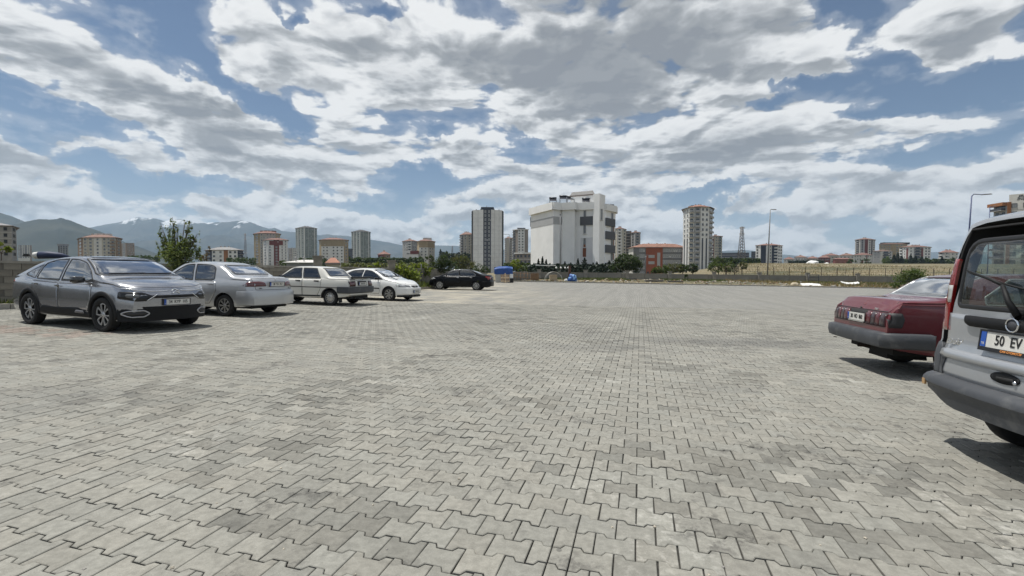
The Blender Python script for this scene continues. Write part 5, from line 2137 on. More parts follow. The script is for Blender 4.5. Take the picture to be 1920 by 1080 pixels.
# ---------------------------------------------------------------- 1 silver grey fastback
def car_fastback():
    P = dict(top=[(-2.40, .86), (-2.37, .985), (-2.25, 1.065), (-1.95, 1.14), (-1.45, 1.325), (-1.0, 1.452), (-.4, 1.517), (.1, 1.525), (.45, 1.482), (.8, 1.33), (1.20, 1.115), (1.30, 1.082), (1.6, 1.045), (1.95, .985), (2.10, .935), (2.165, .86), (2.195, .76)],
             bot=[(-2.4, .42), (-2.3, .34), (-1.9, .26), (1.0, .225), (1.9, .225), (2.1, .24), (2.195, .30)],
             sh=[(-2.4, .84), (-2.2, .99), (-1.6, 1.03), (-.8, 1.0), (.8, .965), (1.2, .96), (1.6, .94), (2.0, .875), (2.195, .72)],
             w=[(-2.4, .68), (-2.15, .84), (0.0, .90), (1.85, .875), (2.195, .72)],
             nose=[(.2, -.10), (.32, .0), (.55, .02), (.72, .02), (.85, -.02), (1.0, -.1)], tail=[(.2, -.14), (.4, -.02), (.6, .02), (.95, 0), (1.1, -.03)],
             wheel_r=.345, axles=(-1.335, 1.335), dash=(.95, .98), bulge=.035, crown=.05, edge=.07, tum=.40, bow_n=.26, nose_len=.6, bow_t=.2)
    pm = paint_mat('silver_grey_paint', (.35, .36, .385), .8, .24, 1.0, .02)
    c = Car('parked_car', 'silver grey fastback car nearest the left wall, facing right with black wheel arches', 'car', (-9.06, 10.67), -.384, P, pm, 'cars parked along the left wall')
    sw = [round_poly([(.98, 1.0), (.80, 1.19), (.50, 1.375), (.2, 1.435), (-.12, 1.452), (-.14, .992)], [.02, .1, .1, .1, .02, .03]),
          round_poly([(-.21, .992), (-.19, 1.452), (-.62, 1.43), (-.98, 1.345), (-1.10, 1.02)], [.03, .02, .1, .06, .04]),
          round_poly([(-1.16, 1.03), (-1.05, 1.32), (-1.30, 1.225), (-1.58, 1.10), (-1.50, 1.075)], [.02, .02, .05, .02, .03])]
    c.windows(sw, round_poly([(-.785, 1.125), (.785, 1.125), (.635, 1.468), (-.635, 1.468)], .05), round_poly([(-.60, 1.17), (.60, 1.17), (.50, 1.42), (-.50, 1.42)], .06),
              GLASS, TRIM, .55, (-1.9, 1.12), rear_glass=GLASS_D, front_glass=GLASS_F)
    c.finish(.40, P['axles'])
    c.seats((-.75, .25), .50, 1.18)
    doors(c, [[(1.0, .93), (.98, .62), (.86, .40), (-.14, .40), (-.17, .94)], [(-.20, .94), (-.17, .40), (-.82, .40), (-1.0, .66), (-1.22, .80), (-1.20, .97)]], ['front_door', 'rear_door'])
    arches(c, P['axles'], .415, BLACKP, .085, .003)
    for sd in (1, -1):
        c.patch('sill_cladding', round_poly([(.93, .27), (.93, .35), (.55, .46), (-.3, .44), (-.75, .46), (-.95, .36), (-.95, .27)], .04), 'y', BLACKP, sd, off=.006, thick=.01)
        c.patch('sill_insert', round_poly([(.78, .34), (.74, .40), (.50, .41), (.45, .35)], .03), 'y', mat('grey_insert', (.12, .12, .13), .4), sd, off=.02, thick=.01)
        c.strip('belt_line', [(.95, .975), (-.2, .972), (-1.15, .995), (-1.52, 1.06), (-1.60, 1.11)], 'y', CHROME, sd, w=.016, off=.003)
    c.handles([(-.02 - .12, .88), (-.95, .90)], CHROME)
    c.patch('roof_glass', round_poly([(.38, -.52), (.38, .52), (-.9, .50), (-.9, -.50)], .08), 'z', mat('dark_roof_glass', (.03, .032, .036), .08, coat=1.0), 1, off=.003, thick=.003, res=.08)
    # the nose
    c.patch('lower_grille', round_poly([(-.60, .52), (.60, .52), (.56, .46), (.66, .30), (.40, .26), (-.40, .26), (-.66, .30), (-.56, .46)], .03), 'x', BLACKP, 1, off=.004, thick=.01)
    bumper(c, 'lower_bumper', 1, .40, [(-.02, .225), (.004, .23), (.006, .34), (.006, .475), (-.02, .485)], BLACKP, 1.72)
    for sd in (1, -1):
        fg = round_poly([(sd * .47, .385), (sd * .56, .445), (sd * .76, .435), (sd * .83, .385), (sd * .74, .32), (sd * .55, .32)], .03)
        lamp = c.patch('fog_lamp', grow(fg, -.02), 'x', mat('lamp_dark', (.02, .02, .022), .3), 1, off=.014, thick=.006)
        c.strip('fog_surround', fg, 'x', mat('satin_metal', (.45, .45, .46), .35, .9), 1, w=.026, off=.014, closed=True, parent=lamp, thick=.008)
        c.patch('headlight', round_poly([(sd * .38, .71), (sd * .56, .80), (sd * .84, .82), (sd * .86, .68), (sd * .68, .625), (sd * .52, .63)], .03), 'x', mat('headlight_dark', (.014, .015, .017), .12, coat=.25, spec=.3), 1, off=.005, thick=.01)
        c.patch('headlight_lens', round_poly([(sd * .62, .755), (sd * .78, .77), (sd * .78, .70), (sd * .64, .69)], .03), 'x', mat('deep_lens', (.085, .09, .095), .1, coat=.4), 1, off=.011, thick=.004)
        c.strip('running_light', [(sd * .12, .835), (sd * .36, .825), (sd * .62, .845), (sd * .84, .895)], 'x', CHROME, 1, w=.022, off=.005)
        c.strip('running_light', [(sd * .34, .77), (sd * .52, .64)], 'x', CHROME, 1, w=.016, off=.008)
    c.patch('grille_slot', round_poly([(-.46, .745), (.46, .745), (.42, .685), (-.42, .685)], .02), 'x', mat('slot_black', (.008, .008, .008), .7), 1, off=.004, thick=.008)
    c.strip('hood_gap', [(-.80, .945), (-.5, .905), (0, .895), (.5, .905), (.80, .945)], 'x', GAP, 1, w=.010, off=.0015, thick=.001)
    # double chevron badge
    for dz in (0, -.048):
        c.strip('chevron_badge', [(-.075, .80 + dz + .02), (-.0, .865 + dz), (.075, .80 + dz + .02)], 'x', CHROME, 1, w=.022, off=.012, thick=.01, res=.03)
    h, n = c.hit('x', 0, .60, 1)
    c.plate(h.x + .02, .60, '34  KYP  105', 1, size=.088)
    c.mirror(.78, .99, 1.03, mat('gloss_black', (.012, .012, .013), .08, coat=1.0), CHROME, (.16, .24, .15))
    c.patch('rear_lamp', round_poly([(-2.42, .88), (-2.05, .97), (-2.0, .93), (-2.42, .82)], .01), 'y', LAMP_RED, -1, off=.004, thick=.008)
    c.patch('rear_lamp', round_poly([(-2.42, .88), (-2.05, .97), (-2.0, .93), (-2.42, .82)], .01), 'y', LAMP_RED, 1, off=.004, thick=.008)
    MB().box((-2.30, 0, 1.085), (.20, 1.25, .022)).build('tail_spoiler', [mat('gloss_black', (.012, .012, .013), .08)], c.root)
    for ax in P['axles']:
        for sd in (1, -1):
            c.wheel(ax, sd, 'loops', 1.58, .345, .252, .205, (mat('pale_rim', (.55, .55, .54), .4, .5), 5, 1))
    underbody(c, -2.1, 2.0, .27)
    # wipers
    for y0, y1 in ((-.62, .05), (.0, .62)):
        c.strip('wiper', [(y0, 1.15), (y1, 1.165)], 'x', TRIM, 1, w=.02, off=.012, thick=.012)


# ---------------------------------------------------------------- 2 silver saloon
def car_silver_saloon():
    P = dict(top=[(-2.20, .88), (-2.17, 1.02), (-2.08, 1.075), (-1.6, 1.105), (-1.46, 1.12), (-1.15, 1.285), (-.85, 1.41), (-.45, 1.478), (0, 1.49), (.4, 1.45), (.7, 1.30), (1.05, 1.07), (1.14, 1.03), (1.5, .95), (1.8, .86), (1.93, .77), (1.99, .62)],
             bot=[(-2.2, .36), (-2.1, .31), (-1.8, .26), (1.7, .22), (1.99, .26)],
             sh=[(-2.2, .84), (-2.0, .985), (-1.2, .985), (0, .95), (1.0, .93), (1.6, .85), (1.99, .58)],
             w=[(-2.2, .70), (-2.0, .81), (0, .85), (1.7, .80), (1.99, .62)],
             nose=[(.2, -.06), (.4, .02), (.7, 0), (.9, -.05)], tail=[(.2, -.08), (.36, .0), (.45, .05), (.66, .055), (.71, .015), (.95, 0), (1.1, -.05)],
             wheel_r=.295, axles=(-1.22, 1.22), dash=(.85, .95), bulge=.045, crown=.05, edge=.08, tum=.36, bow_t=.20, bow_n=.2)
    pm = paint_mat('light_silver_paint', (.46, .47, .48), .55, .34, 1.0, .08)
    c = Car('parked_car', 'light silver saloon with dark red tail lamps beside the silver grey fastback', 'car', (-8.73, 13.89), 2.848, P, pm, 'cars parked along the left wall')
    sw = [round_poly([(.90, .975), (.62, 1.22), (.30, 1.39), (.02, 1.41), (-.08, .965)], [.03, .1, .1, .03, .03]),
          round_poly([(-.16, .965), (-.06, 1.41), (-.60, 1.39), (-.80, 1.32), (-.86, 1.02), (-.80, .97)], [.03, .03, .1, .08, .08, .05])]
    c.windows(sw, round_poly([(-.66, 1.10), (.66, 1.10), (.55, 1.42), (-.55, 1.42)], .05), round_poly([(-.60, 1.135), (.60, 1.135), (.51, 1.40), (-.51, 1.40)], [.08, .08, .1, .1]),
              GLASS, TRIM, .5, (-1.35, 1.02), rear_glass=GLASS_F)
    c.finish(.345, P['axles'])
    c.seats((-.72, .22), .48, 1.12)
    doors(c, [[(.86, .93), (.86, .60), (.80, .34), (-.10, .34), (-.10, .93)], [(-.13, .93), (-.13, .34), (-.72, .34), (-.88, .56), (-.96, .70), (-.92, .94)]], ['front_door', 'rear_door'])
    c.handles([(.02, .84), (-.78, .86)], mat('silver_plastic', (.42, .43, .44), .4, .3))
    for sd in (1, -1):
        c.patch('tail_lamp', round_poly([(sd * .33, .83), (sd * .36, .93), (sd * .50, .965), (sd * .74, .955), (sd * .80, .87), (sd * .79, .82)], .04), 'x', LAMP_DRED, -1, off=.006, thick=.014)
    lid = c.patch('boot_lid', round_poly([(-.62, .74), (.62, .74), (.66, 1.04), (-.66, 1.04)], .04), 'x', pm, -1, off=.003, thick=.003, hole=round_poly([(-.31, .79), (.31, .79), (.31, .985), (-.31, .985)], .02))
    c.strip('panel_gap', round_poly([(-.63, .735), (.63, .735), (.67, 1.045), (-.67, 1.045)], .04), 'x', GAP, -1, w=.012, off=.0006, closed=True, parent=lid, thick=.0005)
    h, n = c.hit('x', 0, .885, -1)
    c.plate(h.x - .018, .885, '38  YA  757', -1, size=.085, tilt=.08)
    me = MB().lathe([(.03, 0), (.032, .008), (.026, .012), (.001, .012)], 20, 'X')
    h, n = c.hit('x', 0, 1.015, -1)
    me.build('round_badge', [CHROME], c.root, loc=(h.x - .006, 0, 1.015), rot=(0, 0, math.pi))
    for t_, y_ in (('Albea', .50), ('HL', -.52)):
        m_ = text_mesh(t_, .05, .002, .2, .001)
        m_.materials.append(CHROME if False else mat('badge_dark', (.12, .12, .12), .3, .5))
        h, n = c.hit('x', y_, .765, -1)
        link('badge_lettering', m_, c.root, loc=(h.x - .008, y_, .775), rot=(math.pi / 2, 0, -math.pi / 2))
    bumper(c, 'rear_bumper', -1, .55, [(-.02, .31), (.022, .33), (.032, .45), (.034, .66), (.022, .70), (-.02, .705)], pm, -1.62)
    bumper(c, 'front_bumper', 1, .5, [(-.02, .24), (.03, .26), (.035, .5), (.02, .56), (-.02, .565)], pm, 1.62)
    c.mirror(.70, .93, 1.0, mat('gloss_black', (.012, .012, .013), .08), CHROME, (.13, .19, .12))
    for ax in P['axles']:
        for sd in (1, -1):
            c.wheel(ax, sd, 'spokes', 1.47, .295, .19, .18, (SILVER_RIM, 8))
    for sd in (1, -1):
        c.patch('headlight', round_poly([(sd * .36, .62), (sd * .40, .72), (sd * .74, .75), (sd * .74, .64)], .03), 'x', LENS, 1, off=.004)
    underbody(c, -1.95, 1.8, .27)
    exhaust(c, -2.12, -.45, .27)


# ---------------------------------------------------------------- 3 boxy white saloon
def car_white_boxy():
    P = dict(top=[(-2.08, .82), (-2.07, .995), (-2.02, 1.015), (-1.32, 1.035), (-1.22, 1.045), (-.86, 1.33), (-.72, 1.385), (-.2, 1.42), (.25, 1.41), (.42, 1.375), (.95, 1.03), (1.05, 1.0), (1.5, .95), (1.88, .88), (1.95, .84), (1.97, .62)],
             bot=[(-2.08, .40), (-1.9, .33), (-1.0, .27), (1.7, .26), (1.97, .34)],
             sh=[(-2.08, .80), (-2.0, .965), (-1.2, .965), (0, .955), (1.0, .945), (1.6, .88), (1.97, .60)],
             w=[(-2.08, .765), (-1.95, .80), (0, .815), (1.85, .79), (1.97, .75)],
             nose=[(.2, 0), (1.0, -.02)], tail=[(.2, 0), (.5, 0), (.8, .0), (1.0, -.04)],
             wheel_r=.285, axles=(-1.24, 1.24), dash=(.80, .95), bulge=.02, crown=.035, edge=.04, tum=.38, bow_n=.07, bow_t=.05, sharp=26)
    pm = paint_mat('aged_white_paint', (.66, .645, .59), 0, .35, .8, .10)
    c = Car('parked_car', 'boxy old white saloon with black boot spoiler, black side stripe and grey bumper', 'car', (-7.61, 18.11), 2.8965, P, pm, 'cars parked along the left wall')
    sw = [round_poly([(.90, .985), (.36, 1.345), (.02, 1.352), (-.06, .985)], .02), round_poly([(-.13, .985), (-.05, 1.352), (-.62, 1.345), (-.86, .985)], .02)]
    c.windows(sw, round_poly([(-.64, 1.05), (.64, 1.05), (.55, 1.365), (-.55, 1.365)], .03), round_poly([(-.62, 1.06), (.62, 1.06), (.54, 1.355), (-.54, 1.355)], .03),
              GLASS_D, TRIM, .5, (-1.18, .92), rear_glass=GLASS)
    c.finish(.335, P['axles'])
    c.seats((-.72, .18), .46, 1.06, m=mat('blue_seat_cloth', (.03, .05, .12), .95))
    doors(c, [[(.84, .95), (.84, .58), (.74, .33), (-.09, .33), (-.09, .95)], [(-.12, .95), (-.12, .33), (-.72, .33), (-.86, .60), (-.90, .95)]], ['front_door', 'rear_door'])
    blk = mat('stripe_black', (.02, .02, .02), .6)
    for sd in (1, -1):
        c.strip('side_stripe', [(1.9, .665), (0, .665), (-1.62, .655)], 'y', blk, sd, w=.035, off=.004, thick=.008)
        c.patch('sill_cover', [(.88, .275), (.88, .375), (-.88, .375), (-.88, .275)], 'y', blk, sd, off=.005)
        for (x, z) in ((.08, .875), (-.70, .875)):
            c.patch('door_handle', round_poly([(x - .1, z - .03), (x + .1, z - .01), (x + .1, z + .035), (x - .1, z + .035)], .01), 'y', blk, sd, off=.012, thick=.014)
        c.patch('tail_lamp', round_poly([(sd * .42, .71), (sd * .42, .895), (sd * .765, .895), (sd * .765, .71)], .01), 'x', mat('lamp_black_frame', (.012, .012, .012), .5), -1, off=.006, thick=.012)
        c.patch('tail_lens', round_poly([(sd * .45, .73), (sd * .45, .875), (sd * .745, .875), (sd * .745, .73)], .01), 'x', LAMP_DRED, -1, off=.016, thick=.01)
        c.patch('headlight', [(sd * .45, .62), (sd * .45, .78), (sd * .74, .78), (sd * .74, .62)], 'x', LENS, 1, off=.006)
    arches(c, P['axles'], .345, blk, .02, .003)
    MB().box((-2.0, 0, 1.045), (.16, 1.40, .035)).box((-2.09, 0, 1.035), (.05, 1.44, .05)).build('boot_spoiler', [blk], c.root)
    c.strip('panel_gap', [(-.70, .93), (.70, .93)], 'x', GAP, -1, w=.01, off=.001, thick=.0005)
    c.patch('maker_badge', [(.40, .945), (.40, .962), (.66, .962), (.66, .945)], 'x', blk, -1, off=.005, along=True)
    MB().lathe([(.018, 0), (.016, .01), (.001, .012)], 12, 'X').build('boot_lock', [blk], c.root, loc=(-2.085, 0, .955), rot=(0, 0, math.pi))
    c.patch('plate_recess', round_poly([(-.30, .73), (-.30, .90), (.30, .90), (.30, .73)], .02), 'x', mat('recess_dark', (.02, .02, .02), .7), -1, off=.003)
    h, n = c.hit('x', 0, .81, -1)
    c.plate(h.x - .018, .80, '38 LR 575', -1, size=.085, tilt=.05)
    bumper(c, 'rear_bumper', -1, .60, [(-.03, .46), (.03, .455), (.085, .49), (.095, .60), (.085, .695), (-.03, .70)], GREYP, -1.58)
    bumper(c, 'front_bumper', 1, .5, [(-.03, .34), (.06, .36), (.07, .55), (-.03, .57)], GREYP, 1.62)
    c.patch('grille', [(-.42, .64), (-.42, .77), (.42, .77), (.42, .64)], 'x', blk, 1, off=.006)
    c.mirror(.74, .90, 1.03, BLACKP, CHROME, (.10, .17, .11))
    for ax in P['axles']:
        for sd in (1, -1):
            c.wheel(ax, sd, 'cover', 1.38, .285, .185, .165, (SILVER_RIM, 12))
    for sd in (1, -1):
        MB().box((0, 0, 0), (.015, .20, .24)).build('mud_flap', [blk], c.root, loc=(-1.60, sd * .66, .24))
    underbody(c, -1.95, 1.8, .30)
    exhaust(c, -2.0, .35, .30)


# ---------------------------------------------------------------- 4 rounded white saloon
def car_white_round():
    P = dict(top=[(-2.28, .84), (-2.24, .97), (-2.15, 1.01), (-1.7, 1.035), (-1.55, 1.045), (-1.2, 1.18), (-.78, 1.335), (-.3, 1.39), (.2, 1.378), (.5, 1.30), (1.10, 1.0), (1.20, .965), (1.6, .89), (1.95, .78), (2.08, .70), (2.13, .60)],
             bot=[(-2.28, .36), (-2.0, .28), (-1.0, .21), (1.6, .20), (1.95, .20), (2.13, .25)],
             sh=[(-2.28, .80), (-2.0, .93), (-1.2, .93), (0, .90), (1.0, .87), (1.6, .80), (2.0, .69), (2.13, .54)],
             w=[(-2.28, .70), (-2.05, .81), (0, .848), (1.8, .81), (2.13, .60)],
             nose=[(.2, -.05), (.35, .03), (.5, .04), (.62, 0), (.8, -.06)], tail=[(.2, -.05), (.45, .03), (.65, .03), (.95, -.02)],
             wheel_r=.293, axles=(-1.31, 1.31), dash=(.85, .88), bulge=.04, crown=.045, edge=.07, tum=.42, bow_n=.26, nose_len=.55, bow_t=.16)
    pm = paint_mat('clean_white_paint', (.74, .74, .72), 0, .3, 1.0, .03)
    c = Car('parked_car', 'low white saloon with a small dark oval grille, facing us behind the boxy white saloon', 'car', (-6.25, 21.36), -.332, P, pm, 'cars parked along the left wall')
    sw = [round_poly([(.98, .915), (.66, 1.12), (.36, 1.27), (.0, 1.315), (-.06, .91)], [.03, .1, .1, .03, .03]), round_poly([(-.13, .91), (-.06, 1.318), (-.60, 1.28), (-.98, 1.12), (-1.05, .94)], [.03, .03, .1, .1, .04])]
    c.windows(sw, round_poly([(-.66, 1.03), (.66, 1.03), (.54, 1.335), (-.54, 1.335)], .05), round_poly([(-.60, 1.07), (.60, 1.07), (.52, 1.31), (-.52, 1.31)], .06), GLASS_D, TRIM, .45, (-1.45, 1.03), front_glass=GLASS_F)
    c.finish(.34, P['axles'])
    c.seats((-.72, .18), .42, 1.04)
    doors(c, [[(.88, .86), (.90, .55), (.82, .30), (-.10, .30), (-.10, .87)], [(-.13, .87), (-.13, .30), (-.80, .30), (-.96, .55), (-1.02, .88)]], ['front_door', 'rear_door'])
    for sd in (1, -1):
        c.strip('side_stripe', [(.86, .53), (-.98, .53)], 'y', BLACKP, sd, w=.05, off=.004, thick=.012)
        c.patch('headlight', round_poly([(sd * .33, .595), (sd * .36, .675), (sd * .52, .70), (sd * .80, .70), (sd * .80, .61)], .02), 'x', mat('headlight_grey', (.16, .165, .17), .08, coat=1), 1, off=.004, thick=.01)
        c.patch('headlight_lens', round_poly([(sd * .56, .61), (sd * .58, .69), (sd * .74, .69), (sd * .74, .615)], .02), 'x', LENS, 1, off=.010, thick=.003)
        MB().lathe([(.022, 0), (.02, .008), (.001, .01)], 12, 'X').build('fog_plug', [BLACKP], c.root, loc=c.hit('x', sd * .60, .48, 1)[0] + Vector((.004, 0, 0)))
    c.patch('grille', round_poly([(-.25, .665), (.25, .665), (.27, .62), (.18, .585), (-.18, .585), (-.27, .62)], .03), 'x', mat('slot_black', (.008, .008, .008), .7), 1, off=.004, thick=.008)
    c.strip('h_badge', [(-.02, .65), (-.015, .61)], 'x', CHROME, 1, w=.008, off=.012)
    c.strip('h_badge', [(.02, .65), (.015, .61)], 'x', CHROME, 1, w=.008, off=.012)
    c.strip('h_badge', [(-.015, .63), (.015, .63)], 'x', CHROME, 1, w=.008, off=.012)
    c.patch('lower_intake', round_poly([(-.34, .44), (.34, .44), (.40, .30), (-.40, .30)], .03), 'x', mat('slot_black', (.008, .008, .008), .7), 1, off=.004)
    bumper(c, 'front_spoiler', 1, .30, [(-.03, .17), (.02, .175), (.025, .25), (-.03, .265)], BLACKP, 1.66)
    bumper(c, 'front_bumper', 1, .45, [(-.02, .30), (.018, .31), (.028, .42), (.02, .56), (-.02, .57)], pm, 1.66)
    h, n = c.hit('x', 0, .41, 1)
    c.plate(h.x + .045, .41, '38 DH 212', 1, size=.085)
    c.mirror(.76, .90, .95, BLACKP, CHROME, (.12, .19, .11))
    c.strip('hood_gap', [(-.78, .745), (0, .70), (.78, .745)], 'x', GAP, 1, w=.008, off=.0015, thick=.001)
    MB().tube([(0, 0, 0), (-.04, 0, .10)], .005, 6).build('aerial', [BLACKP], c.root, loc=(.35, 0, 1.36))
    for ax in P['axles']:
        for sd in (1, -1):
            c.wheel(ax, sd, 'swirl', 1.47, .293, .20, .18, (SILVER_RIM, 7))
    for sd in (1, -1):
        c.patch('tail_lamp', round_poly([(sd * .45, .76), (sd * .45, .90), (sd * .78, .90), (sd * .78, .76)], .03), 'x', LAMP_RED, -1, off=.005)
    underbody(c, -2.0, 1.9, .25)
    for y0, y1 in ((-.55, .03), (.0, .58)):
        c.strip('wiper', [(y0, 1.05), (y1, 1.06)], 'x', TRIM, 1, w=.02, off=.012, thick=.012)


# ---------------------------------------------------------------- 5 black saloon
def car_black():
    P = dict(top=[(-2.32, .86), (-2.28, 1.04), (-2.18, 1.09), (-1.8, 1.115), (-1.65, 1.135), (-1.2, 1.31), (-.8, 1.425), (-.3, 1.47), (.2, 1.46), (.6, 1.36), (1.22, 1.06), (1.32, 1.02), (1.7, .95), (2.0, .84), (2.13, .74), (2.19, .60)],
             bot=[(-2.32, .36), (-2.1, .28), (-1.0, .22), (1.8, .21), (2.19, .27)],
             sh=[(-2.32, .82), (-2.1, .98), (-1.2, .98), (0, .94), (1.1, .92), (1.7, .85), (2.19, .58)],
             w=[(-2.32, .70), (-2.1, .84), (0, .88), (1.8, .84), (2.19, .62)],
             nose=[(.2, -.05), (.4, .03), (.6, 0), (.9, -.08)], tail=[(.2, -.1), (.4, .02), (.6, .06), (.75, .02), (1.0, -.02)],
             wheel_r=.316, axles=(-1.30, 1.30), dash=(.95, .95), bulge=.04, crown=.05, edge=.08, tum=.42, bow_n=.22, bow_t=.18)
    pm = paint_mat('black_car_paint', (.003, .0035, .005), 0, .3, .05, .0)
    pm.node_tree.nodes['Principled BSDF'].inputs['Specular IOR Level'].default_value = .18
    c = Car('parked_car', 'glossy black saloon with chrome window line and silver ten spoke wheels, farthest from us', 'car', (-3.69, 33.78), 3.027, P, pm, 'cars parked along the left wall')
    sw = [round_poly([(1.04, .985), (.70, 1.19), (.36, 1.345), (.0, 1.385), (-.08, .975)], [.03, .1, .1, .03, .03]), round_poly([(-.15, .975), (-.07, 1.388), (-.55, 1.37), (-.98, 1.24), (-1.18, 1.10), (-1.15, 1.0)], [.03, .03, .1, .1, .05, .04])]
    c.windows(sw, round_poly([(-.70, 1.10), (.70, 1.10), (.58, 1.40), (-.58, 1.40)], .05), round_poly([(-.62, 1.16), (.62, 1.16), (.54, 1.40), (-.54, 1.40)], .06), GLASS_D, TRIM, .5, (-1.5, 1.13), rear_glass=GLASS)
    c.finish(.365, P['axles'])
    c.seats((-.72, .2), .48, 1.12)
    doors(c, [[(.95, .93), (.95, .60), (.85, .33), (-.11, .33), (-.11, .94)], [(-.14, .94), (-.14, .33), (-.80, .33), (-.95, .6), (-1.05, .95)]], ['front_door', 'rear_door'])
    for sd in (1, -1):
        c.strip('window_chrome', [(1.10, .96), (.0, .952), (-1.20, .975), (-1.24, 1.09), (-1.0, 1.265), (-.55, 1.39), (-.07, 1.408), (.38, 1.365), (.75, 1.19)], 'y', CHROME, sd, w=.016, off=.006, thick=.008)
        c.patch('tail_lamp', round_poly([(-2.38, .80), (-2.36, .95), (-1.95, .99), (-1.93, .93), (-2.1, .84)], .03), 'y', LAMP_RED, sd, off=.006, thick=.012)
        c.patch('tail_lamp', round_poly([(sd * .45, .80), (sd * .46, .95), (sd * .80, .96), (sd * .80, .80)], .03), 'x', LAMP_RED, -1, off=.006, thick=.012)
        c.patch('headlight', round_poly([(1.60, .76), (1.75, .86), (2.05, .80), (2.08, .68)], .03), 'y', LENS, sd, off=.005, thick=.01)
    c.handles([(.0, .86), (-.92, .88)], CHROME)
    c.patch('boot_chrome', [(-.40, .93), (.40, .93), (.40, .965), (-.40, .965)], 'x', CHROME, -1, off=.01)
    h, n = c.hit('x', 0, .86, -1)
    c.plate(h.x - .015, .85, '38 BK 410', -1, size=.085)
    bumper(c, 'rear_bumper', -1, .5, [(-.02, .30), (.02, .31), (.03, .45), (.03, .62), (-.02, .66)], pm, -1.72)
    c.mirror(.80, .97, 1.02, pm, CHROME, (.14, .2, .13))
    for ax in P['axles']:
        for sd in (1, -1):
            c.wheel(ax, sd, 'spokes', 1.53, .316, .225, .19, (SILVER_RIM, 10))
    underbody(c, -2.05, 2.0, .27)
    exhaust(c, -2.25, .5, .28)
    b = MB()
    b.box((0, 0, .04), (.14, .02, .08), ry=.5)
    b.build('roof_aerial', [pm], c.root, loc=(-.75, 0, 1.44))


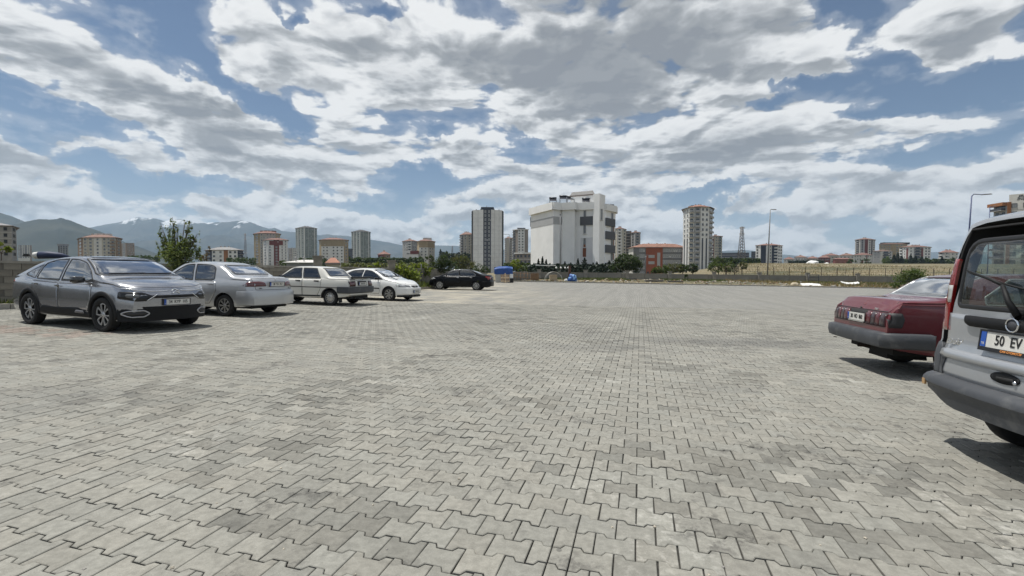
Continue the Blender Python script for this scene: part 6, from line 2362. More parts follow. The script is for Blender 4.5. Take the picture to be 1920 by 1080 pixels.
# ---------------------------------------------------------------- 6 red saloon
def car_red():
    P = dict(top=[(-2.20, .84), (-2.19, .99), (-2.13, 1.065), (-1.62, 1.085), (-1.53, 1.095), (-1.06, 1.385), (-.90, 1.43), (-.3, 1.46), (.3, 1.45), (.48, 1.40), (.95, 1.05), (1.04, 1.02), (1.6, .96), (1.93, .905), (1.98, .62)],
             bot=[(-2.2, .42), (-2.0, .36), (-1.0, .27), (1.8, .27), (1.98, .34)],
             sh=[(-2.2, .80), (-2.13, 1.02), (-1.2, 1.02), (0, .985), (1.0, .96), (1.6, .90), (1.98, .60)],
             w=[(-2.2, .80), (-2.1, .815), (0, .825), (1.85, .80), (1.98, .77)],
             nose=[(.2, 0), (1, 0)], tail=[(.2, -.02), (.5, 0), (.70, .0), (.90, -.015), (.93, -.05), (1.05, -.17)], tail_len=.4,
             wheel_r=.290, axles=(-1.245, 1.245), dash=(.85, .97), bulge=.015, crown=.03, edge=.035, tum=.36, bow_n=.05, bow_t=.02, sharp=24)
    pm = paint_mat('faded_red_paint', (.115, .013, .019), 0, .36, .8, .04)
    c = Car('parked_car', 'boxy dark red saloon with a grey bumper, its tail beside the silver van', 'car', (7.43, 6.76), -.215, P, pm, 'cars parked on the right')
    sw = [round_poly([(.90, 1.03), (.42, 1.365), (.02, 1.385), (-.05, 1.03)], .02), round_poly([(-.12, 1.03), (-.05, 1.385), (-.72, 1.375), (-1.05, 1.13), (-1.05, 1.03)], .02)]
    c.windows(sw, round_poly([(-.66, 1.07), (.66, 1.07), (.56, 1.365), (-.56, 1.365)], .03), round_poly([(-.67, 1.11), (.67, 1.11), (.58, 1.405), (-.58, 1.405)], .03), GLASS, mat('pale_seal', (.35, .36, .36), .4, .6), .5, (-1.48, .90), rear_glass=GLASS_R)
    c.finish(.34, P['axles'])
    c.seats((-.72, .18), .46, 1.10)
    doors(c, [[(.84, .97), (.84, .58), (.74, .36), (-.09, .36), (-.09, .97)], [(-.12, .97), (-.12, .36), (-.74, .36), (-.88, .60), (-.94, .98)]], ['front_door', 'rear_door'])
    grim = mat('aged_black_plastic', (.028, .028, .03), .6)
    smoke = mat('dull_red_lens', (.085, .014, .019), .3, coat=.5)
    smoke2 = mat('smoked_lens', (.042, .026, .029), .3, coat=.5)
    for sd in (1, -1):
        # the lamp cluster: red and smoked blocks side by side, the outermost one wraps the corner
        ys = (.265, .40, .51, .62, .74)
        cl = c.patch('tail_lamp', round_poly([(sd * .262, .685), (sd * .262, .885), (sd * .755, .885), (sd * .755, .685)], .012), 'x', mat('lamp_frame_red', (.05, .012, .015), .45), -1, off=.006, thick=.012)
        for i in range(4):
            a, b = ys[i] + .003, ys[i + 1] - .002
            c.patch('lamp_lens', [(sd * a, .70), (sd * a, .872), (sd * b, .872), (sd * b, .70)], 'x', (smoke, smoke2, smoke, smoke2)[i], -1, off=.012, thick=.006, parent=cl)
        c.patch('corner_lamp', round_poly([(-2.22, .685), (-2.22, .885), (-2.02, .885), (-1.99, .80), (-2.02, .685)], .015), 'y', grim, sd, off=.012, thick=.018)
        c.strip('crease_line', [(-2.12, 1.0), (-1.2, 1.0), (0, .975), (1.0, .955)], 'y', pm, sd, w=.02, off=.001, thick=.006)
        c.patch('rocker_cladding', [(-1.62, .40), (-1.62, .60), (-2.20, .60), (-2.20, .42)], 'y', GREYP, sd, off=.016, thick=.02)
        c.strip('side_stripe', [(1.6, .57), (.86, .57)], 'y', grim, sd, w=.05, off=.004, thick=.012)
        c.patch('headlight', [(sd * .45, .68), (sd * .45, .84), (sd * .76, .84), (sd * .76, .68)], 'x', LENS, 1, off=.006)
        for (x, z) in ((.06, .90), (-.72, .90)):
            c.patch('door_handle', [(x - .09, z - .02), (x + .09, z - .02), (x + .09, z + .025), (x - .09, z + .025)], 'y', grim, sd, off=.012, thick=.014)
    c.strip('dark_ledge', [(-.77, .895), (.77, .895)], 'x', grim, -1, w=.012, off=.003)
    lid = c.strip('boot_lid_gap', [(-.70, .93), (-.72, 1.02), (-.71, 1.04)], 'x', GAP, -1, w=.009, off=.001, thick=.0005)
    c.strip('boot_lid_gap', [(.70, .93), (.72, 1.02), (.71, 1.04)], 'x', GAP, -1, w=.009, off=.001, thick=.0005)
    c.patch('plate_recess', round_poly([(-.258, .69), (-.258, .885), (.258, .885), (.258, .69)], .008), 'x', mat('slot_black', (.008, .008, .008), .7), -1, off=.004)
    h, n = c.hit('x', 0, .78, -1)
    c.plate(h.x - .02, .775, '38  HD  860', -1, y=-.01, w=.50, size=.088, frame=False)
    MB().box((0, 0, 0), (.012, .48, .016)).build('plate_holder', [CHROME], c.root, loc=(h.x - .014, 0, .708))
    MB().lathe([(.017, 0), (.015, .012), (.001, .012)], 12, 'X').build('boot_lock', [grim], c.root, loc=(c.hit('x', .0, .912, -1)[0].x - .002, .0, .912), rot=(0, 0, math.pi))
    for t_, y_, z_, sz in (('\u015e', .66, .925, .05), ('FIAT', -.42, .915, .05)):
        m_ = text_mesh(t_, sz, .002, .1, .0015)
        m_.materials.append(CHROME)
        h, n = c.hit('x', y_, z_, -1)
        link('badge_lettering', m_, c.root, loc=(h.x - .006, y_, z_), rot=(math.pi / 2, 0, -math.pi / 2))
    # faint shadow of a lost badge on the lid
    c.patch('badge_mark', [(-.03, .96), (.03, .96), (.03, 1.02), (.02, 1.02), (.02, .975), (-.02, .975), (-.02, 1.02), (-.03, 1.02)], 'x', mat('worn_red', (.20, .07, .075), .5), -1, off=.003, thick=.001)
    bumper(c, 'rear_bumper', -1, .55, [(-.03, .42), (.04, .40), (.085, .42), (.105, .50), (.10, .585), (.085, .605), (-.03, .62)], GREYP, -1.60)
    bumper(c, 'front_bumper', 1, .5, [(-.03, .38), (.07, .40), (.09, .55), (-.03, .58)], GREYP, 1.62)
    c.patch('grille', [(-.42, .70), (-.42, .84), (.42, .84), (.42, .70)], 'x', grim, 1, off=.006)
    c.mirror(.74, .92, 1.05, grim, CHROME, (.10, .16, .11))
    for ax in P['axles']:
        for sd in (1, -1):
            c.wheel(ax, sd, 'cover', 1.36, .290, .18, .165, (SILVER_RIM, 10))
    underbody(c, -2.0, 1.8, .33)
    exhaust(c, -2.16, .02, .33, .026)
    b = MB()
    b.tube([(.02 * math.cos(a), 0.03 * math.sin(a), 0) for a in np.linspace(0, 2 * math.pi, 13)], .006, 6, caps=False)
    b.build('tow_hook', [mat('rusty_exhaust', (.06, .045, .035), .7, .6)], c.root, loc=(-2.27, .52, .385))
    b = MB()
    b.box((0, 0, 0), (.5, .5, .22), taper=.9)
    b.build('fuel_tank', [mat('underbody_black', (.012, .012, .012), .95)], c.root, loc=(-1.75, -.2, .32))


# ---------------------------------------------------------------- 7 silver van
def van():
    P = dict(top=[(-2.00, 1.68), (-1.985, 1.80), (-1.93, 1.85), (-1.80, 1.872), (-1.3, 1.885), (-.6, 1.88), (.2, 1.85), (.5, 1.785), (.75, 1.65), (1.25, 1.20), (1.33, 1.155), (1.7, 1.07), (1.93, .95), (2.03, .80), (2.07, .66)],
             bot=[(-2.0, .47), (-1.8, .44), (-1.6, .34), (1.8, .26), (2.07, .32)],
             sh=[(-2.0, 1.02), (-1.2, 1.03), (0, 1.03), (1.0, 1.02), (1.4, .98), (1.8, .88), (2.07, .62)],
             w=[(-2.0, .825), (-1.93, .85), (0, .86), (1.7, .83), (2.07, .68)],
             nose=[(.2, -.05), (.5, .03), (.8, 0), (1.0, -.05)], tail=[(.3, .02), (.60, .045), (.735, .045), (.80, .0), (1.05, 0), (1.15, -.005), (1.5, -.035), (1.78, -.10)], tail_len=.32,
             wheel_r=.305, axles=(-1.283, 1.283), dash=(1.0, 1.08), bulge=.02, crown=.05, edge=.07, tum=.125, bow_n=.24, bow_t=.11, nose_len=.6)
    pm = paint_mat('dusty_silver_paint', (.40, .415, .435), .5, .36, .8, .10)
    c = Car('parked_van', 'silver van with tall red and clear tail lamps at the right edge', 'van', (5.399, 2.909), -.146, P, pm, 'cars parked on the right')
    g = glass_mat('van_glass', (.72, .80, .76), .06, (.02, .022, .022), refl=.8)
    gr = glass_mat('dusty_van_glass', (.70, .78, .74), .08, (.03, .034, .036), .02, .04, refl=.7)
    sw = [round_poly([(1.12, 1.10), (.78, 1.50), (.60, 1.62), (.10, 1.72), (.06, 1.08)], [.04, .08, .08, .04, .05]),
          round_poly([(-.02, 1.08), (.02, 1.70), (-.82, 1.70), (-.86, 1.08)], .06), round_poly([(-.95, 1.10), (-.92, 1.70), (-1.72, 1.68), (-1.78, 1.12)], .08)]
    rear = round_poly([(-.605, 1.155), (.605, 1.155), (.575, 1.665), (-.575, 1.665)], [.05, .05, .12, .12])
    c.windows(sw, round_poly([(-.72, 1.22), (.72, 1.22), (.62, 1.66), (-.62, 1.66)], .06), rear, g, TRIM, .62, (-1.93, 1.15), rear_glass=gr, inset=.05)
    c.finish(.36, P['axles'])
    # big black surround that the rear pane sits in
    outer = round_poly([(-.69, 1.105), (.69, 1.105), (.638, 1.745), (-.638, 1.745)], [.03, .03, .1, .1])
    c.patch('window_surround', outer, 'x', mat('frit_black', (.022, .025, .028), .12, coat=1.0), -1, off=.005, thick=.006, hole=grow(rear, -.004), res=.06)
    gate = round_poly([(-.70, .585), (.70, .585), (.715, .80), (.705, 1.09), (-.705, 1.09), (-.715, .80)], [.05, .05, .02, .02, .02, .02])
    gt = c.patch('tailgate', gate, 'x', pm, -1, off=.004, thick=.004, res=.045)
    c.strip('panel_gap', round_poly([(-.71, .575), (.71, .575), (.725, .80), (.715, 1.10), (.65, 1.765), (-.65, 1.765), (-.715, 1.10), (-.725, .80)], .02), 'x', GAP, -1, w=.014, off=.001, closed=True, parent=gt, thick=.0005)
    c.strip('gate_crease', [(-.69, .768), (0, .768), (.69, .768)], 'x', pm, -1, w=.085, off=.004, thick=.026, parent=gt)
    # garnish with the round badge
    c.patch('gate_garnish', round_poly([(-.46, 1.015), (-.46, 1.09), (.46, 1.09), (.46, 1.035), (.40, 1.01)], .025), 'x', BLACKP, -1, off=.03, thick=.03, along=True)
    h, n = c.hit('x', 0, 1.06, -1)
    bd = MB().lathe([(.050, 0), (.052, .010), (.046, .018), (.041, .013)], 32, 'X').build('round_badge', [CHROME], c.root, loc=(h.x - .028, 0, 1.058), rot=(0, 0, math.pi))
    MB().lathe([(.042, 0), (.040, .010), (.001, .012)], 32, 'X').build('badge_centre', [mat('badge_grey', (.06, .062, .07), .5, bump=.3, bscale=400)], bd)
    h, n = c.hit('x', 0, .93, -1)
    c.plate(h.x - .024, .935, '50  EV  64', -1, y=-.005, size=.098, tilt=-.10, extra='CAN OTOMOT\u0130V')
    m_ = text_mesh('Doblo', .066, .002, .25, .0016, sx=1.15)
    m_.materials.append(CHROME)
    h, n = c.hit('x', .56, .855, -1)
    link('badge_lettering', m_, c.root, loc=(h.x - .012, .56, .865), rot=(math.pi / 2, 0, -math.pi / 2 + .06))
    # recessed oval handle
    ov = [(.02 + .115 * math.cos(a), .685 + .042 * math.sin(a) * (1 if math.sin(a) > 0 else .9)) for a in np.linspace(0, 2 * math.pi, 25)[:-1]]
    hd = c.patch('gate_handle', ov, 'x', BLACKP, -1, off=.010, thick=.012, res=.03)
    c.patch('handle_recess', round_poly([(-.05, .665), (.08, .665), (.085, .69), (-.05, .695)], .01), 'x', mat('slot_black', (.008, .008, .008), .7), -1, off=.013, thick=.003, parent=hd, res=.03)
    p, n = c.hit('x', -.065, .672, -1)
    MB().lathe([(.013, 0), (.012, .006), (.001, .006)], 12, 'X').build('lock', [CHROME], hd, loc=p + Vector((-.013, 0, 0)), rot=(0, 0, math.pi))
    # tall lamps on the corners
    for sd in (1, -1):
        def strip4(z0, z1):
            def yo(z):
                return .797 - max(0, z - 1.03) * .118
            return [(sd * (yo(z0) - .085), z0), (sd * (yo(z1) - .075), z1), (sd * (yo(z1) + .0), z1), (sd * (yo(z0) + .0), z0)]
        lp = c.patch('tail_lamp', round_poly(strip4(.945, 1.53), .012), 'x', LAMP_RED, -1, off=.008, thick=.02, res=.04)
        c.patch('clear_lens', strip4(1.175, 1.315), 'x', mat('milky_lens', (.42, .42, .40), .25, coat=1), -1, off=.0105, thick=.004, parent=lp, res=.04)
        ysd = [(-1.93, .95), (-1.86, .95), (-1.78, 1.53), (-1.85, 1.53)]
        c.patch('lamp_side', ysd, 'y', LAMP_RED, sd, off=.006, thick=.01)
        c.patch('bumper_corner', round_poly([(sd * .715, .57), (sd * .72, .80), (sd * .75, .84), (sd * .815, .84), (sd * .83, .57)], .02), 'x', GREYP, -1, off=.012, thick=.03, res=.04)
        c.patch('side_cladding', round_poly([(-2.08, .48), (-2.06, .78), (-1.80, .78), (-1.68, .60), (-1.68, .46)], .03), 'y', GREYP, sd, off=.012, thick=.02)
        c.strip('side_stripe', [(-.86, .62), (1.0, .62)], 'y', GREYP, sd, w=.09, off=.005, thick=.014)
        c.patch('headlight', round_poly([(sd * .42, .72), (sd * .44, .84), (sd * .78, .92), (sd * .78, .74)], .03), 'x', LENS, 1, off=.006)
    bp = bumper(c, 'rear_bumper', -1, .50, [(-.03, .36), (.03, .355), (.06, .365), (.072, .44), (.088, .50), (.098, .515), (.095, .545), (.07, .575), (-.03, .60)], GREYP, -1.72, lift=.09)
    for sd in (1, -1):
        p, n = c.hit('x', sd * .765, .50, -1)
        hh = c.bvh.ray_cast(Vector((-1.1, 0, .50)), Vector((p.x + 1.1, p.y, 0)).normalized())
        nn = Vector((hh[1].x, hh[1].y, 0))
        nn = nn if nn.dot(p - Vector((-1.1, 0, .5))) > 0 else -nn
        nn.normalize()
        MB().box((0, 0, 0), (.014, .048, .046)).build('reflector', [mat('amber_reflector', (.42, .26, .12), .4)], bp, loc=p + nn * .090, rot=(0, 0, math.atan2(nn.y, nn.x)))
    bumper(c, 'front_bumper', 1, .5, [(-.03, .28), (.04, .30), (.06, .5), (.04, .62), (-.03, .64)], GREYP, 1.70)
    # wiper arm over the pane
    w = MB()
    A = [c.hit('x', y, z, -1)[0] + Vector((-o_, 0, 0)) for (y, z, o_) in ((-.03, 1.125, .035), (.03, 1.22, .055), (.09, 1.33, .055), (.24, 1.375, .045), (.50, 1.435, .03))]
    w.tube(A[:3], [.024, .018, .013], 8)
    w.tube(A[2:], [.013, .010, .005], 8)
    w.tube([c.hit('x', y, z, -1)[0] + Vector((-.012, 0, 0)) for (y, z) in ((-.10, 1.29), (.2, 1.35), (.50, 1.42))], .007, 6)
    w.lathe([(.03, 0), (.026, .03), (.001, .035)], 14, 'X', c=A[0] + Vector((.0, 0, 0)))
    w.build('rear_wiper', [BLACKP], c.root)
    # lip over the pane and a black nub on the roof
    MB().lathe([(.028, 0), (.024, .022), (.001, .03)], 14, 'Z').build('washer_nozzle', [BLACKP], c.root, loc=(-1.86, -.09, 1.815), rot=(0, -.5, 0))
    c.seats((.25,), .75, 1.42, m=mat('grey_seat_cloth', (.10, .085, .08), .95))
    bb = MB()
    bb.box((-.35, 0, .22), (.16, 1.25, .48), ry=-.12)
    bb.box((-.40, .35, .54), (.09, .26, .16)).box((-.40, -.35, .54), (.09, .26, .16))
    bb.box((0, 0, 0), (.55, 1.25, .16))
    bb.build('rear_bench', [mat('grey_seat_cloth', (.10, .085, .08), .95)], c.root, loc=(-.75, 0, .80))
    c.mirror(.95, .98, 1.15, BLACKP, CHROME, (.13, .2, .2))
    doors(c, [[(1.02, .99), (1.0, .60), (.85, .36), (.04, .36), (.04, 1.0)], [(.0, 1.0), (.0, .36), (-.88, .36), (-.90, 1.02)]], ['front_door', 'sliding_door'])
    for ax in P['axles']:
        for sd in (1, -1):
            c.wheel(ax, sd, 'cover', 1.50, .305, .19, .18, (SILVER_RIM, 10))
    underbody(c, -1.70, 1.9, .36)


for _f in (car_fastback, car_silver_saloon, car_white_boxy, car_white_round, car_black, car_red, van):
    _f()

# ------------------------------------------------------------------ boundary walls and kerbs
BLOCK = mat('concrete_block', (0.215, 0.20, 0.165), 0.93, var=0.22, scale=2.2, bump=0.5, bscale=60, stain=(0.11, 0.10, 0.085), stain_amt=0.5, stain_scale=0.8)
BLOCK2 = mat('weathered_block', (0.185, 0.17, 0.14), 0.93, var=0.25, scale=2.2, bump=0.5, bscale=60, stain=(0.10, 0.095, 0.08), stain_amt=0.6, stain_scale=0.8)
MORTAR = mat('wall_mortar', (0.14, 0.13, 0.11), 0.95)
COPING = mat('wall_coping', (0.26, 0.245, 0.21), 0.9, var=0.15, scale=1.5)
KERBM = mat('kerb_concrete', (0.33, 0.31, 0.27), 0.9, var=0.2, scale=2.0, stain=(0.18, 0.16, 0.13), stain_amt=.5)


def left_wall():
    pts = [WALL_0, WALL_A, WALL_B, WALL_C]
    root = empty('boundary_wall', (WALL_A[0], WALL_A[1], 0), 0, 'long weathered concrete block wall behind the row of parked cars on the left', 'wall')
    O = Vector((WALL_A[0], WALL_A[1], 0))
    core, cap = MB(), MB()
    top = 1.60
    blocks = []
    for a, b in zip(pts[:-1], pts[1:]):
        a, b = Vector((a[0], a[1], 0)), Vector((b[0], b[1], 0))
        d = b - a
        L = d.length
        d.normalize()
        n = Vector((d.y, -d.x, 0))
        ang = math.atan2(d.y, d.x)
        mid = (a + b) / 2
        core.box(mid - O + Vector((0, 0, (top - 0.6) / 2 - .005)) - n * 0.006, (L + .1, 0.176, top + 0.6), rz=ang)
        k = int(L / 1.0)
        for i in range(k):
            c = a + d * (i + .5) * L / k
            cap.box(c - O + Vector((0, 0, top + .04 + random.uniform(-.006, .006))), (L / k - .012, 0.26, 0.07), rz=ang)
        nb = int(L / 0.40)
        for j in range(8):
            for i in range(nb):
                t = (i + (0.5 if j % 2 else 0.0) + .5) * L / nb
                if t > L - .2:
                    continue
                c = a + d * t
                z = j * 0.20 + 0.10
                if z < plane_z(c.x, c.y) - .05:
                    continue
                vis = 0 if c.y > 12.6 else 1
                blocks.append((vis, c.length, c - O + Vector((0, 0, z)) + n * (0.092 + random.uniform(-.003, .004)), ang, L / nb))
    core.build('wall_core', [MORTAR], root, loc=(0, 0, 0))
    cap.build('coping', [COPING], root, kind='stuff')
    blocks.sort(key=lambda q: (q[0], q[1]))
    mA = MB().box((0, 0, 0), (.39, .02, .188)).mesh('concrete_block', [BLOCK])
    mB = MB().box((0, 0, 0), (.39, .02, .188)).mesh('concrete_block', [BLOCK2])
    rest = MB()
    for i, (v, l, c, ang, w) in enumerate(blocks):
        if i < 300:
            link('concrete_block', mA if random.random() < .7 else mB, root, loc=c, rot=(0, 0, ang))
        else:
            rest.box(c, (w - .01, .02, .188), rz=ang)
    rest.build('concrete_blocks', [BLOCK], root, kind='stuff')
    for px, h in ((596, .50), (734, .42), (468, .0)):
        if h == 0:
            continue
        t = (px - CX) / F_PX
        y = (WALL_A[0] - 14 * (WALL_B[0] - WALL_A[0]) / 23.0) / (t - (WALL_B[0] - WALL_A[0]) / 23.0)
        b = MB()
        b.box((0, 0, h / 2), (.44, .44, h)).box((0, 0, h + .04), (.54, .54, .08))
        b.build('wall_pillar', [BLOCK], root, loc=(t * y - O.x, y - O.y, top + .075), rot=(0, 0, .4))


left_wall()


def far_wall():
    P = [(932, 65, 509.5), (1000, 71, 510), (1120, 76, 511), (1250, 78, 513.5), (1480, 79, 516), (1700, 80, 518), (1960, 82, 521), (2200, 84, 524)]
    pts = [at(px, py, Y) for px, Y, py in P]
    O = Vector((pts[3].x, pts[3].y, 0))
    root = empty('boundary_wall', O, 0, 'low grey concrete wall running across the far side of the car park', 'wall')
    wall, cap = MB(), MB()
    for a, b in zip(pts[:-1], pts[1:]):
        d = b - a
        L = Vector((d.x, d.y, 0)).length
        ang = math.atan2(d.y, d.x)
        n = max(1, int(L / 3.0))
        for i in range(n):
            t0 = (i + .5) / n
            c = a.lerp(b, t0)
            o = MB().box((0, 0, -1.15), (L / n - .04, 0.2, 2.1)).build('wall_panel', [mat('grey_wall_panel', (.225, .215, .19), .93, var=.2, scale=.8, stain=(.09, .088, .08), stain_amt=.5, stain_scale=.4)], root, loc=c - O, rot=(0, 0, ang))
            MB().box((0, 0, -.05), (L / n - .01, 0.28, .10)).build('coping', [COPING], root, loc=c - O, rot=(0, 0, ang))
    link('wall_core', MB().box((0, 0, 0), (.1, .1, .1)).mesh('wall_core', [MORTAR]), root, loc=(0, 0, -.6))
    for px in (955, 1011, 1098, 1176, 1256, 1339, 1424, 1514, 1608, 1700):
        i = max(k for k in range(len(P) - 1) if P[k][0] <= px)
        t = (px - P[i][0]) / (P[i + 1][0] - P[i][0])
        Y = P[i][1] * (1 - t) + P[i + 1][1] * t
        py = P[i][2] * (1 - t) + P[i + 1][2] * t
        c = at(px, py, Y - .12)
        MB().box((0, 0, -.6), (.55, .42, 1.9)).box((0, 0, .38), (.68, .5, .09)).build('wall_pillar', [mat('grey_wall_pillar', (.25, .235, .205), .93, var=.2)], root, loc=c - O)


far_wall()


def wire_fence():
    root = empty('wire_fence', at(1500, 512, 83), 0, 'rusty wire fence on thin dark posts in front of the dry field', 'fence')
    O = root.location.copy()
    post = MB().tube([(0, 0, -.6), (0, 0, 1.25), (0, -.12, 1.42)], .045, 6).mesh('fence_post', [mat('rusty_post', (.055, .042, .035), .8)])
    tops = []
    for i, px in enumerate(range(1360, 2080, 30)):
        p = at(px, 514.5 + (px - 1360) * .0085, 83.5)
        link('fence_post', post, root, loc=p - O)
        tops.append(p - O)
    for k, h in enumerate((.15, .55, .95, 1.3)):
        b = MB()
        b.tube([t + Vector((0, 0, h + random.uniform(-.03, .03))) for t in tops], .012, 4, smooth=False)
        b.build('wire', [mat('fence_wire', (.10, .09, .08), .6, .5)], root)
    # a second, thinner row farther into the field
    r2 = empty('wire_fence', at(1500, 505, 112), 0, 'second sparser fence of thin poles farther out in the dry field', 'fence')
    post2 = MB().tube([(0, 0, -.4), (0, 0, 2.0)], .04, 5).mesh('fence_post', [mat('rusty_post', (.055, .042, .035), .8)])
    for px in (1368, 1423, 1452, 1504, 1568, 1585, 1673, 1694, 1752):
        p = at(px, 507, 112)
        link('fence_post', post2, r2, loc=Vector((p.x, p.y, terrain(p.x, p.y))) - r2.location)


wire_fence()


def kerbs():
    root = empty('kerb', (0, KERB_Y, 0), 0)
    root['kind'] = 'structure'
    me = MB().box((0, 0, 0), (.985, .15, .30)).mesh('kerb_stone', [KERBM])
    x = wall_x(KERB_Y) + .8
    while x < 86:
        link('kerb_stone', me, root, loc=(x, random.uniform(-.012, .012), plane_z(x, KERB_Y) + .0 + random.uniform(-.01, .01)), rot=(0, 0, random.uniform(-.006, .006)))
        x += 1.0
    y = 4.0
    while y < KERB_Y - 1:
        dx = wall_x(y + .5) - wall_x(y - .5)
        xx = wall_x(y) + .95
        link('kerb_stone', me, root, loc=(xx, y - KERB_Y, plane_z(xx, y) + .0 + random.uniform(-.008, .008)), rot=(0, 0, math.atan2(1.0, dx)))
        y += 1.0 / math.hypot(1, dx)
    # strip of sandy soil between that kerb and the wall
    vs, fs = [], []
    ys = np.linspace(-6, KERB_Y, 90)
    for y in ys:
        for k in range(5):
            xx = wall_x(y) + .02 + (.88) * k / 4
            vs.append((xx, y, plane_z(xx, y) + .07 + .05 * mnoise.noise(Vector((xx * 2, y * 1.3, 4)))))
    for i in range(len(ys) - 1):
        for k in range(4):
            a = i * 5 + k
            fs.append((a, a + 1, a + 6, a + 5))
    link('verge', mesh_np('verge', vs, fs, mat('sandy_soil', (.33, .27, .18), .95, var=.3, scale=1.5, bump=.8, bscale=12, stain=(.12, .13, .06), stain_amt=.6, stain_scale=.9), smooth=True), kind='structure')


kerbs()


# ------------------------------------------------------------------ plants
def leaf_mat(name, c, trans=0.35):
    if name in MATS:
        return MATS[name]
    m = bpy.data.materials.new(name)
    m.use_nodes = True
    t = m.node_tree
    g = G(t)
    b = t.nodes['Principled BSDF']
    out = t.nodes['Material Output']
    a = g.node('ShaderNodeAttribute', attribute_name='tint')
    col = g.mix(1.0, c, a.outputs['Color'], 'MULTIPLY')
    g.link(col, b.inputs['Base Color'])
    b.inputs['Roughness'].default_value = 0.55
    b.inputs['Specular IOR Level'].default_value = 0.35
    tr = g.node('ShaderNodeBsdfTranslucent')
    g.link(g.mix(1.0, col, (1.4, 1.5, .7), 'MULTIPLY'), tr.inputs[0])
    mx = g.node('ShaderNodeMixShader')
    mx.inputs[0].default_value = trans
    g.link(b.outputs[0], mx.inputs[1])
    g.link(tr.outputs[0], mx.inputs[2])
    g.link(mx.outputs[0], out.inputs['Surface'])
    MATS[name] = m
    return m


BARK = mat('bark', (.085, .065, .05), .95, var=.3, scale=6, bump=.6, bscale=30)


def leaves_mesh(name, pts, size, m, seed=0, flat=0.3, var=.35, aspect=.5):
    r = np.random.default_rng(seed + 5)
    n = len(pts)
    P = np.array(pts)
    ax = r.normal(size=(n, 3))
    ax[:, 2] *= .6
    ax /= np.linalg.norm(ax, axis=1)[:, None]
    up = np.tile(np.array((0, 0, 1.0)), (n, 1)) * flat + r.normal(size=(n, 3)) * (1 - flat)
    sd = np.cross(ax, up)
    sd /= (np.linalg.norm(sd, axis=1)[:, None] + 1e-9)
    nr = np.cross(sd, ax)
    s = (size * r.uniform(.6, 1.35, n))[:, None]
    a = P - ax * s * .5
    b = P + sd * s * aspect * .5 + nr * s * .08
    c = P + ax * s * .5
    d = P - sd * s * aspect * .5 + nr * s * .08
    V = np.stack([a, b, c, d], 1).reshape(-1, 3)
    me = bpy.data.meshes.new(name)
    me.vertices.add(4 * n)
    me.vertices.foreach_set('co', V.ravel())
    me.loops.add(4 * n)
    me.loops.foreach_set('vertex_index', np.arange(4 * n, dtype=np.int32))
    me.polygons.add(n)
    me.polygons.foreach_set('loop_start', np.arange(0, 4 * n, 4, dtype=np.int32))
    me.update(calc_edges=True)
    me.materials.append(m)
    t = r.uniform(1 - var, 1 + var, n)
    w = r.uniform(-.12, .12, n)
    C = np.stack([t * (1 + w), t, t * (1 - w), np.ones(n)], 1)
    C = np.repeat(C, 4, axis=0).astype(np.float32)
    ca = me.attributes.new('tint', 'FLOAT_COLOR', 'POINT')
    ca.data.foreach_set('color', C.ravel())
    return me


def blob_points(blobs, n, seed, shell=.55):
    """points gathered into clumps inside ellipsoids (c, (rx,ry,rz), weight)"""
    r = np.random.default_rng(seed)
    tot = sum(b[1][0] * b[1][1] * b[1][2] ** 1.0 for b in blobs)
    out = []
    for c, rad, *w in blobs:
        k = max(8, int(n * rad[0] * rad[1] * rad[2] / tot))
        nc = max(3, k // 22)
        u = r.normal(size=(nc, 3))
        u /= np.linalg.norm(u, axis=1)[:, None]
        q = u * (r.uniform(shell, 1.0, nc) ** .7)[:, None]
        idx = r.integers(0, nc, k)
        pts = q[idx] + r.normal(size=(k, 3)) * .15
        out.append(np.array(c) + pts * np.array(rad))
    return np.concatenate(out)


def tree(name, label, base, blobs, n, size, m, trunk_r=.08, seed=1, cat='tree', group=None, forks=True, stems=1, shell=.45, var=.35, aspect=.5):
    """blobs relative to the base point"""
    base = Vector(base)
    root = empty(name, base, 0, label, cat, group)
    P = blob_points(blobs, n, seed, shell)
    me = leaves_mesh('crown', P, size, m, seed, var=var, aspect=aspect)
    link('crown', me, root)
    tb = MB()
    rr = random.Random(seed)
    low = min(b[0][2] - b[1][2] for b in blobs)
    cx = sum(b[0][0] for b in blobs) / len(blobs)
    cy = sum(b[0][1] for b in blobs) / len(blobs)
    fork = Vector((cx * .3, cy * .3, max(.15, low + .1)))
    for s in range(stems):
        o = Vector((rr.uniform(-.15, .15), rr.uniform(-.1, .1), 0)) if stems > 1 else Vector((0, 0, 0))
        tb.tube([o + Vector((0, 0, -.15)), o * .6 + fork * .5 + Vector((rr.uniform(-.04, .04), 0, 0)), fork], [trunk_r, trunk_r * .8, trunk_r * .62], 7)
    for b in blobs:
        c = Vector(b[0])
        mid = fork.lerp(c, .5) + Vector((rr.uniform(-.1, .1), rr.uniform(-.1, .1), rr.uniform(0, .15))) * b[1][0]
        tb.tube([fork - Vector((0, 0, .05)), mid, c + Vector((0, 0, b[1][2] * .5))], [trunk_r * .5, trunk_r * .32, trunk_r * .1], 5)
        for q in range(3):
            e = c + Vector((rr.uniform(-1, 1) * b[1][0], rr.uniform(-1, 1) * b[1][1], rr.uniform(-.2, .9) * b[1][2])) * .75
            tb.tube([mid, mid.lerp(e, .5) + Vector((0, 0, .05)), e], [trunk_r * .25, trunk_r * .15, trunk_r * .05], 4)
    tb.build('trunk', [BARK], root)
    return root


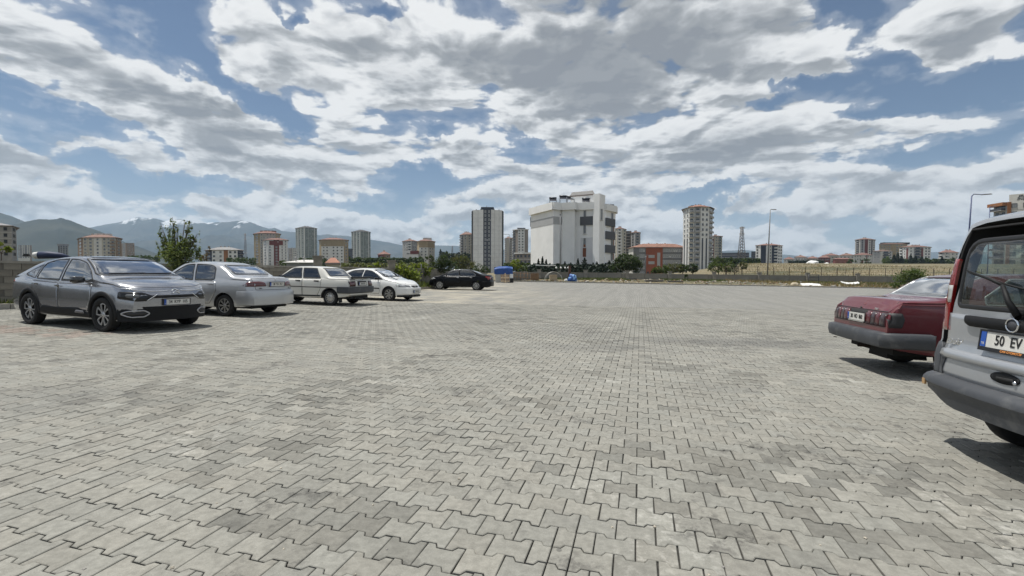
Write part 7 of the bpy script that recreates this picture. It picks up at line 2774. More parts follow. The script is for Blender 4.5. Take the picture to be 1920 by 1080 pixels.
def px_blobs(base, Y, lst, depth=.8):
    """blobs given in photo px: (px, py, rx_px, ry_px) -> relative to base"""
    out = []
    k = F_PX / Y
    for i, (px, py, rx, ry) in enumerate(lst):
        p = at(px, py, Y)
        out.append(((p.x - base.x, p.y - base.y + (i % 3 - 1) * .12 * rx / k, p.z - base.z), (rx / k, rx / k * depth, ry / k)))
    return out


def ground_at(px, Y):
    p = at(px, 512, Y)
    z = plane_z(p.x, p.y) + .05 if (p.y < KERB_Y) else terrain(p.x, p.y)
    return Vector((p.x, p.y, z))


def px_tree(name, label, px, Y, lst, n, size, m, **kw):
    b = ground_at(px, Y)
    if 'base_z' in kw:
        b.z = kw.pop('base_z')
    dp = kw.pop('depth', .8)
    return tree(name, label, b, px_blobs(b, Y, lst, dp), n, size, m, **kw)


LF_D = leaf_mat('dark_leaf', (.042, .062, .022))
LF_M = leaf_mat('mid_leaf', (.075, .105, .030))
LF_B = leaf_mat('bright_leaf', (.16, .19, .045), .45)
LF_O = leaf_mat('olive_leaf', (.095, .10, .045))
LF_C = leaf_mat('conifer_needle', (.016, .028, .016), .1)
LF_Y = leaf_mat('young_leaf', (.135, .165, .065), .4)
LF_R = leaf_mat('rusty_leaf', (.12, .085, .035))

px_tree('young_tree', 'leafy young tree with pointed top rising from the wall between the first two parked cars', 334, 18,
        [(334, 480, 27, 26), (318, 470, 18, 26), (350, 465, 16, 24), (322, 438, 9, 24), (323, 415, 4, 15), (352, 435, 8, 18), (357, 420, 5, 12), (302, 445, 6, 22), (301, 425, 3, 12),
         (368, 470, 8, 22), (371, 445, 4, 14), (338, 498, 20, 12), (296, 470, 6, 16), (309, 455, 8, 16), (360, 452, 8, 14), (340, 450, 9, 14), (331, 428, 4, 14), (347, 418, 3, 9), (372, 480, 7, 16)], 7000, .078, LF_Y, trunk_r=.045, seed=3, stems=3, shell=.05, var=.6)
px_tree('shrub', 'thin straggly shrub with reddish leaves right of the leafy young tree', 382, 19,
        [(384, 488, 12, 14), (394, 466, 5, 12), (376, 492, 8, 9)], 380, .07, LF_R, trunk_r=.02, seed=8, cat='shrub', stems=2, shell=.1, var=.5)
px_tree('shrub', 'bright green twig with a few leaves at the left edge above the wall', 2, 15.5,
        [(-8, 455, 14, 8), (8, 466, 12, 7), (18, 474, 6, 5)], 420, .09, LF_B, trunk_r=.02, seed=9, cat='shrub', shell=.1, base_z=.3)
px_tree('grape_vine', 'bright yellow green vine spilling in front of the wall behind the low white saloon', 752, 32,
        [(745, 508, 20, 16), (768, 515, 22, 18), (733, 500, 8, 10), (752, 492, 4, 9), (780, 520, 16, 14), (758, 520, 26, 12)], 2300, .15, LF_B, trunk_r=.03, seed=12, cat='shrub', stems=3, shell=.15, var=.5, aspect=.8)
px_tree('grape_vine', 'small yellow green vine shoot peeping over the wall above the white saloons', 704, 29.4,
        [(704, 497, 9, 5), (709, 491, 4, 5), (693, 500, 7, 3)], 200, .14, LF_B, trunk_r=.02, seed=13, cat='shrub', shell=.1, aspect=.8, base_z=.9)
px_tree('grape_vine', 'yellow green vine climbing the thin metal post left of the black saloon', 790, 35,
        [(789, 502, 14, 9), (800, 508, 12, 10), (778, 500, 10, 8)], 900, .14, LF_B, trunk_r=.02, seed=14, cat='shrub', shell=.15, aspect=.8)
px_tree('fruit_tree', 'spreading dark fruit tree with a leaning forked trunk left of the black saloon', 817, 37,
        [(818, 496, 16, 14), (835, 488, 16, 14), (806, 485, 8, 9), (828, 505, 14, 10), (850, 500, 12, 12)], 2600, .13, LF_D, trunk_r=.09, seed=21, shell=.25, var=.5)
px_tree('fruit_tree', 'broad fruit tree with rusty tinged leaves standing behind the roof of the black saloon', 866, 39,
        [(862, 490, 16, 13), (878, 497, 14, 12), (852, 486, 9, 8), (868, 506, 16, 9)], 2100, .13, LF_O, trunk_r=.08, seed=22, shell=.25, var=.5)
px_tree('fruit_tree', 'lower fruit tree between the rusty leaved one and the blue covered stall', 898, 41,
        [(897, 504, 14, 9), (910, 508, 9, 7), (886, 508, 9, 8)], 1100, .12, LF_D, trunk_r=.06, seed=23, shell=.25, var=.5)
px_tree('shrub', 'small bright yellow green shrub right beside the blue covered stall', 967, 68,
        [(966, 494, 10, 9), (972, 500, 8, 6)], 500, .25, LF_B, trunk_r=.05, seed=31, cat='shrub', shell=.2)
px_tree('round_tree', 'large dense round dark green tree right of the big white building', 1176, 88,
        [(1176, 493, 24, 15), (1160, 500, 16, 12), (1192, 500, 14, 12), (1172, 484, 14, 8)], 4200, .34, LF_D, trunk_r=.25, seed=33, shell=.55, var=.5)
px_tree('shrub', 'bright green bush behind the boot of the dark red saloon', 1704, 62,
        [(1712, 514, 22, 11), (1694, 522, 18, 12), (1725, 518, 14, 10), (1684, 532, 14, 8), (1735, 526, 16, 10)], 2600, .24, LF_M, trunk_r=.06, seed=35, cat='shrub', stems=3, shell=.2, var=.5)
px_tree('shrub', 'dark little bush in front of the far wall below the tall terracotta roofed tower', 1288, 76,
        [(1288, 519, 6, 7)], 240, .22, LF_D, trunk_r=.04, seed=36, cat='shrub')
px_tree('shrub', 'lone round olive bush out in the dry field left of the tall street lamp', 1392, 108,
        [(1392, 498, 9, 7)], 420, .35, LF_O, trunk_r=.06, seed=37, cat='shrub')
_mid = [(1243, 504, 12, 9, LF_M, 'mid green bush at the foot of the orange school wall'), (1262, 502, 13, 9, LF_O, 'olive bush right of the mid green one below the school windows'),
        (1280, 503, 10, 9, LF_D, 'dark bush at the left foot of the tall terracotta roofed tower'), (1299, 503, 9, 8, LF_D, 'dark bush hiding the middle of the terracotta roofed tower base'),
        (1342, 500, 14, 12, LF_M, 'wide green tree immediately right of the terracotta roofed tower'), (1362, 500, 14, 11, LF_M, 'green tree second to the right of the terracotta roofed tower'),
        (1347, 489, 14, 9, LF_D, 'dark taller tree behind the two green ones right of the tower'), (1228, 507, 6, 5, LF_M, 'tiny green bush below the orange part of the school')]
for _i, (_px, _py, _rx, _ry, _m, _l) in enumerate(_mid):
    px_tree('bush', _l, _px, 92 + _i, [(_px, _py, _rx, _ry), (_px + _rx * .5, _py + 2, _rx * .6, _ry * .7), (_px - _rx * .5, _py + 2, _rx * .6, _ry * .7)], 900, .30, _m, trunk_r=.12, seed=40 + _i, cat='bush', shell=.45, var=.5)


def conifer(px, top, bot, Y, w, label, seed, group=None):
    b = at(px, bot, Y)
    k = F_PX / Y
    H = (bot - top) / k
    r = np.random.default_rng(seed)
    n = 900
    t = r.uniform(0, 1, n) ** .8
    a = r.uniform(0, 2 * math.pi, n)
    lob = 1 + .35 * np.sin(t * 40 + a * 2)
    rad = (w * 1.5 / k) * (1 - t) ** .8 * r.uniform(.35, 1.0, n) * lob
    P = np.stack([rad * np.cos(a), rad * np.sin(a), .05 * H + t * H * .97], 1)
    root = empty('conifer', b, 0, label, 'conifer', group)
    link('crown', leaves_mesh('crown', P, max(.26, 2.0 / k), LF_C, seed, var=.45, aspect=.45), root)
    MB().tube([(0, 0, -1.0), (0, 0, H * .9)], [.12, .02], 6).build('trunk', [BARK], root)


_con = [(1009.5, 486, 4.5, 'conifer with a bare tip, leftmost of three at the foot of the big white building'), (1017, 481.5, 5, 'tallest and middle one of three conifers at the left foot of the big white building'),
        (1024, 487, 4.5, 'conifer rightmost of the three at the left foot of the big white building'), (1001, 494, 4, 'low conifer at the far left corner of the big white building'),
        (1031, 494, 4, 'short conifer just left of the white building lamp post'), (1059, 491, 4.5, 'conifer right of the lamp post before the big white building'),
        (1070, 493, 4, 'short conifer between the lamp post and the pair of tall dark ones'), (1077, 496, 4, 'very low conifer left of the slim dark one before the white building'),
        (1083.5, 485.5, 4.5, 'slim dark conifer in front of the brown panel of the white building'), (1096, 484, 9, 'broad dark conifer in front of the brown panel of the white building'),
        (1112, 493, 4.5, 'conifer at the foot of the white stair tower, left of its neighbour'), (1119, 491, 4.5, 'conifer at the right foot of the white stair tower'),
        (1131, 495, 5, 'dark conifer below the lowest balcony band of the white wing'), (1142, 489, 6, 'tall dark conifer touching the large round tree on its left'),
        (1377, 489, 8, 'dark pointed conifer right of the green trees beside the terracotta roofed tower')]
for _i, (_px, _t, _w, _l) in enumerate(_con):
    conifer(_px, _t, 513, 99 + (_i % 3), _w, _l, 60 + _i, 'conifers before the white building' if _i < 14 else None)


def hedge(name, label, x0, x1, top, bot, Y, n, size, m, seed, kind='stuff', rag=3.0):
    """a far belt of foliage nobody could count"""
    r = np.random.default_rng(seed)
    k = F_PX / Y
    px = r.uniform(x0, x1, n)
    h = np.array([mnoise.noise(Vector((q * .12, seed, 0))) for q in px]) * rag + np.array([mnoise.noise(Vector((q * .5, seed, 4))) for q in px]) * rag * .6
    tt = r.uniform(0, 1, n) ** .8
    P = []
    for q, hh, t in zip(px, h, tt):
        p = at(q, bot + (top + hh - bot) * t, Y + r.uniform(-1, 1) * 6 * (1 - t * .5))
        P.append(p)
    P = np.array(P)
    me = leaves_mesh(name, P, size, m, seed, var=.5, aspect=.8)
    o = link(name, me, kind=kind)
    return o


hedge('hedge', '', 990, 1155, 496, 513, 101, 9000, .45, LF_C, 1, rag=2)
hedge('tree_belt', '', 560, 612, 485, 500, 300, 900, 1.3, LF_D, 2)
hedge('tree_belt', '', 655, 795, 484, 504, 260, 5200, 1.15, LF_D, 3, rag=3.5)
hedge('tree_belt', '', 640, 800, 494, 506, 150, 2600, .75, LF_O, 13, rag=3)
hedge('tree_belt', '', 828, 882, 475, 500, 330, 1700, 1.4, LF_C, 4, rag=5)
hedge('tree_belt', '', 425, 480, 484, 500, 300, 900, 1.2, LF_D, 5, rag=4)
hedge('tree_belt', '', 524, 600, 490, 502, 120, 1500, .6, LF_D, 15, rag=4)
hedge('tree_belt', '', 240, 300, 480, 492, 330, 700, 1.3, LF_D, 6, rag=4)
hedge('tree_belt', '', 1335, 1425, 485, 496, 330, 2600, 1.5, LF_D, 7, rag=3)
hedge('tree_belt', '', 1478, 1545, 489, 496.5, 420, 1800, 1.5, LF_C, 8, rag=2)
hedge('tree_belt', '', 1655, 1800, 486, 499, 380, 4200, 1.5, LF_D, 9, rag=4)
hedge('tree_belt', '', 945, 1000, 494, 508, 140, 1200, .8, LF_D, 10, rag=3)
for _i, (_px, _t, _l) in enumerate(((1622, 488, 'dark round tree in front of the low white and maroon apartments'), (1661, 482, 'pale green tree left of the dark conifers below the tan block'), (1596, 489, 'small dark tree right of the pink brick shed'))):
    px_tree('field_tree', _l, _px, 370, [(_px, (_t + 497) / 2, 8, 7)], 260, 1.3, (LF_D, LF_M, LF_D)[_i], trunk_r=.3, seed=80 + _i, base_z=at(_px, 499, 370).z)
for _i, (_px, _t) in enumerate(((1676, 478), (1683, 474), (1690, 480), (1707, 478), (1716, 480), (1728, 481), (1766, 482))):
    conifer(_px, _t, 499, 375, 5, 'dark conifer number %s from the left in the row below the maroon striped apartments' % ('one', 'two', 'three', 'four', 'five', 'six', 'seven')[_i], 90 + _i, 'conifers beyond the field')
for _i, (_px, _t, _l) in enumerate(((826, 468, 'dark pointed conifer above the fruit trees, right of the tan topped square block'), (837, 471, 'dark pointed conifer left of the thin mast above the fruit trees'), (858, 475, 'dark conifer at the foot of the beige balcony block'))):
    conifer(_px, _t, 500, 300, 6, _l, 110 + _i)


def weeds(name, region, n, h, m, seed):
    """blades of grass and weeds over a patch of ground: region is a function of two random numbers -> x, y, z"""
    r = np.random.default_rng(seed)
    P = np.array([region(r.uniform(), r.uniform()) for _ in range(n)])
    H = h * r.uniform(.4, 1.3, n)
    a = r.uniform(0, math.pi, n)
    w = H * r.uniform(.10, .22, n)
    dx, dy = np.cos(a) * w, np.sin(a) * w
    lean = r.normal(size=(n, 2)) * .35
    A = P + np.stack([-dx, -dy, np.zeros(n) - .02], 1)
    B = P + np.stack([dx, dy, np.zeros(n) - .02], 1)
    C = P + np.stack([lean[:, 0] * H, lean[:, 1] * H, H], 1)
    V = np.stack([A, B, C], 1).reshape(-1, 3)
    me = bpy.data.meshes.new(name)
    me.vertices.add(3 * n)
    me.vertices.foreach_set('co', V.ravel())
    me.loops.add(3 * n)
    me.loops.foreach_set('vertex_index', np.arange(3 * n, dtype=np.int32))
    me.polygons.add(n)
    me.polygons.foreach_set('loop_start', np.arange(0, 3 * n, 3, dtype=np.int32))
    me.update(calc_edges=True)
    me.materials.append(m)
    t = r.uniform(.6, 1.4, n)
    C4 = np.repeat(np.stack([t * r.uniform(.9, 1.2, n), t, t, np.ones(n)], 1), 3, axis=0).astype(np.float32)
    ca = me.attributes.new('tint', 'FLOAT_COLOR', 'POINT')
    ca.data.foreach_set('color', C4.ravel())
    link(name, me, kind='stuff')


GRASS_G = leaf_mat('green_weed', (.085, .11, .035), .3)
GRASS_S = leaf_mat('dry_grass', (.20, .165, .09), .3)


def bank(x0, x1, y0, y1):
    def f(u, v):
        x = x0 + (x1 - x0) * u
        y = y0 + (y1 - y0) * v
        return (x, y, terrain(x, y))
    return f


weeds('weeds', bank(-2, 80, 66.5, 78), 9000, .13, GRASS_S, 1)
weeds('weeds', bank(2, 18, 71, 76), 5000, .26, GRASS_G, 2)
weeds('weeds', bank(24, 34, 74, 77), 1500, .30, GRASS_G, 3)
weeds('weeds', bank(46, 78, 72, 78), 4200, .32, GRASS_G, 4)
weeds('weeds', lambda u, v: ((lambda y: (wall_x(y) + .1 + .75 * u, y, plane_z(wall_x(y), y) + .06))(8 + 54 * v)), 5000, .20, GRASS_G, 5)
weeds('weeds', lambda u, v: ((lambda y: (wall_x(y) + .1 + .9 * u, y, plane_z(wall_x(y), y) + .06))(26 + 32 * v)), 3000, .45, GRASS_G, 6)
weeds('field_grass', lambda u, v: ((lambda r_, a: (r_ * math.sin(a), r_ * math.cos(a), terrain(r_ * math.sin(a), r_ * math.cos(a))))(82 + 120 * u ** 1.5, .42 + .4 * v)), 16000, .40, GRASS_S, 7)


def rubble(name, region, n, smin, smax, mats_, seed):
    r = random.Random(seed)
    b = MB()
    for i in range(n):
        x, y, z = region(r.random(), r.random())
        s = r.uniform(smin, smax)
        b.box((x, y, z + s * .15), (s, s * r.uniform(.5, 1), s * r.uniform(.3, .7)), rz=r.uniform(0, 3), mi=r.randrange(len(mats_)), rx=r.uniform(-.4, .4), taper=r.uniform(.5, .95))
    b.build(name, mats_, None, kind='stuff')


STONE = [mat('rubble_pale', (.42, .38, .31), .95), mat('rubble_grey', (.25, .24, .22), .95), mat('rubble_brown', (.22, .15, .09), .95)]
rubble('rubble', bank(-1, 78, 64.6, 77), 900, .06, .42, STONE, 1)
rubble('rubble', lambda u, v: ((lambda y: (wall_x(y) + .1 + .8 * u, y, plane_z(wall_x(y), y) + .07))(9 + 50 * v)), 260, .03, .16, STONE, 2)


# ------------------------------------------------------------------ street furniture and masts
def street_lamp(px, base_py, top_py, Y, arm_px, label, r=.09, blue=False, drop=0.0, lean=0.0):
    b = at(px, base_py, Y)
    t = at(px + lean, top_py, Y)
    e = at(arm_px, top_py - drop, Y)
    root = empty('street_lamp', b, 0, label, 'street lamp')
    m = mat('blue_grey_pole' if blue else 'galvanised_pole', (.05, .065, .13) if blue else (.17, .175, .18), .5, .4)
    tt, ee = t - b, e - b
    p = MB()
    p.tube([(0, 0, -2.0), (tt.x * .5, 0, tt.z * .5), (tt.x, 0, tt.z)], [r * 1.25, r, r * .7], 10)
    p.build('pole', [m], root)
    a = MB()
    kx = (ee.x - tt.x)
    a.tube([tt + Vector((0, 0, -.1)), tt + Vector((kx * .12, 0, (ee.z - tt.z) * .4 + abs(kx) * .05)), tt.lerp(ee, .7)], [r * .65, r * .6, r * .5], 8)
    a.build('arm', [m], root)
    h = MB()
    h.box((0, 0, 0), (abs(kx) * .42 + .3, .30, .12), ry=-math.atan2(ee.z - tt.z, abs(kx)) * .8 * (1 if kx > 0 else -1), taper=.75)
    h.build('lamp_head', [mat('lamp_head_grey', (.13, .135, .14), .45, .3)], root, loc=tt.lerp(ee, .88))


street_lamp(1438.5, 516, 393, 85, 1453, 'tall grey street lamp standing alone before the dry field', .10, lean=6)
street_lamp(1811, 520, 367, 60, 1854, 'tall blue grey street lamp with a long level arm, left above the van roof', .09, True, 3, lean=11)
street_lamp(1851, 520, 389, 110, 1866, 'smaller blue grey street lamp with its arm before the orange framed block', .10, True, 3, lean=5)
street_lamp(955, 505, 440, 150, 946, 'thin street lamp with its arm to the left beside the dark striped tower', .10, drop=1)
street_lamp(1050.5, 516, 402, 95, 1050.9, 'straight grey lamp post in front of the big white building', .10)
street_lamp(1211, 512, 478, 120, 1214, 'thin pole in front of the orange school', .05)


def lattice(px, top, bot, Y, w, label, m=None):
    b = at(px, bot, Y)
    H = (bot - top) * Y / F_PX
    root = empty('lattice_mast', b, 0, label, 'mast')
    m = m or mat('mast_steel', (.20, .19, .19), .6, .3)
    mb = MB()
    c = [(-1, -1), (1, -1), (1, 1), (-1, 1)]
    for x, y in c:
        mb.tube([(x * w, y * w, 0), (x * w * .25, y * w * .25, H)], w * .10, 4)
    n = 12
    for i in range(n):
        z0, z1 = H * i / n, H * (i + 1) / n
        f0, f1 = 1 - .75 * i / n, 1 - .75 * (i + 1) / n
        for k in range(4):
            a, d = c[k], c[(k + 1) % 4]
            mb.tube([(a[0] * w * f0, a[1] * w * f0, z0), (d[0] * w * f1, d[1] * w * f1, z1)], w * .06, 3)
            mb.tube([(a[0] * w * f1, a[1] * w * f1, z1), (d[0] * w * f1, d[1] * w * f1, z1)], w * .06, 3)
    mb.build('tower', [m], root)
    pb = MB()
    for zz, s in ((H * .30, 1.7), (H * .97, 1.0), (H * .8, 1.0)):
        for a in range(3):
            an = a * 2.1
            pb.box((math.cos(an) * w * s * .7, math.sin(an) * w * s * .7, zz), (w * .25, w * .25, H * .05))
    pb.build('antenna', [mat('antenna_white', (.5, .5, .5), .5)], root)


lattice(1390, 425.5, 492, 420, 2.6, 'tall lattice mast with antennas above the dark blue grey building')
lattice(460.5, 438, 490, 640, 1.6, 'slender lattice mast between the orange striped block and the tan tower')
lattice(455, 468, 490, 520, .9, 'short thin lattice mast just left of the slender one')
lattice(848, 461, 492, 420, 1.0, 'short dark lattice mast above the fruit trees')

# ------------------------------------------------------------------ over the left wall
_c = at(92, 478, 17.5)
_t = empty('rolled_tarpaulin', _c, .45, 'dark blue rolled tarpaulin with a white end lying on the wall above the fastback', 'tarpaulin')
_b = MB()
_b.tube([(-.30, 0, -.02), (0, 0, .0), (.35, 0, -.02), (.62, 0, -.08)], [.13, .135, .10, .03], 12)
_b.build('tarp_roll', [mat('navy_tarp', (.018, .03, .075), .6, bump=.4, bscale=20)], _t)
MB().tube([(-.44, 0, -.02), (-.30, 0, -.02)], [.10, .132], 12).build('white_end', [mat('white_tarp', (.65, .65, .62), .7)], _t)
MB().box((-.62, 0, -.02), (.18, .16, .10), taper=.7).build('dark_bundle', [mat('dark_cloth', (.03, .03, .03), .9)], _t)
_s = at(570, 492.5, 46)
_t = empty('shed', _s, .1, 'low shed with a pale sheet roof and two roof vents beyond the left wall', 'shed')
MB().box((0, 0, -.8), (2.4, 2.5, 1.4)).build('wall', [grey_p], _t)
_r = MB()
_r.add([(-1.5, -1.4, 0), (1.3, -1.4, 0), (.8, .9, .30), (-.5, .9, .30), (-1.5, -1.4, -.06), (1.3, -1.4, -.06), (.8, .9, .24), (-.5, .9, .24)], [(0, 1, 2, 3), (7, 6, 5, 4), (0, 4, 5, 1), (1, 5, 6, 2), (2, 6, 7, 3), (3, 7, 4, 0)])
_r.build('roof', [mat('pale_sheet_roof', (.55, .53, .50), .6, var=.1)], _t)
for _x in (-.55, .20):
    MB().tube([(0, 0, 0), (0, 0, .32)], .05, 8).lathe([(.11, .30), (.09, .42), (.01, .44)], 10).build('roof_vent', [mat('vent_grey', (.3, .3, .3), .5)], _t, loc=(_x, -.6, .12))
building('house', 'little house with a salmon tiled roof beyond the wall left of the vine shoot', [(612, 62), (637, 60)], 496, 506, 1, [cream], [[]], depth=5, roof=(roof_o, .7, .3, .35), zbase_extra=1.0)

# ------------------------------------------------------------------ the far left corner of the lot: stall, crates, hoops
TARP = mat('blue_tarpaulin', (.014, .065, .25), .5, var=.2, scale=3, bump=.8, bscale=5)
WOOD = mat('weathered_wood', (.27, .17, .10), .9, var=.3, scale=4)
WOOD_P = mat('pale_timber', (.48, .38, .26), .9, var=.25, scale=4)
WHITE_S = mat('white_foam', (.78, .78, .76), .8, var=.06, scale=3)
_o = at(944, 532, 57)
_o.z = plane_z(_o.x, _o.y)
_t = empty('covered_stall', _o, .05, 'white cabinet stall covered by a bulging bright blue tarpaulin', 'stall')
MB().box((0, .4, .55), (1.95, 1.3, 1.10)).build('cabinet', [mat('dirty_white_panel', (.46, .46, .44), .7, var=.1, stain=(.25, .23, .2), stain_amt=.5, stain_scale=2)], _t)
_m = MB()
_vs, _fs = [], []
_nx, _nz = 16, 9
for _i in range(_nx + 1):
    for _j in range(_nz + 1):
        u, v = _i / _nx, _j / _nz
        x = (u - .5) * 2.2
        a = v * math.pi * .62
        z = 1.02 + 1.0 * math.sin(min(a, math.pi / 2)) * (1 - .16 * (2 * u - 1) ** 4) - (.10 * (1 - u) if v > .5 else 0)
        y = -.32 + 1.5 * max(0, (v - .42)) + .05 * mnoise.noise(Vector((x * 3, v * 5, 1)))
        z += .05 * mnoise.noise(Vector((x * 2, v * 4, 5)))
        _vs.append((x, y, z))
for _i in range(_nx):
    for _j in range(_nz):
        a = _i * (_nz + 1) + _j
        _fs.append((a, a + _nz + 1, a + _nz + 2, a + 1))
_b0 = len(_vs)
_vs += [(x, 1.1, 1.0) for x in (-1.1, 1.1)]
for _e, _bi in ((0, 0), (_nx, 1)):
    _fs.append(tuple(_e * (_nz + 1) + j for j in range(_nz + 1)) + (_b0 + _bi,))
link('tarpaulin', mesh_np('tarpaulin', _vs, _fs, TARP, smooth=True), _t)
MB().box((.95, -.2, .8), (.40, .35, .5)).build('white_sack', [WHITE_S], _t)
MB().box((.98, -.2, .28), (.42, .4, .5)).build('dark_crate', [mat('dark_cloth', (.03, .03, .03), .9)], _t)
_o2 = at(947, 533, 56)
_o2.z = plane_z(_o2.x, _o2.y)
_t = empty('pallet', _o2, .1, 'broken brown wooden pallet leaning against the front of the blue covered stall', 'pallet')
for _i in range(6):
    MB().box((-.42 + .17 * _i, 0, .55), (.11, .03, 1.1 - .12 * abs(_i - 2.5)), rx=-.25).build('plank', [WOOD], _t, rot=(0, random.uniform(-.06, .06), 0))
for _z in (.2, .6):
    MB().box((0, -.06, _z), (1.05, .05, .12), rx=-.25).build('cross_bar', [WOOD_P], _t, loc=(0, .25 * _z - .1, 0), rot=(0, random.uniform(-.2, .1), 0))
MB().box((0, -.14, .6), (.10, .05, 1.15), rx=-.25).build('strut', [WOOD_P], _t)


def put(px, py, Y):
    p = at(px, py, Y)
    p.z = max(terrain(p.x, p.y), plane_z(p.x, p.y) if p.y < KERB_Y else -9)
    return p


_p = put(976, 526, 67)
_t = empty('pole_rail', _p, .05, 'rough rail of dark poles between the blue stall and the brown crate', 'railing')
for _i in range(5):
    MB().tube([(0, 0, -.2), (random.uniform(-.05, .05), 0, 1.15)], .04, 6).build('post', [WOOD], _t, loc=(-1.0 + .5 * _i, 0, 0))
for _z in (.5, 1.05):
    MB().tube([(-1.1, -.05, _z + .1), (1.3, -.05, _z - .06)], .035, 6).build('rail', [WOOD], _t)
for _i, (_px, _w, _h, _l, _m2) in enumerate(((1002, 1.15, 1.0, 'brown slatted crate standing among weeds left of the wire hoops', WOOD), (1037, 1.05, .85, 'tan wooden crate inside the white wire hoops', WOOD_P))):
    _p = put(_px, 527, 68.5)
    _t = empty('crate', _p, .08, _l, 'crate')
    for _k in range(7):
        MB().box((0, 0, 0), (.12, .03, _h)).build('slat', [_m2], _t, loc=(-_w / 2 + .06 + (_w - .12) * _k / 6, -.4, _h / 2 + .05))
    MB().box((0, 0, _h / 2), (_w - .1, .7, _h - .1)).build('crate_body', [_m2], _t)
    MB().box((0, -.43, _h * .85), (_w, .03, .10)).build('rail', [_m2], _t)
    MB().box((0, -.43, _h * .2), (_w, .03, .10)).build('rail', [_m2], _t)
_p = put(1038, 528, 68)
_t = empty('wire_hoops', _p, 0, 'cage of bent pale wire hoops standing over the tan crate', 'wire cage')
for _i in range(4):
    _y = -.7 + .5 * _i
    MB().tube([(1.35 * math.cos(a) * (1 - .05 * abs(_i - 2.5)), _y + .15 * math.sin(a), 1.35 * math.sin(a)) for a in np.linspace(0, math.pi, 13)], .011, 5, caps=False).build('hoop', [mat('pale_wire', (.55, .55, .52), .5, .4)], _t)
for _a in (.6, 1.2, 1.9, 2.5):
    MB().tube([(1.33 * math.cos(_a), -.75, 1.33 * math.sin(_a)), (1.33 * math.cos(_a), .95, 1.33 * math.sin(_a))], .009, 5).build('tie_wire', [mat('pale_wire', (.55, .55, .52), .5, .4)], _t)


def lumpy(name, label, cat, px, py, Y, size, m, seed, amp=.25, mats2=None, rz=0):
    """a slumped bundle: squashed sphere pushed about by noise"""
    p = put(px, py, Y)
    bm = bmesh.new()
    bmesh.ops.create_icosphere(bm, subdivisions=3, radius=1.0)
    for v in bm.verts:
        n = mnoise.noise(v.co * 1.6 + Vector((seed, 0, 0))) + .5 * mnoise.noise(v.co * 4 + Vector((seed, 3, 0)))
        v.co *= 1 + amp * n
        v.co.z = max(v.co.z, -.35)
        v.co = Vector((v.co.x * size[0], v.co.y * size[1], (v.co.z + .3) * size[2]))
    me = bpy.data.meshes.new(name)
    bm.to_mesh(me)
    bm.free()
    me.materials.append(m)
    for q in (mats2 or []):
        me.materials.append(q)
    if mats2:
        for f in me.polygons:
            f.material_index = 1 if mnoise.noise(f.center * 2.2 / max(size) + Vector((seed, 0, 0))) > .12 else 0
    me.polygons.foreach_set('use_smooth', [True] * len(me.polygons))
    link(name, me, loc=p, rot=(0, 0, rz), label=label, category=None) if False else props(link(name, me, loc=p, rot=(0, 0, rz)), label, cat)


TARP_L = mat('light_blue_tarp', (.22, .42, .75), .5, bump=.6, bscale=6)
lumpy('tarpaulin_heap', 'crumpled blue and pale blue tarpaulin heaped against the far wall', 'tarpaulin', 1073, 526, 68, (.62, .5, .85), TARP, 2, .3, [TARP_L])
lumpy('white_sack', 'small white sack beside the crumpled blue tarpaulin heap', 'sack', 1061, 527, 68.5, (.25, .2, .25), WHITE_S, 3)
lumpy('rubble_sack', 'beige lump of sacking left of the long white foam sheet', 'sack', 1490, 531, 68, (.55, .4, .35), mat('beige_sacking', (.42, .36, .26), .95), 5)
lumpy('foam_heap', 'bright white heap of foam lying out in the dry field, left of the shed', 'foam', 1524, 494, 230, (3.2, 1.5, 1.5), WHITE_S, 6, .35)
lumpy('foam_heap', 'small bright white lump in the dry field beside the pink brick shed', 'foam', 1550, 495, 240, (1.3, 1, .9), WHITE_S, 7, .35)
lumpy('earth_mound', 'low mound of earth rising over the wall at the left edge', 'mound', 2, 486, 19, (.75, .6, .30), mat('earth_brown', (.20, .15, .10), .95), 9)


def slab(name, label, cat, px, py, Y, dims, m, rz=0, ry=0, rx=0, dz=0, bend=0.0):
    p = put(px, py, Y)
    n = 8
    vs, fs = [], []
    for i in range(n + 1):
        u = i / n - .5
        for (y, z) in ((-.5, -.5), (.5, -.5), (.5, .5), (-.5, .5)):
            vs.append((u * dims[0], y * dims[1] * (1 - .25 * abs(u)), z * dims[2] + bend * (2 * u) ** 2 + .04 * mnoise.noise(Vector((u * 6, y, px)))))
    for i in range(n):
        for k in range(4):
            a, b_ = i * 4 + k, i * 4 + (k + 1) % 4
            fs.append((a, a + 4, b_ + 4, b_))
    fs += [(0, 1, 2, 3), (n * 4 + 3, n * 4 + 2, n * 4 + 1, n * 4)]
    me = mesh_np(name, vs, fs, m)
    props(link(name, me, loc=p + Vector((0, 0, dims[2] / 2 + dz)), rot=(rx, ry, rz)), label, cat)


slab('foam_sheet', 'long crumpled white foam sheet lying before the far wall', 'foam sheet', 1521, 530, 68.5, (2.9, .7, .14), WHITE_S, .05, .02, .5, dz=.05, bend=-.06)
slab('foam_sheet', 'shallow curved white foam sheet by the far wall, left of the bright bush', 'foam sheet', 1593, 527, 71, (2.6, .5, .10), WHITE_S, .0, .03, .5, dz=.18, bend=.20)
slab('dark_slab', 'dark flat slab on the ground in front of the far wall, right of the leaning planks', 'slab', 1184, 526.5, 73, (1.5, .6, .16), mat('dark_slab', (.06, .06, .06), .9), dz=.1)
slab('dark_slab', 'long dark grey slab stack, middle one before the wall under the orange school', 'slab', 1226, 530, 70, (2.6, .8, .22), mat('grey_slab', (.13, .125, .12), .9), dz=.05)
slab('dark_slab', 'long dark grey slab lying right of the middle stack', 'slab', 1266, 531, 70, (2.2, .6, .16), mat('grey_slab', (.13, .125, .12), .9), dz=.03)
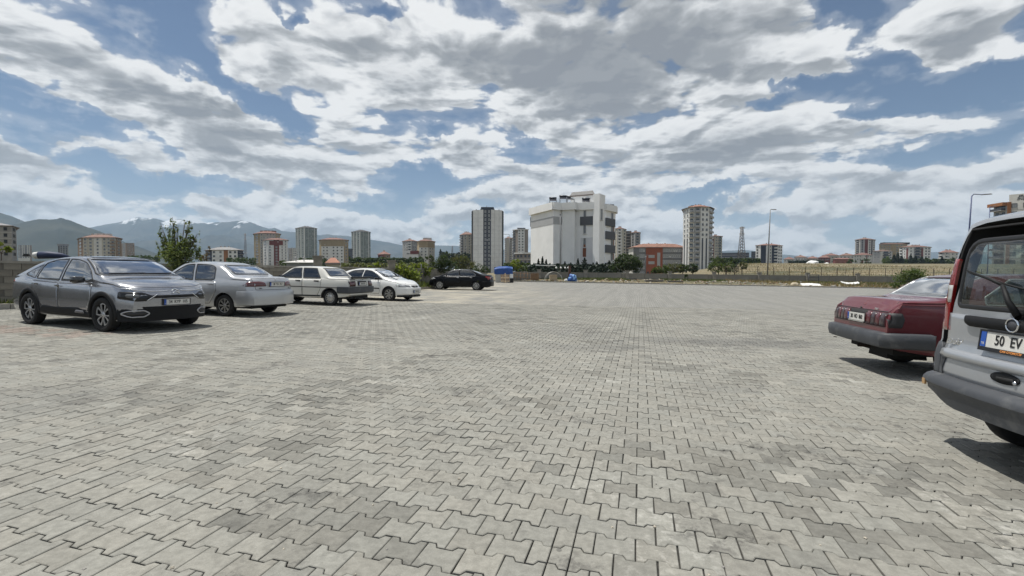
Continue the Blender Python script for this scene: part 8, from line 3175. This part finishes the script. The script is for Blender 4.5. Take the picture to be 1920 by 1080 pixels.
slab('plank', 'pale plank lying slanted on the bank, left of its twin below the round tree', 'plank', 1131, 531, 67, (1.6, .12, .06), WOOD_P, .5, -.35, dz=.25)
slab('plank', 'short pale plank propped on the bank below the large round tree', 'plank', 1167, 531, 67, (1.1, .12, .06), WOOD_P, .9, .5, dz=.3)
slab('plank', 'thin pale board lying along the kerb below the white wing', 'plank', 1095, 530, 66.5, (1.9, .14, .05), WOOD_P, .25, -.1, dz=.1)
slab('paper_scrap', 'crumpled scrap of white paper on the paving under the red car bumper', 'litter', 1627, 649, 9.75, (.24, .15, .015), WHITE_S, .4, 0, 0, dz=.035, bend=.02)
slab('white_awning', 'long thin white board lying on top of the far wall', 'board', 1023, 520, 73, (3.1, .6, .12), WHITE_S, .0, .01, 0, dz=1.95, bend=.05)
_p = put(1526, 530, 74)
_t = empty('leaning_gate', _p, .02, 'dark metal gate leaning on the far wall behind the white foam sheet', 'gate')
for _x in (-.8, .8):
    MB().tube([(0, 0, -.1), (0, .1, 1.35)], .05, 6).build('upright', [FRAME_D], _t, loc=(_x, 0, 0))
for _z in (.45, .9, 1.32):
    MB().tube([(-.8, .07 * _z, _z), (.8, .07 * _z, _z)], .04, 6).build('rail', [FRAME_D], _t)
_p = put(1068, 526, 72)
_t = empty('gate_post', _p, 0, 'rusty brown gate post against the far wall by the blue tarpaulin heap', 'post')
MB().box((0, 0, .9), (.35, .3, 2.2)).build('post', [mat('rust_brown', (.11, .06, .045), .8)], _t)
MB().box((0, 0, 2.02), (.45, .4, .08)).build('cap', [mat('rust_brown', (.11, .06, .045), .8)], _t)
for _i, (_px, _Y) in enumerate(((1043, 73.5), (1051.5, 73.5), (1059.5, 73.5), (1065.5, 73.5))):
    _p = at(_px, 502, _Y)
    _t = empty('globe_lamp', _p, 0, 'white globe garden lamp, %s from the left over the far wall' % ('first', 'second', 'third', 'fourth')[_i], 'lamp', 'globe lamps over the far wall')
    MB().lathe([(.001, -.16), (.11, -.11), (.16, 0), (.11, .11), (.001, .16)], 12).build('globe', [WHITE_S], _t)
    MB().tube([(0, 0, -1.6), (0, 0, -.12)], .03, 6).build('stem', [FRAME_D], _t)
_p = ground_at(790, 34.5)
_t = empty('metal_post', _p, 0, 'thin dark metal post standing in the vine left of the black saloon', 'post')
MB().tube([(0, 0, -.2), (0, 0, 1.75)], .035, 8).build('post', [FRAME_D], _t)
_p = at(929, 503, 60)
_b = MB().box((0, 0, 0), (.28, .25, .32), taper=.9)
props(_b.build('blue_box', [mat('navy_tarp', (.018, .03, .075), .6)], None, loc=_p), 'small dark blue box on the corner of the wall above the stall', 'box')
# patches on the lot: a leaf here, a pebble there
rubble('grit', lambda u, v: ((lambda y, x: (x, y, plane_z(x, y) + undul(x, y)))(1.8 + 16 * v, (u - .5) * 2.2 * (2 + 16 * v))), 420, .004, .018, [STONE[0], STONE[1]], 5)
